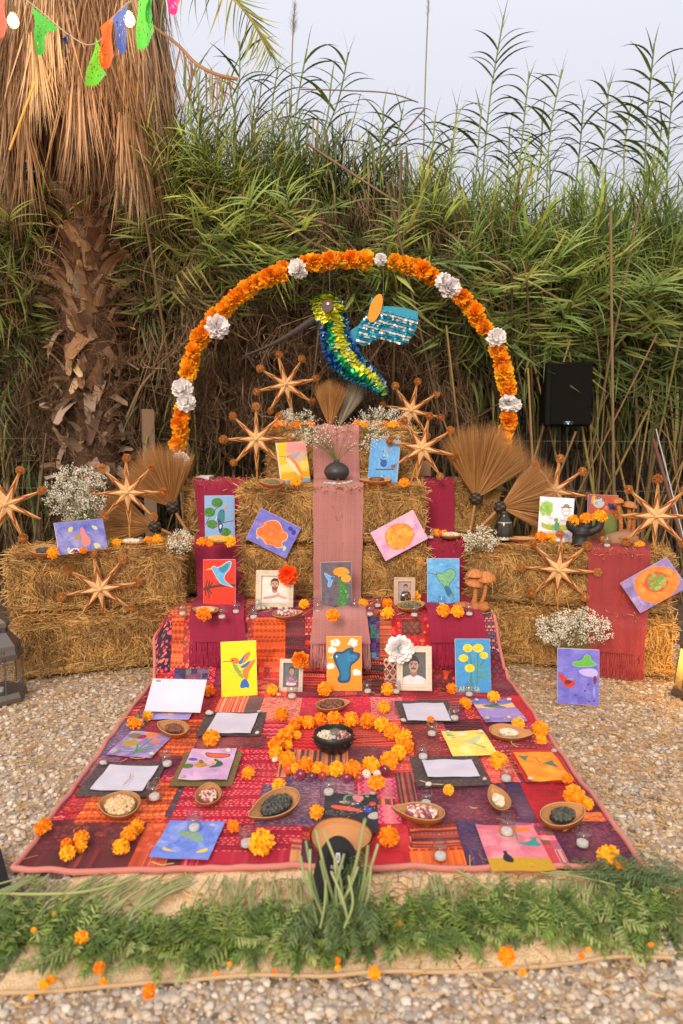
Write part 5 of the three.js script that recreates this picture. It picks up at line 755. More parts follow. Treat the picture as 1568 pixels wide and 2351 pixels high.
sheet('painting', 'black painting with a red fish shape at the front middle', 'painting', [[745, 1824], [864, 1821], [870, 1916], [740, 1908]], 0.034, (x, h) => { x.fillStyle = '#2e2c32'; x.fillRect(0, 0, 100, h); wash(x, h, ['#1e1c22', '#44424a'], 30, .5); line(x, '#5aa068', 5, [38, 30], [36, 10], [52, 2], [84, 0]); fillB(x, '#d87888', [50, 6], [72, 4], [76, 18], [66, 34], [56, 24]); inside(x, ['#e8e4e0', '#6a9a70', '#c84a3a', '#8a8a8a'], 50, 50, 30, 20, 10, .9, 3); fillB(x, '#e8583c', [12, 42], [30, 42], [70, 54], [76, 64], [40, 58], [14, 52]); inside(x, ['#8a6a60', '#b8a8a0', '#5a5a50'], 40, 34, 66, 32, 10, .7, 4); fillB(x, '#d83a30', [84, 30], [98, 30], [98, 42], [86, 42]); dot(x, '#2f48c0', 82, 56, 8, 7); fillB(x, '#b8b0ac', [84, 66], [102, 60], [102, 90], [80, 84]); inside(x, ['#f4f0f0'], 30, 70, 46, 28, 18, .9, 1.6); fillB(x, '#7ac888', [74, 6], [86, 6], [84, 14]); });
// stones
{
  const sg = [0, 1, 2].map((k) => rock(1, 1.1, 0.62, 0.8, k * 5 + 2)), smt = [MAT(.5, .47, .43, .85), MAT(.42, .42, .41, .85), MAT(.58, .53, .46, .85), MAT(.36, .35, .34, .85)];
  const S = [[480, 1636, 17, 'white oblong stone at the top left corner of the upper left letter'], [595, 1633, 9, 'grey stone at the top right corner of the upper left mat'], [591, 1682, 10, 'pale stone at the bottom right of the upper left letter'], [264, 1723, 13, 'pale stone on the left edge of the orange flower watercolour'], [349, 1730, 13, 'grey stone on the lower right of the orange flower watercolour'], [237, 1751, 16, 'white stone above the lower left letter'], [524, 1722, 13, 'grey stone on the top edge of the orange boat watercolour'], [419, 1782, 12, 'white stone at the lower left of the orange boat watercolour'], [926, 1653, 12, 'pale stone at the lower left of the upper right letter'], [1094, 1606, 9, 'small stone on the top left of the landscape watercolour'], [1169, 1605, 10, 'small stone on the top right of the landscape watercolour'], [1119, 1648, 13, 'pale stone on the lower left of the landscape watercolour'], [1168, 1646, 10, 'grey stone on the lower right of the landscape watercolour'], [1029, 1680, 11, 'tan stone on the top left of the yellow watercolour'], [1103, 1679, 11, 'grey stone on the top right of the yellow watercolour'], [1272, 1723, 13, 'pale stone at the top right corner of the red mat'], [1218, 1787, 12, 'blue grey stone at the lower left of the orange painting'], [1113, 1788, 10, 'white stone at the lower right of the blank letter'], [984, 1800, 15, 'oblong pale stone below the lower right letter'], [856, 1821, 12, 'pale stone on the top right corner of the black painting'], [640, 1594, 9, 'green grey stone at the foot of the small frame']];
  S.forEach(([x, y, w, l], i) => { const p = G(x, y, 0.05), m = solo('stone', sg[i % 3], smt[i % 4], l, 'stone', p); m.scale.setScalar(w * 0.5 * MPP(p)); m.rotation.y = R(-0.6, 0.6); });
  [[604, 1396, 11], [617, 1396, 8], [644, 1396, 11], [657, 1396, 9]].forEach(([x, y, w], i) => { const p = G(x, y, BT + 0.006), m = solo('stone', sg[i % 3], smt[2], 'white pebble in front of the photo of the man in white', 'stone', p, 'white pebbles before the man photo'); m.scale.setScalar(w * 0.5 * MPP(p)); });
  [[746, 1111, 8], [756, 1112, 10], [767, 1113, 12], [779, 1113, 8], [790, 1112, 10], [800, 1110, 9], [806, 1107, 7]].forEach(([x, y, w], i) => { const p = G(x, y - 2, 3 * B + 0.045), m = solo('stone', sg[i % 3], smt[1], 'grey pebble ringed round the foot of the black vase', 'stone', p, 'pebbles round the black vase'); m.scale.setScalar(w * 0.55 * MPP(p)); });
}
// ---------- marigolds ----------
reseed(81);
const marigoldGeo = (n) => { const g = []; for (let i = 0; i < n; i++) { const t = (i + 0.5) / n, el = Math.asin(1 - 1.42 * t), a = i * 2.39996 + R(-0.2, 0.2), L = R(0.34, 0.5), b = blade(L, R(0.26, 0.38), R(0.5, 1.5), 3, R(-0.5, 0.5), 1), p = V3(Math.cos(a) * Math.cos(el), Math.sin(el) * 0.8, Math.sin(a) * Math.cos(el)).multiplyScalar(0.62); const q = qTo(p.clone().add(V3(0, -0.05, 0))).multiply(quat(0, rnd() * 6.3, 0)).multiply(quat(R(-0.5, 0.4), 0, R(-0.3, 0.3))); g.push(xf(b, p, q)); } const core = new THREE.SphereGeometry(0.66, 12, 8); core.scale(1, 0.8, 1); g.push(core); return mg(g); };
const mgGeo = [marigoldGeo(130), marigoldGeo(120), marigoldGeo(140), marigoldGeo(110)];
const calyxGeo = lathe([[0.02, -1.05], [0.1, -1.0], [0.22, -0.7], [0.3, -0.45], [0.1, -0.42]], 10), calyxMat = MAT(.14, .2, .05, .7);
const mgMat = [[.97, .4, .004], [.96, .34, .003], [.97, .46, .006], [.95, .3, .003]].map((c) => MAT(c[0], c[1], c[2], 0.75));
let mgN = 0;
function marigold(x, y, r, h, label, group, tilt) {
  const p0 = G(x, y, h + 0.02), R0 = r * MPP(p0), p = G(x, y, h + R0 * 0.72), o = thing('marigold', label, 'marigold', p, group), k = mgN++;
  mesh('bloom', mgGeo[k % 4], mgMat[(k * 7 + 3) % 4], o); mesh('calyx', calyxGeo, calyxMat, o);
  o.scale.setScalar(R0 * 1.02); o.rotation.set(tilt ?? R(0.2, 1.1), R(0, 6.3), R(-0.4, 0.4), 'ZXY'); return o;
}
const MG = (h, list) => list.forEach(([x, y, r, l, t]) => marigold(x, y, r, h, 'orange marigold head ' + l, undefined, t));
MG(BT, [[468, 1410, 18, 'in front of the cream filled bowl below the red painting'], [698, 1387, 12, 'right of the photo of the man in a white shirt'], [764, 1413, 16, 'on the pink runner below the grey painting'], [834, 1385, 12, 'right of the grey painting by a candle jar'], [889, 1386, 13, 'rear one of two left of the green seed bowl'], [890, 1408, 16, 'front one of two left of the green seed bowl'], [1018, 1402, 16, 'left one of two on the right maroon runner'], [1050, 1404, 16, 'right one of two on the right maroon runner']]);
MG(H2 + 0.012, [[482, 1248, 9, 'small, at the left foot of the corn bowl'], [528, 1243, 14, 'at the right end of the corn bowl'], [463, 1245, 12, 'left of the corn bowl under the crumpled paper flower'], [1001, 1226, 13, 'left one beside the jar below the pale blue painting'], [1019, 1228, 13, 'right one beside the jar below the pale blue painting']]);
MG(H3, [[678, 1106, 13, 'at the foot of the yellow and pink painting'], [928, 1108, 12, 'at the foot of the lower right star stick on the high tier']]);
MG(H2, [[121, 1270, 14, 'in front of the black seed bowl on the left wing'], [191, 1264, 9, 'small, below the lilac watercolour on the left wing'], [268, 1246, 11, 'left of the white seed bowl on the left wing'], [341, 1241, 11, 'touching the right end of the white seed bowl on the left wing'], [361, 1239, 13, 'rightmost of the two beside the white seed bowl on the left wing'], [1243, 1234, 15, 'left one at the foot of the white skull painting'], [1264, 1233, 15, 'right one at the foot of the white skull painting'], [1226, 1225, 8, 'tiny, behind the shallow bowl on the right wing'], [1469, 1254, 13, 'on the brick red runner of the right wing']]);
MG(0.03, [[479, 1586, 15, 'behind the right corner of the blank white sheet'], [625, 1584, 13, 'between the yellow painting and the small frame'], [745, 1582, 17, 'at the lower left corner of the orange bird painting'], [889, 1582, 15, 'at the left foot of the moustached man photo'], [1037, 1581, 13, 'at the lower left of the five marigolds painting'], [1133, 1600, 15, 'on the top edge of the landscape watercolour'], [1069, 1615, 15, 'left of the landscape watercolour'], [881, 1623, 15, 'with visible stem left of the upper right letter', 1.5], [989, 1652, 9, 'half hidden behind a jar below the upper right letter'], [1190, 1661, 15, 'right of the point of the white bean bowl'], [1240, 1674, 19, 'large, at the right edge of the blanket'], [1243, 1699, 13, 'small, just below the large one at the right edge'], [310, 1659, 19, 'lying upside down with green calyx showing at left', 2.3], [339, 1644, 12, 'behind the jar at the upper left edge'], [485, 1694, 20, 'below the upper left letter'], [570, 1774, 16, 'right of the olive velvet mat'], [646, 1640, 17, 'above the upper left of the flower ring'], [640, 1803, 16, 'above the black bean bowl in the front'], [865, 1797, 20, 'just outside the ring at its lower right'], [1145, 1747, 21, 'left of the orange hummingbird painting'], [1303, 1788, 13, 'on the lower right corner of the red mat'], [1030, 1814, 13, 'small, left of the tall bean gourd'], [1319, 1827, 25, 'large one of a pair on the solid red patch'], [1349, 1845, 15, 'small one of a pair beside the solid red patch'], [893, 1922, 25, 'large, right of the cap bowl on a red square'], [1398, 1968, 28, 'larger of two at the front right corner'], [1429, 1994, 20, 'smaller of two at the front right corner'], [727, 1864, 17, 'left of the black painting'], [100, 1899, 20, 'on the far left hem of the blanket'], [155, 1959, 18, 'lowest of the cluster at the front left'], [187, 1924, 18, 'topmost of the cluster at the front left'], [185, 1943, 15, 'middle of the cluster at the front left'], [153, 1938, 14, 'left of the cluster at the front left'], [278, 1945, 20, 'lowest of three in a row at the front left'], [296, 1917, 20, 'middle of three in a row at the front left'], [314, 1899, 17, 'highest of three in a row at the front left'], [536, 1897, 15, 'small flat one right of the blue watercolour'], [601, 1934, 30, 'biggest, on the crimson patch right of the blue watercolour']]);
{ // the ring
  const W = [[725, 285, 65], [860, 290, 68], [1000, 300, 70], [1115, 335, 65], [1198, 390, 70], [1295, 440, 72], [1318, 510, 62], [1252, 562, 65], [1172, 635, 78], [1025, 668, 78], [880, 695, 78], [740, 698, 66], [660, 712, 45], [592, 692, 60], [488, 668, 72], [400, 690, 45], [340, 618, 72], [246, 566, 60], [262, 490, 68], [225, 495, 45], [318, 432, 66], [352, 395, 55], [400, 340, 55], [420, 420, 36], [440, 310, 48], [510, 312, 58], [608, 292, 58], [345, 500, 40]];
  for (const [x, y, r] of W) marigold((900 + x * .4464) / 1.5944, (2500 + (y + 8) * .4464) / 1.5944, r * .28, 0.03, 'orange marigold head in the ring around the black spiked bowl', 'marigolds of the ring');
  const zg = (n, r) => { const g = []; for (let k = 0; k < 3; k++) for (let i = 0; i < n; i++) g.push(xf(blade(1 - k * 0.22, 0.4, 0.35 + k * 0.2, 3, 0.2, 1), V3(0, k * 0.08, 0), quat(1.35 - k * 0.28, 0, 0).premultiply(quat(0, i / n * 6.283 + k * 0.3, 0)))); return mg(g); };
  const z = zg(12), disc = xf(new THREE.SphereGeometry(0.24, 10, 6), V3(0, 0.12, 0)), pal = { mag: MAT(.22, .012, .07, .7), dark: MAT(.12, .01, .06, .7), red: MAT(.35, .02, .03, .7), wht: MAT(.72, .58, .58, .7) }, yel = MAT(.6, .35, .05);
  const zin = (x, y, r, c, label) => { const p = G(x, y, 0.045), o = thing('zinnia', label, 'flower', p); mesh('petals', z, pal[c] || c, o); mesh('disc', disc, yel, o); o.scale.setScalar(r * MPP(p)); o.rotation.set(0.5 + R(-0.2, 0.2), R(0, 6), R(-0.2, 0.2)); };
  const q = (x, y) => [(900 + x * .4464) / 1.5944, (2500 + y * .4464) / 1.5944];
  zin(...q(445, 748), 14, 'mag', 'large magenta zinnia at the lower left of the ring'); zin(...q(540, 764), 11, 'dark', 'dark purple zinnia below the lower left of the ring'); zin(...q(628, 758), 11, 'red', 'crimson zinnia below the ring beside a jar'); zin(...q(828, 776), 13, 'mag', 'magenta zinnia below the middle of the ring'); zin(...q(930, 778), 11, 'red', 'red zinnia below the right half of the ring'); zin(...q(988, 745), 12, 'wht', 'white and pink zinnia below the right half of the ring'); zin(...q(1075, 742), 10, 'wht', 'small pale zinnia beside the dark one at the lower right of the ring'); zin(...q(1143, 706), 12, 'dark', 'dark magenta zinnia at the lower right of the ring'); zin(...q(238, 628), 8, 'wht', 'tiny pale zinnia at the left of the ring'); zin(...q(352, 705), 14, MAT(.6, .07, .01, .7), 'red and yellow gaillardia at the lower left of the ring');
}
for (const [x, y, s] of [[636, 982, 1], [661, 976, 1], [682, 973, 1], [698, 974, 1], [712, 970, 1], [650, 974, 1], [820, 972, 2], [837, 974, 2], [851, 977, 2], [867, 973, 2], [884, 977, 2], [902, 981, 2], [915, 985, 2]]) { const p = AZ(x, y, -5.0 - R(0, .06)), o = thing('marigold', s < 2 ? 'marigold head in the left row on top of the highest bale' : 'marigold head in the right row on top of the highest bale', 'marigold', V3(p.x, 4 * B + 0.035, p.z), s < 2 ? 'marigolds left on the highest bale' : 'marigolds right on the highest bale'); mesh('bloom', mgGeo[mgN++ % 4], mgMat[mgN % 4], o); o.scale.setScalar(0.042); o.rotation.set(R(0.2, 0.9), R(0, 6), 0); }

// ---------- paper flowers ----------
const ruffle = (r, n, lift, s) => { const pos = [0, 0, 0], idx = []; const K = 40; for (let j = 1; j <= 4; j++) for (let i = 0; i < K; i++) { const a = i / K * 6.2832, t = j / 4, q = r * t * (1 + 0.13 * Math.sin(a * n + s) * t + 0.08 * nz(a * 2, s)); pos.push(Math.cos(a) * q, lift * t ** 1.4 * r + 0.16 * r * t * t * Math.sin(a * n * 1.7 + s * 2 + t) + 0.08 * r * nz(Math.cos(a) * 3 + s, Math.sin(a) * 3, t), Math.sin(a) * q); } for (let i = 0; i < K; i++) { idx.push(0, 1 + (i + 1) % K, 1 + i); for (let j = 0; j < 3; j++) { const a = 1 + j * K + i, b = 1 + j * K + (i + 1) % K; idx.push(a, b, a + K, b, b + K, a + K); } } return geo(pos, idx); };
const tissue = (s) => mg([[1, 7, 0.25], [0.95, 8, 0.55], [0.85, 7, 0.95], [0.72, 6, 1.4], [0.55, 6, 2.1], [0.36, 5, 3.2]].map(([r, n, l], k) => xf(ruffle(r, n, l, s + k * 1.7), V3(0, -0.3, 0), quat(R(-.15, .15), rnd() * 6, R(-.15, .15)))).concat([xf(ruffle(0.9, 7, -0.35, s), V3(0, -0.3, 0)), xf(ruffle(0.75, 7, -0.9, s + 4), V3(0, -0.3, 0))]));
const tissueGeo = [tissue(1), tissue(2.3), tissue(3.9), tissue(5.2)];
const paper = (r, g, b) => new THREE.MeshPhysicalMaterial({ color: col(r, g, b), roughness: 0.9, transmission: 0.25, thickness: 0, side: THREE.DoubleSide });
const orangeP = [MAT(.98, .44, .006, .9), MAT(.97, .38, .005, .9), MAT(.98, .5, .015, .9)], whiteP = [MAT(.93, .91, .93, .9), MAT(.91, .88, .91, .9)];
{
  reseed(91);
  const o = thing('flower_arch', 'tall arch of orange and white tissue paper flowers over the altar', 'flower arch');
  const A = [[418, 1062], [410, 1015], [416, 960], [422, 905], [436, 850], [452, 800], [478, 752], [510, 715], [550, 678], [600, 645], [650, 622], [700, 608], [760, 600], [830, 598], [890, 603], [950, 618], [1005, 640], [1055, 680], [1095, 730], [1130, 778], [1152, 840], [1164, 905], [1165, 960], [1158, 1010], [1140, 1062]];
  const z = -5.36, c = new THREE.CatmullRomCurve3(A.map(([x, y]) => AZ(x, y, z)));
  const ends = [AZ(420, 1066, z), AZ(1142, 1064, z)];
  mesh('hoop', tube([V3(ends[0].x, 0, z), ...A.map(([x, y]) => AZ(x, y, z)), V3(ends[1].x, 0, z)], 0.011, 6, 120), MAT(.2, .13, .07), o);
  const whites = [[418, 1058], [422, 893], [431, 924], [502, 752], [684, 620], [873, 600], [1017, 648], [1032, 664], [1137, 777], [1178, 930], [1162, 926]].map(([x, y]) => AZ(x, y, z + .03));
  const len = c.getLength(), n = 82;
  for (let i = 0; i < n; i++) {
    const p = c.getPointAt((i + .4) / n); p.z += R(0, 0.07); p.x += gauss() * 0.012; p.y += gauss() * 0.012;
    if (whites.some((w) => Math.hypot(w.x - p.x, w.y - p.y) < 0.07)) continue;
    const m = mesh('orange_paper_flower', tissueGeo[i % 4], orangeP[Math.floor(rnd() * 3)], o); m.position.copy(p); m.scale.setScalar(R(0.058, 0.07)); m.quaternion.copy(quat(Math.PI / 2 + gauss() * .5, 0, gauss() * .6)).multiply(quat(0, rnd() * 6, 0));
  }
  whites.forEach((p, i) => { const m = mesh('white_paper_flower', tissueGeo[i % 4], whiteP[i % 2], o); m.position.copy(p); m.position.z += .05; m.scale.setScalar([.07, .078, .07, .088, .068, .045, .058, .076, .07, .05, .064][i]); m.quaternion.copy(quat(Math.PI / 2 + gauss() * .3, 0, gauss() * .4)).multiply(quat(0, rnd() * 6, 0)); });
  const pf = (x, y, r, dz, mat, label, tilt = 1.35) => { const p = typeof dz === 'number' ? AZ(x, y, dz) : onPlane(x, y, dz.p.clone().addScaledVector(dz.n, 0.05), dz.n), q = solo('paper_flower', tissueGeo[r % 4], mat, label, 'paper flower', p); q.scale.setScalar(r * MPP(p) * 1.0); q.rotation.set(tilt, 0, R(-.2, .2)); };
  pf(661, 1320, 22, leanPlane([589, 1394], [672, 1394], BT, 9), MAT(.95, .12, .01, .85), 'red orange tissue flower on the corner of the man in white photo frame');
  pf(689, 1515, 19, leanPlane([642, 1587], [693, 1588], .026, 14), MAT(.9, .3, .01, .85), 'yellow orange tissue flower on the corner of the small frame');
  pf(918, 1491, 31, leanPlane([911, 1587], [990, 1588], .026, 14), whiteP[0], 'big white tissue flower on the corner of the moustached man frame');
  pf(947, 1374, 19, -4.36, orangeP[2], 'orange tissue flower lying behind the green seed bowl', .8);
  pf(492, 1226, 18, -4.72, MAT(.9, .33, .015, .85), 'crumpled light orange tissue flower left above the corn bowl', .9);
}

// ---------- candle jars ----------
const glass = new THREE.MeshPhysicalMaterial({ color: col(.93, .935, .935), roughness: 0.07, transmission: 1, thickness: 0, ior: 1.5, side: THREE.DoubleSide });
const jarGeo = (() => { const p = [[0, 0.002], [0.55, 0.0], [0.62, 0.04], [0.63, 0.15], [0.63, 1.12], [0.6, 1.24], [0.47, 1.34], [0.46, 1.38], [0.5, 1.42], [0.46, 1.46], [0.5, 1.5], [0.46, 1.55], [0.5, 1.6], [0.49, 1.66], [0.44, 1.67], [0.43, 1.6], [0.43, 1.4], [0.56, 1.2], [0.58, 1.1], [0.58, 0.2], [0.52, 0.12], [0, 0.1]]; const g = lathe(p, 16); return g; })();
const candleGeo = lathe([[0, 0.11], [0.42, 0.11], [0.44, 0.16], [0.43, 0.4], [0.36, 0.45], [0, 0.44]], 18), wickGeo = bar(V3(0, 0.43, 0), V3(0.02, 0.68, 0), 0.022), waxM = MAT(.72, .7, .69, .6), wickM = MAT(.5, .46, .4);
function jar(x, yTop, yBot, h, label, cat = 'candle jar') {
  const p = G(x, yBot - 2, h), s = (yBot - yTop) * MPP(p) / 1.86, o = thing('candle_jar', label, cat, p); mesh('jar', jarGeo, glass, o); const c = mesh('candle', candleGeo, waxM, o); mesh('wick', wickGeo, wickM, c); c.rotation.y = R(0, 6); c.position.set(R(-.08, .08), 0, R(-.08, .08)); o.scale.setScalar(s); o.rotation.set(0, R(0, 6), 0); return o;
}
const JR = (h, list) => list.forEach(([x, a, b, l]) => jar(x, a, b, h, 'glass jar with white candle ' + l));
JR(BT, [[419, 1384, 1415, 'leftmost on the covered bale'], [510, 1391, 1422, 'tilted right of the cream filled bowl'], [541, 1379, 1410, 'at the right foot of the red painting'], [583, 1391, 1423, 'in front of the other jar left of the man photo'], [592, 1374, 1402, 'behind at the left foot of the man photo'], [731, 1378, 1409, 'at the left foot of the grey painting'], [814, 1376, 1404, 'at the right foot of the grey painting'], [867, 1367, 1396, 'behind the two marigolds right of the pink runner'], [849, 1387, 1416, 'just right of the pink runner on the blanket'], [952, 1387, 1418, 'in front of the green seed bowl'], [1014, 1366, 1393, 'before the green hummingbird painting'], [1076, 1384, 1415, 'at the foot of the mushroom carving']]);
JR(H2 + .025, [[989, 1210, 1239, 'below the pale blue bird painting']]); JR(H3, [[660, 1086, 1112, 'with a flower twig beside the yellow and pink painting']]); JR(H2, [[322, 1217, 1240, 'behind the white seed bowl on the left wing'], [1301, 1226, 1247, 'dark amber, at the foot of the white skull painting']]); JR(H2 + .02, [[1393, 1229, 1258, 'on the top edge of the brick red runner']]);
JR(0.028, [[671, 1567, 1604, 'before the small frame of the woman'], [843, 1560, 1593, 'right of the orange bird painting'], [910, 1560, 1594, 'at the left foot of the moustached man frame'], [1077, 1567, 1600, 'before the five marigolds painting'], [1043, 1617, 1655, 'at the right end of the upper right letter'], [992, 1652, 1691, 'with a marigold behind it right of the ring'], [970, 1702, 1745, 'above the lower right letter'], [1163, 1749, 1796, 'left of the red mat'], [979, 1807, 1853, 'above the red and white bean bowl at right'], [757, 1778, 1827, 'below the middle of the ring'], [1165, 1862, 1918, 'on the pink painting'], [1338, 1890, 1946, 'nearest the right front beside the dark bean bowl'], [1009, 1918, 1974, 'nearest, on the orange striped patch'], [383, 1717, 1761, 'between the two left watercolours'], [355, 1786, 1838, 'at the right of the lower left letter'], [447, 1857, 1908, 'at the top edge of the blue leaf watercolour'], [566, 1888, 1945, 'left of the biggest marigold'], [322, 1630, 1661, 'behind the upside down marigold at left']]);

// ---------- gourd bowls ----------
const beanGeo = (() => { const g = new THREE.SphereGeometry(1, 8, 6); g.scale(1, .72, .66); return g; })(), ballGeo = new THREE.SphereGeometry(1, 8, 6), flatGeo = (() => { const g = new THREE.SphereGeometry(1, 8, 5); g.scale(1, .3, .55); return g; })();
const gourdTex = tex(256, 256, (x, w, h) => { x.fillStyle = '#c08a58'; x.fillRect(0, 0, w, h); for (let i = 0; i < 500; i++) { x.fillStyle = pick(['rgba(150,90,50,.18)', 'rgba(220,170,120,.2)', 'rgba(100,60,35,.14)']); x.beginPath(); x.ellipse(rnd() * w, rnd() * h, R(1, 12), R(1, 5), rnd() * 3, 0, 7); x.fill(); } });
const gourdIn = new THREE.MeshStandardMaterial({ map: gourdTex, roughness: .8, side: THREE.DoubleSide }), gourdOut = new THREE.MeshStandardMaterial({ map: gourdTex, color: 0xc9996e, roughness: .5, side: THREE.DoubleSide }), rimM = MAT(.52, .34, .18, .7);
function bowlShell(a, b, dep, tip, k) { // half a gourd: pointed at +x
  const pos = [], uv = [], idx = [], A = 36, J = 10; for (let j = 0; j <= J; j++) for (let i = 0; i <= A; i++) { const t = i / A * 6.2832, ph = j / J * Math.PI / 2, c = Math.cos(t), r = Math.max(0, Math.cos(ph)) ** .8, point = 1 + tip * Math.max(0, c) ** 12 * (1 - j / J) ** .7; pos.push(a * c * r * point * k, -Math.sin(ph) * dep * k + (c > 0 ? tip * .22 * dep * c ** 10 * (1 - j / J) : 0), b * Math.sin(t) * r * (1 - .12 * c) * k); uv.push(i / A * 2, j / J); if (i && j) { const q = j * (A + 1) + i; idx.push(q - A - 2, q - A - 1, q - 1, q - 1, q - A - 1, q); } } return geo(pos, idx, uv);
}
function bowl(x, y, wpx, h, label, seeds, o = {}) {
  const p0 = G(x, y, h + .03), s = wpx * .5 * MPP(p0), b = s * (o.b || .68), dep = s * (o.d || .55), t = thing('gourd_bowl', label, 'bowl', V3(p0.x, h + dep * .93, p0.z));
  mesh('shell', bowlShell(s, b, dep, o.tip ?? .2, 1), gourdOut, t); mesh('inside', bowlShell(s, b, dep, o.tip ?? .2, .93), gourdIn, t);
  const rim = [...Array(25)].map((_, i) => { const a = i / 24 * 6.2832, c = Math.cos(a), pt = 1 + (o.tip ?? .2) * Math.max(0, c) ** 12; return V3(s * c * pt * .967, (o.tip ?? .2) * .22 * dep * Math.max(0, c) ** 10, b * Math.sin(a) * (1 - .12 * c) * .967); }); mesh('rim', tube(rim, s * .02, 5, 60), rimM, t);
  t.rotation.set(o.tilt ?? .12, rad(o.turn || 0), 0, 'XYZ');
  if (seeds) { const ms = [], cs = [], fr = o.fill ?? .7, lev = -dep * (o.lev ?? .38), sz = s * seeds.s; for (let i = 0; i < (seeds.n || 130) * 1.6; i++) { const a = rnd() * 6.3, q = Math.sqrt(rnd()) * fr, c = pick(seeds.c), k = R(.8, 1.15); ms.push(mtx(V3(Math.cos(a) * q * s * .86 - (o.off || 0) * s, lev + (1 - q * q) * s * .16 + R(-.01, .03) * s, Math.sin(a) * q * b * .86), quat(R(-.7, .7), rnd() * 6, R(-.7, .7)), sz * R(.85, 1.15))); cs.push(col(c[0] * k, c[1] * k, c[2] * k)); } inst('seeds', seeds.g || beanGeo, MAT(1, 1, 1, .55), ms, cs, t); const base = new THREE.SphereGeometry(1, 20, 8); base.scale(s * fr * .93, s * .12, b * fr * .93); mesh('seed_heap', base, MAT(...seeds.c[0].map((v) => v * .6), .9), t).position.set(-(o.off || 0) * s, lev - s * .005, 0); }
  return t;
}
const SEED = { chick: { s: .075, n: 170, g: ballGeo, c: [[.62, .42, .22], [.55, .36, .18], [.7, .5, .3]] }, pink: { s: .12, n: 80, c: [[.4, .14, .14], [.65, .42, .36], [.25, .06, .08], [.75, .6, .52]] }, black: { s: .075, n: 200, c: [[.025, .025, .03], [.05, .05, .06], [.09, .09, .05]] }, white: { s: .075, n: 130, c: [[.66, .58, .46], [.74, .68, .56], [.55, .48, .36]] }, cacao: { s: .12, n: 90, c: [[.16, .055, .03], [.22, .08, .04], [.1, .04, .025]] }, pepita: { s: .08, n: 200, g: flatGeo, c: [[.17, .15, .06], [.24, .2, .09], [.1, .1, .05]] }, corn: { s: .065, n: 220, c: [[.75, .38, .07], [.82, .55, .2], [.6, .27, .04]] }, cream: { s: .07, n: 160, g: ballGeo, c: [[.6, .42, .24], [.68, .5, .3]] } };
bowl(275, 1854, 96, .026, 'gourd bowl of beige chickpeas at the left below a letter', SEED.chick, { tip: .05, b: .8, d: .62, tilt: .28, lev: .25, fill: .8, turn: 170 });
bowl(478, 1826, 64, .026, 'small round gourd bowl of purple and white beans on crimson cloth', SEED.pink, { tip: .05, b: .95, d: .75, tilt: .3, lev: .4, turn: 100 });
bowl(634, 1852, 118, .026, 'pointed gourd bowl of black beans tilted at the front left', SEED.black, { tip: .22, b: .62, d: .5, tilt: .35, lev: .35, turn: 212, fill: .72 });
bowl(968, 1868, 108, .026, 'pointed gourd bowl of red and white beans at the front middle right', SEED.pink, { tip: .3, b: .58, d: .5, tilt: .12, turn: 170, fill: .75, lev: .25 });
bowl(1145, 1835, 68, .026, 'tall pear shaped gourd bowl of white beans', SEED.white, { tip: .18, b: .72, d: .65, tilt: .35, turn: 105, lev: .45, fill: .6 });
bowl(1292, 1876, 114, .026, 'wide gourd bowl of dark beans near the red patch', SEED.black, { tip: .05, b: .62, d: .52, tilt: .2, turn: 20, lev: .32, fill: .62 });
bowl(1168, 1682, 90, .026, 'pointed gourd bowl with a few white beans by the right hem', SEED.white, { tip: .25, b: .6, d: .42, tilt: .2, turn: -10, lev: .45, fill: .5 });
bowl(762, 1620, 76, .026, 'gourd bowl of brown cacao beans above the ring', SEED.cacao, { tip: .18, b: .62, d: .5, tilt: .15, turn: 12, lev: .22, fill: .8 });
bowl(398, 1676, 78, .026, 'gourd bowl of dark cacao pieces under the lavender watercolour', SEED.cacao, { tip: .12, b: .62, d: .6, tilt: .28, turn: 160, lev: .38, fill: .55 });
bowl(473, 1399, 62, BT, 'shallow gourd bowl of cream grain below the red painting', SEED.cream, { tip: .1, b: .6, d: .4, turn: 170, lev: .2, fill: .8 });
bowl(657, 1408, 66, BT, 'gourd bowl of red and white beans before the man photo', SEED.pink, { tip: .2, b: .62, d: .4, turn: 10, lev: .12, fill: .82, tilt: .18 });
bowl(943, 1391, 66, BT, 'gourd bowl of green seeds before the photo of the woman in black', SEED.pepita, { tip: .08, b: .65, d: .45, turn: 15, tilt: .2, lev: .15, fill: .82 });
bowl(500, 1238, 62, H2 + .02, 'gourd bowl of yellow corn on the left maroon runner', SEED.corn, { tip: .12, b: .62, d: .42, turn: 165, tilt: .2, lev: .05, fill: .86 });
bowl(1035, 1227, 54, H2 + .02, 'gourd bowl of pale grain beside the jar on the right maroon runner', SEED.white, { tip: .15, b: .6, d: .4, turn: 0, lev: .1, fill: .85 });
bowl(624, 1109, 58, H3, 'gourd bowl of green seeds on the high tier at left', SEED.pepita, { tip: .08, b: .7, d: .55, turn: 170, tilt: .3, lev: .3, fill: .72 });
bowl(865, 1104, 70, H3, 'gourd bowl of brown seeds on the high tier at right', SEED.cacao, { tip: .2, b: .6, d: .42, turn: 180, tilt: .15, lev: .3, fill: .5 });
bowl(100, 1266, 68, H2, 'gourd bowl of black seeds at the left end of the left wing', SEED.black, { tip: .08, b: .7, d: .55, turn: 170, tilt: .3, lev: .4, fill: .6 });
bowl(303, 1242, 62, H2, 'shallow gourd bowl of white seeds on the left wing', SEED.white, { tip: .12, b: .55, d: .35, turn: 170, lev: .1, fill: .8 });
bowl(1200, 1235, 72, H2, 'shallow empty gourd bowl on the right wing', null, { tip: .1, b: .55, d: .3, tilt: .02 });
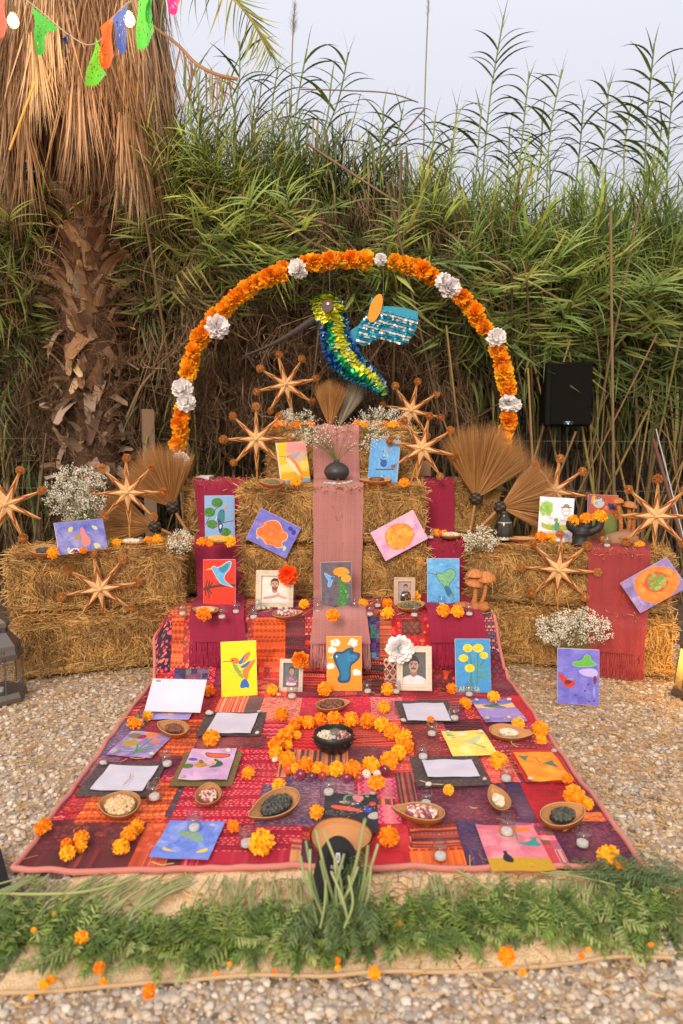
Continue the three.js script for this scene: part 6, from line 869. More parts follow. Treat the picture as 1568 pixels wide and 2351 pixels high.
{ // black spiked bowl in the ring
  const p = G(766, 1722, .028), s = 46 * MPP(p) * 1.0, o = thing('spiked_bowl', 'black clay bowl with cone spikes in the middle of the marigold ring', 'bowl', p), bm = MAT(.014, .013, .013, .35);
  mesh('bowl', lathe([[0, 0], [.5, .0], [.72, .12], [.98, .5], [1.02, .8], [.98, 1.02], [.93, 1.03], [.93, .8], [.85, .6], [0, .5]].map((q) => [q[0] * s, q[1] * s * .92]), 36), bm, o);
  const sp = new THREE.ConeGeometry(s * .085, s * .2, 10); for (let i = 0; i < 14; i++) { const a = i / 14 * 6.2832 + .1, m = mesh('spike', sp, bm, o); m.position.set(Math.cos(a) * s * 1.06, s * .62, Math.sin(a) * s * 1.06); m.quaternion.copy(qTo(V3(Math.cos(a), .1, Math.sin(a)))); }
  const heap = (c, x0, n, g) => { const ms = [], cs = []; for (let i = 0; i < n; i++) { const a = rnd() * 6.3, q = Math.sqrt(rnd()) * .42 * s, k = pick(c); ms.push(mtx(V3(x0 * s + Math.cos(a) * q * .9, s * (.68 + R(0, .07)), Math.sin(a) * q * 1.5), quat(rnd(), rnd() * 6, rnd()), s * R(.05, .07))); cs.push(col(...k)); } return [g, ms, cs]; };
  for (const [g, ms, cs] of [heap(SEED.white.c, -.46, 130, ballGeo), heap(SEED.pink.c, .5, 110, beanGeo)]) inst('beans', g, MAT(1, 1, 1, .5), ms, cs, o);
  const b2 = new THREE.CylinderGeometry(s * .9, s * .85, s * .12, 24); mesh('bean_bed', b2, MAT(.25, .2, .16), o).position.y = s * .6;
  const j = thing('candle_jar', 'small glass jar standing among the beans in the black bowl', 'candle jar', V3(p.x + .0, p.y + s * .66, p.z + s * .15)); mesh('jar', jarGeo, glass, j); mesh('candle', candleGeo, waxM, j); j.scale.setScalar(s * .3);
}
// ---------- straw stars ----------
reseed(101);
const rayTex = tex(64, 256, (x, w, h) => { // light and dark chevrons of plaited straw, root at the bottom
  x.fillStyle = '#a8672c'; x.fillRect(0, 0, w, h); const chev = (y0, y1, c) => { x.fillStyle = c; x.beginPath(); x.moveTo(0, h - y0 * h); x.lineTo(w / 2, h - y1 * h); x.lineTo(w, h - y0 * h); x.lineTo(w, h); x.lineTo(0, h); x.fill(); };
  x.fillStyle = '#d8a468'; x.fillRect(0, 0, 7, h); x.fillRect(w - 7, 0, 7, h); chev(.62, .98, '#d9a76c'); chev(.5, .9, '#8f4c1a'); chev(.1, .62, '#e0b682'); for (let i = 0; i < 260; i++) { x.fillStyle = pick(['rgba(70,30,5,.16)', 'rgba(255,225,170,.14)']); x.fillRect(rnd() * w, rnd() * h, 1.5, R(8, 40)); } });
const rayMat = new THREE.MeshStandardMaterial({ map: rayTex, roughness: .65, side: THREE.DoubleSide });
const rayGeo = (() => { // a long ridge: widest a fifth of the way out
  const rows = [[.0, .014, .022], [.042, .0225, .024], [.11, .0155, .014], [.21, .0062, .006]], pos = [], uv = [], idx = []; rows.forEach(([y, w, d], i) => { pos.push(-w, y, 0, 0, y, d, w, y, 0, 0, y, -d); uv.push(0, y / .2, .5, y / .2, 1, y / .2, .5, y / .2); if (i) { const b = i * 4, a = b - 4; for (let k = 0; k < 4; k++) { const n = (k + 1) % 4; idx.push(a + k, a + n, b + k, a + n, b + n, b + k); } } }); return toCreasedNormals(geo(pos, idx, uv), .3); })();
const hubGeo = (() => { const g = []; for (const [r, h, z, n, ro] of [[.034, .026, .012, 8, .39], [.024, .022, .028, 4, .2], [.015, .014, .042, 4, .9]]) { const c = new THREE.ConeGeometry(r, h, n, 1); c.rotateX(Math.PI / 2); c.rotateZ(ro); g.push(xf(c, V3(0, 0, z))); } return toCreasedNormals(mg(g), .3); })();
const hubMat = MAT(.62, .4, .2, .7), stickM = MAT(.45, .2, .04, .5);
const pomGeo = (() => { const g = []; for (let i = 0; i < 210; i++) { const d = V3(gauss(), gauss(), gauss()).normalize(), b = new THREE.CylinderGeometry(.0011, .0007, R(.019, .026), 3, 1, true); g.push(xf(b, d.clone().multiplyScalar(.0115), qTo(d))); } g.push(new THREE.SphereGeometry(.011, 8, 6)); return mg(g); })();
const pomMats = [MAT(.55, .22, .05, .8), MAT(.5, .18, .035, .8), MAT(.6, .26, .07, .8)];
function star(label, p, rot, stick, n = ZN, skip = []) { // a centre, the turn of the first ray in degrees, length of the stick below
  const o = thing('straw_star', label, 'straw star', p), X = UP.clone().cross(n).normalize(), Y = n.clone().cross(X); o.quaternion.copy(qBasis(X, Y, n));
  for (let k = 0; k < 8; k++) { const a = rad(rot + k * 45), m = mesh('ray', rayGeo, rayMat, o); m.position.z = .012; m.rotation.set(R(-.06, .06), R(-.12, .12), a - Math.PI / 2 + gauss() * .03); m.scale.set(R(.88, 1.12), R(.95, 1.05), 1); if (skip.includes(k)) continue; const q = mesh('pompom', pomGeo, pick(pomMats), o); q.position.set(Math.cos(a) * .23, Math.sin(a) * .23, .008); q.rotation.set(rnd() * 6, rnd() * 6, 0); q.scale.setScalar(R(1.2, 1.4)); }
  mesh('hub', hubGeo, hubMat, o).position.z = .008;
  if (stick) { const a = rad(stick[0]); mesh('stick', bar(V3(Math.cos(a) * .05, Math.sin(a) * .05, -.004), V3(Math.cos(a) * stick[1], Math.sin(a) * stick[1], -.004), .0085, .006, 6), stickM, o); }
  return o;
}
const at = (x, y, d) => C.clone().addScaledVector(ray(x, y), d);
const nF = (x, y, z) => V3(x, y, z).normalize();
const onA = (a, x, y, d) => onArm(a, x, y, d);
star('straw star cut by the left edge of the picture on a long stick', at(17, 1158, 4.25), 22, [-68, .36], nF(.1, 0, 1), [7]);
star('straw star standing before the left brooms above the white seed bowl', at(294, 1131, 4.52), 0, [-90, .31], nF(.05, 0, 1), [6]);
star('straw star on the face of the left wing', onA(ARML, 230, 1352, .04), 8, null, armN(ARML), [6]);
star('straw star left of the yellow and pink painting on the high tier', at(589, 1009, 4.8), 0, [-90, .29], nF(.05, 0, 1), [6]);
star('topmost straw star on the left behind the baby breath', at(657, 884, 5.2), 13, [-77, .34], nF(.05, 0, 1), [6]);
star('topmost straw star on the right behind the high tier', at(944, 944, 5.3), -12, [-102, .35], nF(-.05, 0, 1), [6]);
star('straw star in front of the high tier at right with stick in the hay', at(969, 1030, 4.75), -12, [-108, .31], nF(-.05, 0, 1), [6]);
star('straw star behind the white skull painting on the right wing', at(1272, 1128, 4.75), -8, [-98, .35], nF(-.1, 0, 1), [6]);
star('straw star on the face of the right wing left of the red runner', onA(ARMR, 1283, 1308, .045), 0, [-90, .25], armN(ARMR), [6]);
star('straw star on a stick at the right end of the right wing', onA(ARMR, 1505, 1185, -.06), 0, [-90, .27], nF(-.25, 0, 1), [6]);

// ---------- palm fibre brooms ----------
const bristleG = [0, 1].map((k) => { const g = []; for (let j = 0; j < 3; j++) { const b = blade(1, .008, R(-.12, .12) + k * .15, 4); g.push(xf(b, V3(0, 0, 0), quat(0, j * 1.05, 0))); } return mg(g); });
const bristleM = MAT(1, 1, 1, .6), knotTex = tex(64, 64, (x, w, h) => { x.fillStyle = '#2a241e'; x.fillRect(0, 0, w, h); for (let j = 0; j < 8; j++) for (let i = 0; i < 8; i++) { x.fillStyle = (i + j) % 2 ? '#5a4c3a' : '#17120f'; x.fillRect(i * 8, j * 8, 6, 6); } }), knotM = new THREE.MeshStandardMaterial({ map: knotTex, roughness: .8, bumpMap: knotTex, bumpScale: .003 });
function broom(label, knot, axisDeg, half, len, hand, depth, n = 900, cols) {
  const p = at(...knot, depth), o = thing('broom', label, 'broom', p), s = MPP(p), L = len * s, ax = rad(axisDeg), ms = [], cs = [];
  for (let i = 0; i < n; i++) { const u = R(-1, 1), a = ax + u * rad(half) + gauss() * .03, l = L * R(.72, 1.06) * (1 - .1 * Math.abs(u)); const d = V3(Math.cos(a), Math.sin(a), gauss() * .16); ms.push(mtx(d.clone().multiplyScalar(.02), qTo(d).multiply(quat(0, rnd() * 6, 0)), V3(R(.25, .42), l, R(.25, .5)))); const c = pick(cols || [[.42, .2, .06], [.5, .25, .08], [.34, .14, .04], [.56, .3, .11]]), k = R(.75, 1.1); cs.push(col(c[0] * k, c[1] * k, c[2] * k)); }
  bristleG.forEach((g, k) => inst('bristles', g, bristleM, ms.filter((_, i) => i % 2 === k), cs.filter((_, i) => i % 2 === k), o));
  if (hand) { const k = new THREE.SphereGeometry(15 * s, 14, 10); mesh('knot', k, knotM, o); const e = at(...hand, depth + .04).sub(p); mesh('handle', bar(V3(0, 0, 0), e, .011, .012, 8), MAT(.4, .2, .08, .6), o); }
  return o;
}
broom('large fan broom at left spreading up beside the arch foot', [396, 1165], 112, 46, 146, [440, 1236], 4.84, 1500);
broom('lower fan broom at left spreading sideways behind the white seed bowl', [356, 1209], 172, 34, 140, [392, 1226], 4.74, 1300);
broom('large fan broom at right spreading up beside the maroon runner', [1092, 1145], 78, 45, 172, [1080, 1216], 4.82, 1700);
broom('lower fan broom at right behind the white skull painting', [1148, 1165], 14, 42, 150, [1098, 1216], 4.76, 1300);
broom('upright bunch of brown grass standing on the highest bale', [757, 985], 88, 22, 108, null, 5.1, 700);
broom('pale grey green grass plume leaning right of the brown bunch', [775, 985], 66, 14, 112, null, 5.16, 260, [[.45, .42, .32], [.38, .36, .27], [.5, .44, .34]]);

// ---------- baby breath ----------
const fl = mg([...Array(5)].map((_, k) => xf(blade(.0042, .0036, .7, 2, 0, 1), V3(0, 0, 0), quat(.9, 0, 0).premultiply(quat(0, k * 1.256, 0)))).concat([new THREE.IcosahedronGeometry(.0022, 0)])), flM = MAT(.82, .8, .72, .8), stM = MAT(.16, .2, .07, .7);
function breath(label, centre, rx, ry, depth, n, foot, o2 = {}) {
  const c = at(...centre, depth), s = MPP(c), f = at(...foot, depth), o = thing('baby_breath', label, 'flowers', f), L = c.clone().sub(f), ms = [], cs = [], st = [];
  for (let i = 0; i < n / 14; i++) {
    const d = V3(gauss(), gauss(), gauss()); d.normalize().multiplyScalar(Math.cbrt(rnd()) * 1.02); if (o2.flat && d.y < 0) d.y *= .5;
    const q = L.clone().add(V3(d.x * rx * s, d.y * ry * s, d.z * Math.min(rx, ry) * s * .8)), mid = q.clone().multiplyScalar(.5).add(V3(gauss() * .02, .02, gauss() * .02)); if (i % 2 === 0) st.push(tube([V3(gauss() * .01, 0, 0), mid, q], .0009, 3, 5));
    for (let k = 0; k < 14; k++) { const e = q.clone().add(V3(gauss(), gauss(), gauss()).multiplyScalar(.016)); if (k % 3 === 0) st.push(bar(q, e, .0006, .0006, 3)); ms.push(mtx(e, quat(rnd() * 6, rnd() * 6, rnd() * 6), R(.75, 1.35))); const w = R(.75, 1.05); cs.push(col(w, w, w * .97)); }
  }
  mesh('stems', mg(st), stM, o); inst('blossoms', fl, flM, ms, cs, o); return o;
}
breath('big cloud of white baby breath behind the lilac watercolour at left', [176, 1130], 74, 66, 4.5, 3200, [200, 1238]);
breath('small tuft of white baby breath at the corner of the left wing', [412, 1243], 34, 27, 4.42, 620, [412, 1268]);
breath('small tuft of white baby breath at the corner of the right wing', [1102, 1240], 44, 30, 4.45, 760, [1100, 1262]);
breath('wide cloud of white baby breath before the right wing behind the purple painting', [1316, 1442], 88, 46, 4.12, 2300, [1320, 1530]);
breath('baby breath spray on the left of the highest bale', [678, 962], 44, 26, 4.98, 900, [715, 990]);
breath('baby breath spray on the right of the highest bale', [878, 965], 66, 30, 4.98, 1300, [815, 985]);
breath('hanging baby breath on the front of the highest bale at left', [705, 1000], 40, 20, 4.86, 420, [730, 985]);
breath('hanging baby breath on the front of the highest bale at right', [872, 1010], 44, 34, 4.86, 800, [835, 990]);

// ---------- black vase with green sprigs, hand shaped vase, mushrooms, bottle ----------
{
  const p = at(773, 1111, 4.72); p.y = 3 * B + .042; const s = 29 * MPP(p), o = thing('clay_vase', 'round black clay vase on the pink runner on the high tier', 'vase', p);
  mesh('vase', lathe([[0, 0], [.55, 0], [.78, .12], [.98, .5], [1, .75], [.86, 1.12], [.5, 1.4], [.24, 1.5], [.2, 1.58], [.24, 1.66], [.18, 1.68], [.15, 1.56], [.15, 1.4]].map((q) => [q[0] * s, q[1] * s * .93]), 36), MAT(.03, .029, .03, .45), o);
  const sp = thing('green_sprigs', 'thin green leafy sprigs standing in the black vase', 'sprigs', V3(p.x, p.y + s * 1.4, p.z)), g = [], lf = [], ms = [], cs = []; const leaf = blade(.035, .008, .6, 3, .2);
  for (let i = 0; i < 26; i++) { const a = R(-.95, .95), l = R(.14, .3), e = V3(Math.sin(a) * l * 1.15, Math.cos(a) * l, gauss() * .06), m = e.clone().multiplyScalar(.5).add(V3(0, .02, 0)); g.push(tube([V3(0, 0, 0), m, e], .0013, 4, 6)); for (let k = 0; k < 7; k++) { const t = R(.4, 1); lf.push(xf(leaf, e.clone().multiplyScalar(t).add(V3(0, .02 * Math.sin(t * 3.1), 0)), quat(R(.4, 1.2), 0, 0).premultiply(quat(0, rnd() * 6, gauss() * .4)), R(.5, .9))); } for (let k = 0; k < 9; k++) { ms.push(mtx(e.clone().add(V3(gauss() * .035, gauss() * .03, gauss() * .02)), quat(rnd() * 6, rnd() * 6, 0), 1)); cs.push(col(.95, .95, .9)); } }
  mesh('stems', mg(g), MAT(.13, .17, .05), sp); mesh('leaves', mg(lf), MAT(.1, .15, .045), sp); inst('blossoms', fl, flM, ms, cs, sp);
}
{
  const p = at(1332, 1246, 4.42); p.y = H2 + .005; const u = MPP(p), o = thing('clay_vase', 'black clay vase shaped like an open hand holding three marigolds', 'vase', p), bm = MAT(.018, .017, .02, .55), k = (x, y) => V3((x - 1332) * u, (1246 - y) * u, 0);
  const body = [lathe([[0, 0], [20, 0], [19, 8], [14, 18], [15, 28], [22, 36], [0, 38]].map((q) => [q[0] * u, q[1] * u]), 20)];
  const arm = (pts, r0) => { const c = new THREE.CatmullRomCurve3(pts), g = new THREE.TubeGeometry(c, 16, r0 * u, 12); return g; };
  body.push(arm([k(1332, 1214), k(1318, 1206), k(1309, 1198), k(1310, 1188)], 11), arm([k(1332, 1214), k(1340, 1204), k(1346, 1196), k(1346, 1186)], 11), arm([k(1334, 1216), k(1354, 1212), k(1372, 1202), k(1376, 1184)], 10));
  body.push(xf(new THREE.SphereGeometry(17 * u, 16, 12), k(1335, 1212))); mesh('hand', mg(body), bm, o);
  [[1314, 1187, 15], [1344, 1182, 16], [1375, 1177, 17]].forEach(([x, y, r], i) => { const f = thing('marigold', 'orange marigold head ' + ['left', 'middle', 'right'][i] + ' in the black hand vase', 'marigold', k(x, y).add(p)); mesh('bloom', mgGeo[i], mgMat[i], f); mesh('calyx', calyxGeo, calyxMat, f); f.scale.setScalar(r * u); f.rotation.x = .5; });
}
function mushrooms(label, p, S, list) {
  const o = thing('mushroom_carving', label, 'carving', p), wood = tex(128, 128, (x, w, h) => { x.fillStyle = '#b9743e'; x.fillRect(0, 0, w, h); for (let i = 0; i < 400; i++) { x.fillStyle = pick(['rgba(90,45,15,.2)', 'rgba(225,160,100,.2)']); x.fillRect(rnd() * w, rnd() * h, R(1, 3), R(6, 40)); } }), wm = new THREE.MeshStandardMaterial({ map: wood, bumpMap: wood, bumpScale: .004, roughness: .75 });
  const root = [0, 1, 2].map((i) => xf(rock(S * .19, 1.5, .8, 1, i * 7 + S), V3((i - 1) * S * .24, S * .1, gauss() * S * .08), quat(0, i, R(-.3, .3)))); mesh('root', mg(root), wm, o);
  for (const [x, y, r, bx] of list) { const e = V3(x * S, y * S, 0); mesh('stem', tube([V3(bx * S, S * .1, 0), V3((bx * .4 + x * .6) * S + S * .04, y * S * .5, S * .03), e], S * .055, 7), wm, o); mesh('cap', xf(lathe([[0, .75], [.45, .66], [.85, .34], [1, .02], [.92, -.06], [.5, .02], [0, .04]].map((q) => [q[0] * r * S, q[1] * r * S]), 18), e, quat(R(-.1, .25), 0, R(-.2, .2))), wm, o); }
}
{ const p = at(1087, 1398, 4.33); p.y = BT - .01; const S = 82 * MPP(p); mushrooms('wooden carving of three mushrooms on a gnarled root on the covered bale', p, S, [[.02, .98, .27, -.05], [0, .76, .26, .0], [.32, .9, .29, .14]]); const p2 = at(1424, 1248, 4.5); p2.y = H2; mushrooms('wooden mushroom carving on driftwood behind the right wing star', p2, 90 * MPP(p2), [[.18, .98, .2, .1], [.3, .72, .17, .16], [-.1, 1.1, .15, 0]]); const dw = solo('driftwood', mg([xf(rock(.07, 1.7, .8, .9, 3), V3(0, 0, 0), quat(0, 0, .3)), xf(rock(.06, 1.9, .6, .8, 8), V3(.08, -.02, .02), quat(0, .3, -.25))]), MAT(.34, .18, .1, .85), 'reddish lump of driftwood between the skull painting and the right end star', 'driftwood', V3(p2.x - .02, H2 + .05, p2.z + .03)); dw.scale.setScalar(.9); }
{ const p = at(1156, 1232, 4.66); p.y = H2; const u = MPP(p), o = thing('bottle', 'dark glass bottle with a silver and gold label behind the right brooms', 'bottle', p); mesh('glass', lathe([[0, 0], [22, 0], [23, 6], [22, 34], [17, 48], [10, 58], [9, 66], [10, 68], [8, 70]].map((q) => [q[0] * u, q[1] * u]), 18), MAT(.02, .018, .014, .15), o); mesh('label', new THREE.CylinderGeometry(18 * u, 23.4 * u, 40 * u, 18, 1, true, -1.1, 2.2), new THREE.MeshStandardMaterial({ map: tex(64, 64, (x) => { x.fillStyle = '#b8b4aa'; x.fillRect(0, 0, 64, 64); x.fillStyle = '#1a1712'; x.fillRect(0, 30, 64, 12); x.fillStyle = '#c8a030'; for (let i = 0; i < 4; i++) x.fillRect(4, 4 + i * 16, 56, 3); }), metalness: .5, roughness: .4, side: THREE.DoubleSide }), o).position.y = 26 * u; }

// ---------- hummingbird pinata ----------
{
  reseed(111);
  const Z = -5.02, P = (x, y, dz = 0) => AZ(x, y, Z + dz), org = P(790, 790), o = thing('pinata', 'shiny hummingbird pinata hanging under the flower arch', 'pinata', org), L = (x, y, dz = 0) => P(x, y, dz).sub(org), u = MPP(org);
  const S = [[722, 716, 15], [738, 712, 32], [754, 716, 36], [765, 738, 30], [769, 765, 32], [777, 795, 37], [793, 826, 36], [820, 850, 27], [848, 868, 20], [868, 885, 11], [878, 898, 3]];
  const c = new THREE.CatmullRomCurve3(S.map(([x, y]) => L(x, y))), N = 44, A = 24, pos = [], idx = [], fr = [];
  for (let j = 0; j <= N; j++) { const t = j / N, p = c.getPoint(t), tg = c.getTangent(t).normalize(), k = t * (S.length - 1), i0 = Math.min(S.length - 2, Math.floor(k)), r = lerp(S[i0][2], S[i0 + 1][2], k - i0) * u * (t < .24 ? .95 : .84), sd = V3(-tg.y, tg.x, 0).normalize(); fr.push([p, sd, r, tg]); for (let i = 0; i <= A; i++) { const a = i / A * 6.2832; const q = p.clone().addScaledVector(sd, Math.cos(a) * r).add(V3(0, 0, Math.sin(a) * r * .62)); pos.push(q.x, q.y, q.z); if (i && j) { const b = j * (A + 1) + i; idx.push(b - A - 2, b - A - 1, b - 1, b - 1, b - A - 1, b); } } }
  mesh('body', geo(pos, idx), MAT(.02, .1, .2, .6), o);
  const foil = new THREE.MeshStandardMaterial({ color: 0xffffff, metalness: .5, roughness: .3, side: THREE.DoubleSide }), paperM = MAT(1, 1, 1, .6);
  const tab = geo([-.5, 0, 0, .5, 0, 0, -.5, -.55, .18, .5, -.55, .18, -.5, -1, .5, .5, -1, .5], [0, 2, 1, 1, 2, 3, 2, 4, 3, 3, 4, 5]);
  const ms = [], cs = [], tm = [], tc = [];
  for (let n = 0; n < 1900; n++) { const t = rnd(), j = Math.min(N - 1, Math.floor(t * N)), [p, sd, r, tg] = fr[j], a = R(-.35, 3.5), side = Math.cos(a), nrm = sd.clone().multiplyScalar(Math.cos(a)).add(V3(0, 0, Math.sin(a))).normalize(), q = p.clone().addScaledVector(sd, side * r * 1.02).add(V3(0, 0, Math.sin(a) * r * .64)).addScaledVector(tg, rnd() * .02);
    let cc; const head = t < .3, s2 = side; if (t < .26) cc = s2 > .95 ? pick([[.02, .3, .08], [.3, .5, .4], [.01, .2, .05]]) : pick([[.66, .68, .03], [.74, .72, .07], [.52, .58, .02]]); else if (s2 > .72) cc = pick([[.01, .1, .42], [.0, .22, .38]]); else if (s2 > -.04) cc = t > .93 ? [.3, .5, .05] : pick([[.68, .7, .03], [.56, .62, .02], [.75, .72, .08]]); else if (s2 > -.52) cc = pick([[.0, .36, .08], [.0, .44, .13], [.01, .26, .06]]); else cc = t > .62 ? pick([[.0, .2, .16], [.0, .14, .26]]) : pick([[.01, .09, .35], [.02, .12, .42], [.0, .06, .22]]);
    if (rnd() < .06 && t > .3) cc = [.6, .58, .55]; const down = tg.clone(); if (t < .26) down.copy(V3(.15, -1, 0)); const yv = down.clone().multiplyScalar(-1).addScaledVector(nrm, -down.clone().multiplyScalar(-1).dot(nrm)).normalize(), xv = yv.clone().cross(nrm).normalize(); const k = R(.65, 1.5) * .024; ms.push(mtx(q, qBasis(xv, yv, nrm).multiply(quat(R(-.3, .35), gauss() * .35, gauss() * .35)), V3(k, k * 1.15, k))); cs.push(col(...cc)); }
  inst('foil_fringe', tab, foil, ms, cs, o);
  const tin = blade(.036, .003, .8, 2); for (let n = 0; n < 2400; n++) { const t = R(.2, 1), j = Math.min(N - 1, Math.floor(t * N)), [p, sd, r] = fr[j], left = rnd() < .62 || t < .4 && rnd() < .7, e = p.clone().addScaledVector(sd, (left ? -1 : 1) * r * 1.0).add(V3(gauss() * .006, gauss() * .006, gauss() * .035)); const d = sd.clone().multiplyScalar(left ? -1 : 1).add(V3(gauss() * .8, gauss() * .8, gauss() * .7)); tm.push(mtx(e, qTo(d), R(.6, 1.1))); tc.push(col(...(rnd() < .25 ? [.25, .5, .75] : t > .6 && rnd() < .55 ? [.02, .4, .45] : [.02, .12, .6]))); }
  inst('tinsel', tin, foil, tm, tc, o);
  const beak = []; const b0 = L(722, 733, .05), b1 = L(556, 818, .1); for (let i = 0; i <= 14; i++) beak.push(b0.clone().lerp(b1, i / 14).add(V3(0, -.025 * Math.sin(i / 14 * 3.1), 0))); const bc = new THREE.CatmullRomCurve3(beak), bg = new THREE.TubeGeometry(bc, 60, 1, 10), bp = bg.attributes.position; { const v = V3(); for (let i = 0; i < bp.count; i++) { const j = Math.floor(i / 11), cc = bc.getPointAt(j / 60), rr = lerp(9.5, 1.4, j / 60) * u * (1 + .09 * Math.sin(j * 1.5 + (i % 11) * .6)); v.fromBufferAttribute(bp, i).sub(cc).multiplyScalar(rr).add(cc); bp.setXYZ(i, v.x, v.y, v.z); } bg.computeVertexNormals(); } mesh('beak', bg, MAT(.035, .028, .026, .75), o);
  const eye = mesh('eye', (() => { const g = new THREE.CylinderGeometry(13 * u, 13 * u, .04, 28); g.rotateX(Math.PI / 2); return g; })(), MAT(.08, .045, .05, .6), o); eye.position.copy(L(752, 704, .152)); eye.rotation.y = -.15; const hi = mesh('highlight', (() => { const g = new THREE.CylinderGeometry(3 * u, 3 * u, .004, 16); g.rotateX(Math.PI / 2); return g; })(), MAT(.7, .68, .66), eye); hi.position.set(2 * u, 5 * u, .0215);
  const W = [[796, 778], [806, 758], [822, 748], [849, 714], [852, 682], [858, 686], [868, 706], [886, 703], [925, 706], [960, 716], [956, 754], [939, 783], [915, 790], [867, 776], [840, 790], [822, 788]], sh = new THREE.Shape(W.map(([x, y]) => { const q = L(x, y); return new THREE.Vector2(q.x, q.y); })); const wing = mesh('wing', new THREE.ExtrudeGeometry(sh, { depth: .025, bevelEnabled: false }), MAT(.02, .26, .4, .7), o); wing.position.z = -.02;
  const wm = [], wc = []; for (let row = 0; row < 15; row++) for (let i = 0; i < 30; i++) { const fx = 822 + i * 5 + R(-1, 1), fy = 706 + row * 6.4 + (i - 8) * 1.35 + R(-1, 1); if (fx > 958 || fy > 790) continue; let inp = false; for (let a = 0, b = W.length - 1; a < W.length; b = a++) if ((W[a][1] > fy) !== (W[b][1] > fy) && fx < (W[b][0] - W[a][0]) * (fy - W[a][1]) / (W[b][1] - W[a][1]) + W[a][0]) inp = !inp; if (!inp) continue; const silver = row % 3 === 1 ? rnd() < .8 : row % 3 === 2 && rnd() < .3; wm.push(mtx(L(fx, fy, .012), quat(R(-.2, .25), R(-.2, .2), -.22 + gauss() * .08), V3(.017, .017, .02))); wc.push(col(...(silver ? pick([[.72, .7, .68], [.5, .48, .47], [.82, .8, .78]]) : pick([[.01, .25, .4], [.02, .32, .48], [.0, .2, .34]])))); } inst('wing_fringe', tab, foil, wm, wc, o);
  const fo = new THREE.Shape(); fo.absellipse(0, 0, 13 * u, 33 * u, 0, Math.PI * 2, false); const flap = mesh('orange_flap', new THREE.ExtrudeGeometry(fo, { depth: .008, bevelEnabled: false }), MAT(.85, .27, .01, .7), o); flap.position.copy(L(862, 708, .022)); flap.rotation.z = -.33;
  mesh('string', mg([bar(L(757, 685), AZ(757, 600, -5.33).sub(org), .0006, .0006, 3), bar(L(880, 706), AZ(880, 602, -5.33).sub(org), .0006, .0006, 3)]), MAT(.6, .6, .6, .3), o);
}
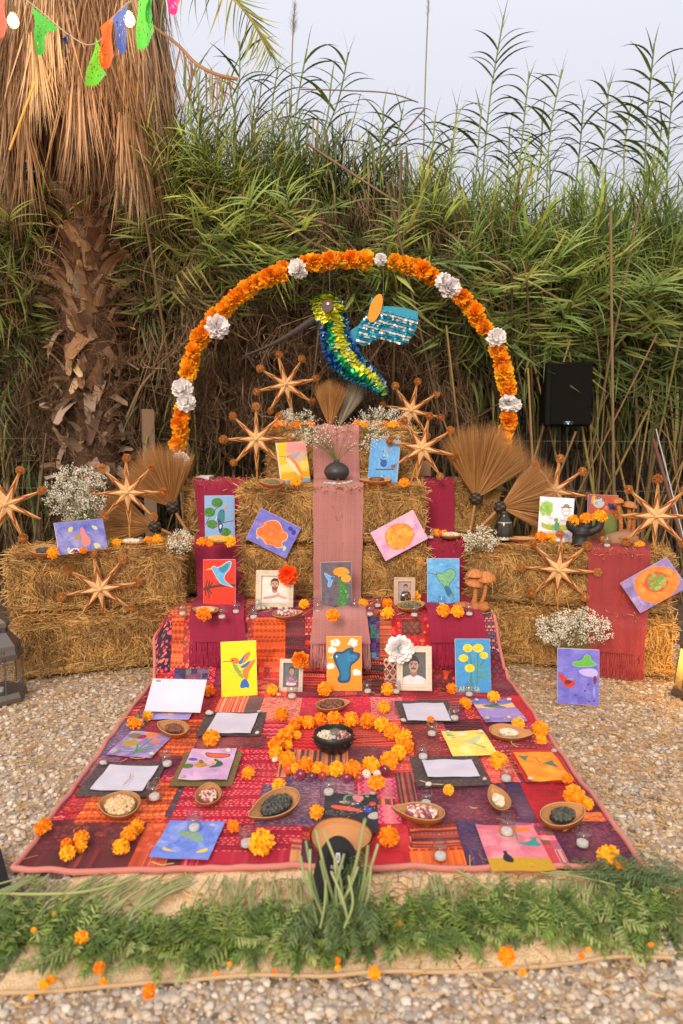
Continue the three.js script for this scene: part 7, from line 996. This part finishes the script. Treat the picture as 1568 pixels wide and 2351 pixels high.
// ---------- lanterns, speaker, posts ----------
reseed(121);
function lantern(label, px, yTop, yBot, w, amber, turn) {
  const p = G(px, yBot - 3, .0), u = MPP(p), H = (yBot - yTop) * u, o = thing('lantern', label, 'lantern', p), s = H / 205, metal = amber ? MAT(.16, .11, .08, .45, { metalness: .6 }) : MAT(.17, .155, .15, .42, { metalness: .75 });
  const hex = (r0, r1, y0, y1) => { const g = new THREE.CylinderGeometry(r1, r0, y1 - y0, 6, 1); g.translate(0, (y0 + y1) / 2, 0); return toCreasedNormals(g, .4); }, k = w * u;
  for (let i = 0; i < 6; i++) { const a = i / 6 * 6.2832 + .52; mesh('foot', xf(new THREE.SphereGeometry(.012, 8, 6), V3(Math.cos(a) * k * .85, .006, Math.sin(a) * k * .85)), metal, o); }
  mesh('base', mg([hex(k, k, .012, 14 * s), hex(k, k * .93, 14 * s, 26 * s)]), metal, o);
  const gl = new THREE.MeshPhysicalMaterial({ color: amber ? col(.9, .72, .4) : col(.8, .8, .8), roughness: amber ? .35 : .08, transmission: 1, thickness: 0, side: THREE.DoubleSide });
  const y0 = 27 * s, y1 = amber ? 128 * s : 100 * s, r0 = k * .88, r1 = amber ? k * .72 : k * .86;
  for (let i = 0; i < 6; i++) { const a = (i + .5) / 6 * 6.2832, b = (i + 1.5) / 6 * 6.2832, A = V3(Math.sin(a), 0, Math.cos(a)), Bv = V3(Math.sin(b), 0, Math.cos(b)), q = [A.clone().multiplyScalar(r0), Bv.clone().multiplyScalar(r0), Bv.clone().multiplyScalar(r1), A.clone().multiplyScalar(r1)]; mesh('pane', geo([q[0].x, y0, q[0].z, q[1].x, y0, q[1].z, q[2].x, y1, q[2].z, q[3].x, y1, q[3].z], [0, 1, 2, 0, 2, 3]), gl, o); mesh('mullion', bar(V3(q[0].x, y0 - .002, q[0].z), V3(q[3].x, y1 + .002, q[3].z), .004, .004, 5), metal, o); }
  const slots = (y, r, h) => { const g = []; for (let i = 0; i < 6; i++) for (let j = 0; j < 12; j++) { const a = (i + .5) / 6 * 6.2832, b = (i + 1.5) / 6 * 6.2832, t = (j + .7) / 12.6, x = lerp(Math.sin(a), Math.sin(b), t) * r, z = lerp(Math.cos(a), Math.cos(b), t) * r, m = (a + b) / 2; g.push(xf(box(.0042, h, .004), V3(x, y, z), quat(0, m, 0))); } return mg(g); };
  if (amber) { mesh('collar', mg([hex(k * .76, k * .8, y1, y1 + 12 * s), hex(k * .8, k * .62, y1 + 12 * s, y1 + 18 * s), hex(k * .5, k * .4, y1 + 18 * s, y1 + 40 * s), hex(k * .4, k * .08, y1 + 40 * s, y1 + 58 * s)]), metal, o); }
  else {
    mesh('collar', mg([hex(k * .93, k * .95, 100 * s, 112 * s), hex(k * .88, k * .84, 112 * s, 124 * s)]), metal, o);
    mesh('roof', mg([hex(k * .86, k * .84, 124 * s, 132 * s), hex(k * .84, k * .7, 132 * s, 142 * s), hex(k * .7, k * .46, 142 * s, 160 * s)]), metal, o); mesh('neck', mg([hex(k * .42, k * .44, 160 * s, 172 * s), hex(k * .5, k * .48, 172 * s, 182 * s), hex(k * .48, k * .14, 182 * s, 194 * s)]), metal, o); mesh('finial', lathe([[0, 194], [4, 194], [3, 197], [6, 200], [5, 204], [0, 206]].map((q) => [q[0] * s * .9, q[1] * s]), 12), metal, o);
    mesh('pierced_band', mg([slots(106 * s, k * .83, 8 * s), slots(118 * s, k * .76, 8 * s), slots(166 * s, k * .39, 7 * s)]), MAT(.03, .025, .025, .9), o); mesh('tea_light', xf(new THREE.CylinderGeometry(.022, .022, .018, 16), V3(.01, 26 * s + .009, .03)), MAT(.6, .6, .62, .4), o);
  }
  mesh('pierced_base', slots(13 * s, k * .868, 9 * s), MAT(.03, .025, .025, .9), o);
  o.rotation.y = rad(turn); return [o, s];
}
lantern('hexagonal pierced metal lantern on the gravel at the left edge', 0, 1403, 1611, 60, false, 12);
{ const [o, s] = lantern('bronze lantern with lit amber glass cut by the right edge', 1606, 1420, 1607, 62, true, 20); const f = mesh('flame', new THREE.SphereGeometry(.016, 12, 10), new THREE.MeshStandardMaterial({ color: col(1, .7, .3), emissive: col(1, .62, .22), emissiveIntensity: 2 }), o); f.scale.set(1, 1.9, 1); f.position.set(0, .2, 0); mesh('candle', xf(new THREE.CylinderGeometry(.035, .035, .1, 18), V3(0, .115, 0)), MAT(.8, .74, .6, .5), o); const l = new THREE.PointLight(new THREE.Color(1, .66, .22), 0.42); l.position.copy(o.position).add(V3(0, .2, 0)); l.castShadow = true; scene.add(l); }
{ // loudspeaker
  const z = -5.5, a = AZ(1262, 830, z), b = AZ(1361, 978, z), w = b.x - a.x, h = a.y - b.y, c = V3((a.x + b.x) / 2, b.y, z), blk = new THREE.MeshPhysicalMaterial({ color: col(.006, .0055, .0055), roughness: .8, specularIntensity: .35 }), o = thing('loudspeaker', 'black loudspeaker on a pole before the reeds at right', 'speaker', V3(c.x, c.y, z - .14)); o.rotation.y = -.12;
  const body = mesh('cabinet', box(w, h, .3, .018), blk, o); body.position.set(0, h / 2, -.02);
  const gr = tex(64, 64, (x, W, H) => { x.fillStyle = '#fff'; x.fillRect(0, 0, W, H); x.fillStyle = '#222'; for (let j = 0; j < 8; j++) for (let i = 0; i < 8; i++) { x.beginPath(); x.arc(i * 8 + (j % 2) * 4, j * 8 + 4, 2.8, 0, 7); x.fill(); } }, false, [14, 20]); mesh('grille', box(w * .86, h * .95, .016, .006), new THREE.MeshPhysicalMaterial({ color: col(.009, .008, .0078), roughness: .9, specularIntensity: .3, bumpMap: gr, bumpScale: .002 }), o).position.set(w * .04, h / 2, .136);
  const lg = mesh('logo_plate', new THREE.PlaneGeometry(w * .2, h * .055), new THREE.MeshStandardMaterial({ map: tex(128, 48, (x) => { x.fillStyle = '#08080a'; x.fillRect(0, 0, 128, 48); x.fillStyle = '#d8d8dc'; x.font = 'bold 30px sans-serif'; x.fillText('QSC', 30, 25); }), roughness: .5 }), o); lg.position.set(0, h * .05, .1455); mesh('power_light', new THREE.SphereGeometry(.0045, 8, 6), new THREE.MeshStandardMaterial({ color: 0x3060ff, emissive: col(.1, .3, 1), emissiveIntensity: 4 }), o).position.set(0, h * .035, .147);
  const s = thing('speaker_stand', 'black tripod pole carrying the loudspeaker', 'stand', V3(c.x + .0, 0, z - .16)); mesh('pole', bar(V3(0, .1, 0), V3(0, c.y + .02, 0), .019), blk, s); mesh('collar', bar(V3(0, .62, 0), V3(0, .74, 0), .034), blk, s); for (let i = 0; i < 3; i++) { const t = i * 2.094 + .5; mesh('leg', bar(V3(0, .68, 0), V3(Math.cos(t) * .42, .015, Math.sin(t) * .42), .012), blk, s); }
}
solo('fence_post', box(.1, 1.86, .1, .006), MAT(.2, .13, .085, .85), 'square wooden fence post right of the palm trunk', 'post', V3(AZ(341, 1000, -5.62).x, AZ(341, 940, -5.62).y - .93, -5.62)).rotation.y = .3;
for (const [y, l] of [[1035, 'upper thin fence wire strung behind the bales'], [1150, 'lower thin fence wire strung behind the bales']]) { const h = AZ(784, y - 30, -5.6).y; solo('fence_wire', bar(V3(-4, h, -5.68), V3(4, h - .04, -5.64), .0017, .0017, 5), MAT(.2, .17, .15, .6), l, 'wire'); }
solo('metal_pole', bar(AZ(1506, 985, -5.3), AZ(1576, 1262, -4.9), .0055, .006, 8), MAT(.34, .35, .4, .45, { metalness: .6 }), 'thin silver pole slanting at the right edge before the reeds', 'pole');
solo('wooden_bar', bar(AZ(1500, 1010, -5.45), AZ(1572, 1262, -5.1), .016, .018, 6), MAT(.13, .05, .035, .7), 'dark reddish wooden bar slanting beside the silver pole', 'bar');
solo('cable', tube([G(-20, 1253, .02), G(60, 1250, .02), G(110, 1256, .02), G(200, 1246, .02), G(320, 1240, .02)], .012, 6), MAT(.015, .014, .014, .6), 'black cable lying on the soil behind the left wing', 'cable');
solo('cable', tube([G(-20, 1228, .02), G(50, 1226, .03), G(90, 1240, .02), G(150, 1226, .02), G(300, 1215, .02)], .01, 6), MAT(.02, .018, .018, .6), 'second black cable looping on the soil at left', 'cable');

// ---------- straw mat, cut marigold greens ----------
{
  reseed(131);
  const mt = tex(512, 512, (x, w, h) => { x.fillStyle = '#e6c69c'; x.fillRect(0, 0, w, h); for (let j = 0; j < 32; j++) for (let i = 0; i < 32; i++) { x.fillStyle = pick(['#e2c096', '#ecd0a8', '#d6b084', '#f2dab2', '#cca478']); x.save(); x.translate(i * 16 + 8, j * 16 + 8); x.rotate((i + j) % 2 ? .785 : -.785); x.fillRect(-9, -4, 18, 8); x.restore(); } }, true, [9, 2]), mb = tex(256, 256, (x, w, h) => { x.fillStyle = '#888'; x.fillRect(0, 0, w, h); for (let j = 0; j < 16; j++) for (let i = 0; i < 16; i++) { x.save(); x.translate(i * 16 + 8, j * 16 + 8); x.rotate((i + j) % 2 ? .785 : -.785); const g = x.createLinearGradient(0, -5, 0, 5); g.addColorStop(0, '#333'); g.addColorStop(.5, '#eee'); g.addColorStop(1, '#333'); x.fillStyle = g; x.fillRect(-10, -5, 20, 10); x.restore(); } }, false, [18, 4]);
  const nu = 120, nv = 26, pos = [], uv = [], idx = []; const F = [[-14, 2288], [140, 2275], [300, 2262], [470, 2247], [620, 2240], [800, 2243], [1000, 2232], [1200, 2222], [1360, 2206], [1540, 2200]].map(([x, y]) => G(x, y, .012)), Bk = [[165, 2012], [400, 1990], [784, 1985], [1180, 1985], [1440, 2030]].map(([x, y]) => G(x, y, .012)), fc = new THREE.CatmullRomCurve3(F), bc = new THREE.CatmullRomCurve3(Bk);
  for (let j = 0; j <= nv; j++) for (let i = 0; i <= nu; i++) { const u = i / nu, v = j / nv, p = fc.getPoint(u).lerp(bc.getPoint(u), v); p.y = .014 + .010 * nz(p.x * 4, p.z * 5) + .02 * Math.max(0, nz(p.x * 3, 8)) * (1 - v) ** 4; if (v > .8) p.y -= (v - .8) * .03; pos.push(p.x, p.y, p.z); uv.push(u, v); if (i && j) { const k = j * (nu + 1) + i; idx.push(k - nu - 2, k - nu - 1, k - 1, k - 1, k - nu - 1, k); } }
  const o = thing('straw_mat', 'pale woven palm mat lying along the front of the blanket', 'mat'); mesh('mat', geo(pos, idx, uv), new THREE.MeshStandardMaterial({ map: mt, bumpMap: mb, bumpScale: .0018, roughness: .9, side: THREE.DoubleSide }), o);
  const ed = []; for (let i = 0; i <= nu; i++) ed.push(V3(pos[i * 3], pos[i * 3 + 1] - .001, pos[i * 3 + 2])); mesh('rim', tube(ed, .006, 6, 160), MAT(.5, .34, .19, .9), o);
  // feathered leaf and a stem with such leaves
  const lf = (s) => { const g = [new THREE.TubeGeometry(new THREE.CatmullRomCurve3([V3(0, 0, 0), V3(0, .06, .006), V3(0, .12, .0)]), 3, .0012, 3)]; for (let i = 0; i < 13; i++) { const t = .12 + .86 * i / 12, sd = i % 2 ? 1 : -1, b = blade(R(.032, .05) * (1 - .35 * t), R(.0065, .01), R(.2, .9), 2, .3, 1); g.push(xf(b, V3(0, t * .12, .005), quat(0, 0, -sd * R(.55, .95)).multiply(quat(R(-.2, .4), 0, 0)))); } return mg(g); };
  const LF = [lf(1), lf(2), lf(3)], gm = MAT(1, 1, 1, .6), bed = thing('marigold_greens', 'bed of cut green marigold stems and leaves spread over the straw mat', 'greens'); bed.userData.kind = 'stuff';
  const GC = [[.115, .19, .03], [.165, .24, .04], [.075, .135, .025], [.22, .29, .055], [.27, .33, .1], [.09, .155, .03]], gcol = () => { const c = pick(GC), k = R(.75, 1.25); return col(c[0] * k, c[1] * k, c[2] * k); };
  const lo = [[-20, 2195], [120, 2190], [300, 2195], [500, 2165], [700, 2170], [900, 2160], [1050, 2150], [1200, 2110], [1350, 2130], [1480, 2120], [1600, 2080]], hi = [[-20, 2035], [100, 2030], [200, 2060], [350, 2110], [500, 2085], [700, 2070], [900, 2060], [1050, 2055], [1200, 2050], [1350, 2060], [1480, 2050], [1600, 2035]];
  LF.forEach((g) => { const ms = [], cs = []; for (let i = 0; i < 820; i++) { const x = R(-30, 1560), a = tableAt(lo, x) - 12, b = tableAt(hi, x) + 62, y = lerp(a, b, rnd() ** 1.1) + gauss() * 12, p = G(x, y, .018 + .04 * rnd() ** 1.5); if (nz(x * .02, y * .03) > .22) continue; const ang = gauss() * .9 + (rnd() < .25 ? 3.14 : 0); ms.push(mtx(p, quat(0, 3.14 + ang, 0).multiply(quat(R(1.15, 1.75), 0, 0)).multiply(quat(0, gauss() * .7, 0)), R(.5, 1.0))); cs.push(gcol()); } inst('leaves', g, gm, ms, cs, bed); });
  const ss = [], ss2 = []; for (let i = 0; i < 190; i++) { const x = R(40, 1500), left = x < 460, y0 = 2012 + R(-6, 16), x1 = x + (left ? -R(60, 200) : gauss() * 34), y1 = y0 + R(70, 150); if (x > 690 && x < 870) continue; const a = G(x, y0, .03), b = G(x1, y1, .035); const gq = tube([a, a.clone().lerp(b, .5).add(V3(gauss() * .01, .012, 0)), b], R(.0022, .0045), 5, 6); (i % 2 ? ss : ss2).push(gq); }
  mesh('stems', mg(ss), MAT(.26, .3, .12, .55), bed); mesh('pale_stems', mg(ss2), MAT(.36, .38, .17, .55), bed);
  solo('cut_stem', tube([G(0, 2052, .05), G(90, 2053, .06), G(190, 2048, .06), G(270, 2030, .05)], .005, 6), MAT(.33, .36, .14, .5), 'long pale stem lying crosswise over the greens at left', 'stem');
  solo('cut_stem', tube([G(1050, 1998, .04), G(1110, 2035, .05), G(1180, 2062, .06), G(1270, 2085, .05)], .005, 6), MAT(.3, .34, .13, .5), 'long green stem slanting from the blanket edge at right', 'stem');
  { const g = [], lv = []; for (let i = 0; i < 9; i++) { const a = G(1240 + i * 22, 2008 + R(-8, 6), .03), b = G(1480 + i * 14, 2030 + R(-14, 26), .04); g.push(tube([a, a.clone().lerp(b, .5).add(V3(0, .015, 0)), b], .003, 5, 5)); for (let k = 0; k < 7; k++) lv.push(xf(LF[k % 3], a.clone().lerp(b, R(.5, 1.05)).add(V3(0, R(0, .03), gauss() * .02)), quat(0, R(-2.6, -.6), 0).multiply(quat(R(1, 1.6), 0, 0)), R(.6, .9))); } const w = thing('green_sprig', 'leafy green stems lying over the front right corner of the blanket', 'greens'); mesh('stems', mg(g), MAT(.27, .31, .12, .55), w); mesh('leaves', mg(lv), MAT(.09, .14, .05, .6), w); }
  // small blooms among the greens
  for (const [x, y, r, l] of [[187, 2154, 17, 'bright, on the greens at left'], [228, 2222, 14, 'dark, on the mat edge below the left greens'], [100, 2260, 12, 'lower left of two touching on the mat corner'], [118, 2250, 11, 'upper right of two touching on the mat corner'], [237, 2252, 10, 'tiny, hanging over the mat edge at left'], [342, 2276, 17, 'open, with dark heart on the gravel', 1.2], [78, 2135, 7, 'bud at the far left in the greens'], [125, 2098, 7, 'reddish bud high in the left greens'], [860, 2234, 15, 'on the mat edge at the middle'], [775, 2205, 8, 'small, above the mat edge at the middle'], [775, 2222, 7, 'tiny, below another at the mat edge'], [1163, 2195, 21, 'large, on the mat edge at right'], [1200, 2232, 9, 'small, on the gravel right of the large one'], [1335, 2194, 8, 'small, on the mat at far right'], [1350, 2180, 6, 'tiny, above the small one at far right'], [1494, 2168, 7, 'bud in the right end of the greens'], [684, 2110, 7, 'yellow bud in the middle greens'], [917, 2120, 7, 'bud in the greens right of the cap bowl'], [72, 2288, 7, 'tiny, on the gravel in the left corner'], [497, 2235, 6, 'bud at the mat edge left of the middle'], [527, 2212, 6, 'bud above the mat edge left of the middle'], [630, 2230, 6, 'bud at the mat edge below the middle greens'], [913, 2186, 5, 'tiny bud right of the middle greens']]) marigold(x, y, r, .05, 'small orange marigold ' + l, undefined, l.startsWith('open') ? .9 : R(.6, 2));
  // gourd with the cap, and the stems standing in front of it
  const gp = G(784, 1958, .03), gb = thing('gourd_tray', 'wide gourd half tilted at the front middle holding a black cap', 'gourd', gp), u = MPP(gp); const sh = bowlShell(74 * u, 60 * u, 34 * u, .0, 1); mesh('shell', sh, gourdOut, gb); mesh('inside', bowlShell(74 * u, 60 * u, 34 * u, .0, .95), gourdIn, gb); gb.position.y += 27 * u; gb.position.z -= .04; gb.rotation.x = .16;
  const cp = G(776, 2052, .03), cap = thing('cap', 'black cap with a white shield emblem resting on the gourd', 'cap', cp), cm = MAT(.012, .012, .014, .85), k = MPP(cp); const crown = new THREE.SphereGeometry(58 * k, 26, 14, 0, 6.2832, 0, 1.62); crown.scale(1.02, 2.1, .85); const cr = mesh('crown', crown, cm, cap); cr.position.y = .012; cr.rotation.x = -.15;
  const br = []; { const A = 20, pos = [], idx = []; for (let j = 0; j <= 4; j++) for (let i = 0; i <= A; i++) { const t = lerp(-1.2, 1.2, i / A), r = 54 * k + j / 4 * 30 * k * Math.cos(t * .9); pos.push(Math.sin(t) * r, .012 - .01 * j / 4 - .012 * t * t * j / 4, Math.cos(t) * r * .95); if (i && j) { const q = j * (A + 1) + i; idx.push(q - A - 2, q - A - 1, q - 1, q - 1, q - A - 1, q); } } mesh('brim', geo(pos, idx), cm, cap); }
  const em = mesh('emblem', (() => { const g = new THREE.SphereGeometry(58.8 * k, 14, 10, Math.PI / 2 - .66, 1.32, .62, .5); g.scale(1.02, 2.1, .85); return g; })(), new THREE.MeshStandardMaterial({ map: tex(256, 128, (x) => { x.fillStyle = '#0c0c0f'; x.fillRect(0, 0, 256, 128); x.fillStyle = '#c8c8d0'; x.beginPath(); x.moveTo(104, 10); x.lineTo(152, 10); x.lineTo(152, 40); x.quadraticCurveTo(148, 60, 128, 70); x.quadraticCurveTo(108, 60, 104, 40); x.fill(); x.fillStyle = '#0c0c0f'; x.font = 'bold 40px serif'; x.fillText('R', 114, 52); x.fillStyle = '#c0c0c8'; x.font = 'bold 25px sans-serif'; x.fillText('ROXVILLE', 62, 97); x.font = '14px sans-serif'; x.fillText('BA  TORY F', 86, 118); }), roughness: .85 }), cap); em.position.y = .013; em.rotation.x = -.15;
  const sb = thing('stem_bunch', 'bunch of cut marigold stems standing upright before the cap', 'stems', G(784, 2092, .02)), pal = [MAT(.34, .38, .17, .5), MAT(.26, .33, .12, .5), MAT(.2, .28, .1, .55)]; const loc = (x, y, h, d = 0) => { const q = onPlane(x, y, V3(0, 0, sb.position.z + d), ZN); return q.sub(sb.position); };
  for (const [x0, y0, x1, y1, r, d] of [[742, 1905, 790, 2090, 5, .05], [780, 2098, 838, 1880, 6, .08], [702, 1930, 735, 2085, 5, .1], [725, 1905, 770, 2080, 5.5, .04], [845, 1940, 815, 2100, 5.5, .08], [868, 1938, 826, 2085, 5.5, .02], [690, 1965, 718, 2060, 5, .06], [712, 1950, 740, 2100, 4.5, .12], [790, 1960, 778, 2110, 5, .14], [760, 2000, 800, 2120, 4.5, .16], [822, 1990, 760, 2100, 4, .12], [735, 1975, 752, 2110, 4, .1], [705, 2000, 728, 2120, 4, .16], [852, 1985, 818, 2120, 4, .12], [800, 2010, 790, 2130, 4.5, .18], [748, 2020, 735, 2130, 4, .18], [768, 1975, 806, 2115, 4, .13]]) { const a = loc(x0, y0, 0, d), b = loc(x1, y1, 0, d + .05); mesh('stem', tube([a, a.clone().lerp(b, .5).add(V3(gauss() * .012, 0, .012)), b], r * MPP(sb.position) * .6, 6, 8), pick(pal), sb); }
  const bl = [[], []]; for (let i = 0; i < 84; i++) { const side = rnd() < .6, q = loc(side ? R(690, 860) : R(795, 835), side ? R(2050, 2130) : R(1940, 2080), 0, side ? R(.1, .22) : R(-.02, .06)); bl[i % 2].push(xf(LF[i % 3], q, quat(0, gauss() * 1.2, 0).multiply(quat(R(2.3, 3), 0, 0)), R(.5, .95))); } mesh('leaves', mg(bl[0]), MAT(.08, .135, .045, .6), sb); mesh('pale_leaves', mg(bl[1]), MAT(.12, .18, .07, .6), sb);
}
{ // black embroidered cloth cut by the left edge
  const t = tex(128, 256, (x, w, h) => { x.fillStyle = '#14131a'; x.fillRect(0, 0, w, h); for (let i = 0; i < 7; i++) { x.fillStyle = '#3fa08c'; x.beginPath(); x.arc(74 + (i % 2) * 16, 20 + i * 34, 12, 0, 7); x.fill(); x.fillStyle = '#cfcfd8'; x.beginPath(); x.arc(74 + (i % 2) * 16, 20 + i * 34, 4, 0, 7); x.fill(); x.fillStyle = '#8a1038'; x.fillRect(20, 12 + i * 34, 34, 22); } }), a = [[-90, 1950], [2, 1950], [27, 2040], [-95, 2065]].map(([x, y]) => G(x, y, .035)); const g = [[0, 1, 2, 3]], pos = [], uv = [], idx = []; for (let j = 0; j <= 8; j++) for (let i = 0; i <= 8; i++) { const u = i / 8, v = j / 8, p = a[0].clone().lerp(a[1], u).lerp(a[3].clone().lerp(a[2], u), v); pos.push(p.x, p.y + .012 * nz(u * 3, v * 3), p.z); uv.push(u, 1 - v); if (i && j) { const k = j * 9 + i; idx.push(k - 10, k - 1, k - 9, k - 9, k - 1, k); } } solo('cloth', geo(pos, idx, uv), new THREE.MeshStandardMaterial({ map: t, roughness: .95, side: THREE.DoubleSide }), 'black cloth with teal embroidered dots cut by the left edge', 'cloth');
}

// ---------- string lights and paper flags ----------
{
  reseed(141);
  const Z = -4.15, W = (x, y, dz = 0) => AZ(x, y, Z + dz);
  const SL = thing('string_lights', 'string of two lit light bulbs on a dark cord crossing the palm skirt', 'string lights', W(60, 0)), so = SL.position;
  mesh('cord', tube([W(-120, -80), W(20, -20), W(45, -8), W(150, -28), W(290, -16), W(420, -60)].map((q) => q.sub(so)), .004, 6), MAT(.02, .018, .015, .6), SL);
  const bulb = (x, y, hang) => { const p = W(x, y, -.28), u = MPP(p), o = new THREE.Group(); o.name = 'bulb'; o.position.copy(p).sub(so); SL.add(o); mesh('socket', lathe([[0, 34], [5, 34], [7, 30], [7, 16], [6, 13], [0, 12]].map((q) => [q[0] * u, q[1] * u]), 12), MAT(.12, .07, .03, .6), o); mesh('wire', bar(V3(0, 33 * u, 0), V3(hang * u, 58 * u, 0), .003), MAT(.02, .018, .015), o); mesh('glass', lathe([[0, -15], [7, -13], [12, -6], [13, 0], [10, 8], [6, 13], [5, 15]].map((q) => [q[0] * u, q[1] * u]), 16), new THREE.MeshStandardMaterial({ color: col(1, .9, .7), emissive: col(1, .56, .2), emissiveIntensity: 2.2 }), o); const l = new THREE.PointLight(new THREE.Color(1, .56, .22), 1.5); l.position.copy(p); l.castShadow = true; scene.add(l); };
  bulb(30, 48, 8); bulb(297, 45, 4);
  solo('flag_string', tube([W(20, -30, .05), W(70, 8, .05), W(105, 36, .05), W(160, 82, .05), W(205, 104, .05), W(235, 88, .05), W(262, 38, .05), W(310, -6, .05), W(350, -40, .05)], .0038, 5), MAT(.5, .42, .3, .8), 'thin string carrying the cut paper flags', 'string');
  const cut = (c, holes) => tex(128, 160, (x, w, h) => { x.fillStyle = c; x.fillRect(0, 0, w, h); x.globalCompositeOperation = 'destination-out'; for (let i = 0; i < holes; i++) { x.beginPath(); x.ellipse(R(10, w - 10), R(26, h - 26), R(2, 6), R(1.5, 4), rnd() * 3, 0, 7); x.fill(); } for (let i = 0; i < 8; i++) { x.beginPath(); x.arc(8 + i * 16, h, 7, Math.PI, 0); x.fill(); } for (let j = 0; j < 8; j++) for (const e of [0, w]) { x.beginPath(); x.arc(e, 30 + j * 16, 3, 0, 7); x.fill(); } });
  const flag = (label, c, P4, holes = 46) => { const [a, b, d, e] = P4.map(([x, y], i) => W(x, y, .05 + [0, 0, .05, .03][i])), n = 10, pos = [], uv = [], idx = []; for (let j = 0; j <= n; j++) for (let i = 0; i <= n; i++) { const u = i / n, v = j / n, p = a.clone().lerp(b, u).lerp(e.clone().lerp(d, u), v); p.z += .03 * Math.sin(u * 5 + v * 3) * v; p.x += .008 * Math.sin(v * 6 + u * 2); pos.push(p.x, p.y, p.z); uv.push(u, 1 - v); if (i && j) { const k = j * (n + 1) + i; idx.push(k - n - 2, k - 1, k - n - 1, k - n - 1, k - 1, k); } } const t = cut(c, holes); solo('paper_flag', geo(pos, idx, uv), new THREE.MeshPhysicalMaterial({ map: t, alphaTest: .5, alphaMap: null, transparent: false, transmission: .35, thickness: 0, roughness: .9, side: THREE.DoubleSide }), label, 'paper flag'); };
  flag('green cut paper flag with a triangular fold at upper left', '#3fc04a', [[72, 15], [131, 66], [104, 80], [90, 134]]); flag('lower bright green cut paper flag left of the orange one', '#6fd83a', [[220, 86], [234, 130], [245, 180], [197, 200]]); flag('orange cut paper flag beside the blue one', '#ff6a1c', [[230, 62], [256, 36], [262, 140], [234, 160]]); flag('blue cut paper flag left of the right bulb', '#4f70d0', [[256, 40], [290, 12], [292, 92], [278, 128]]); flag('light green cut paper flag right of the right bulb', '#62dc5a', [[314, -26], [348, -30], [354, 84], [318, 120]]); flag('second green cut paper flag tucked behind the light green one', '#3fb860', [[340, -30], [346, -34], [350, 50], [338, 54]], 10); flag('pink cut paper flag at the top edge', '#f03a9a', [[384, -40], [412, -44], [412, 16], [392, 36]]); flag('red cut paper flag at the upper left edge', '#f06a60', [[-20, -20], [8, -24], [20, 74], [-14, 88]]); flag('small dark blue scrap of paper flag near the palm', '#2c3c7a', [[144, 84], [158, 76], [156, 92], [148, 98]], 2);
}
renderer.render(scene, camera);
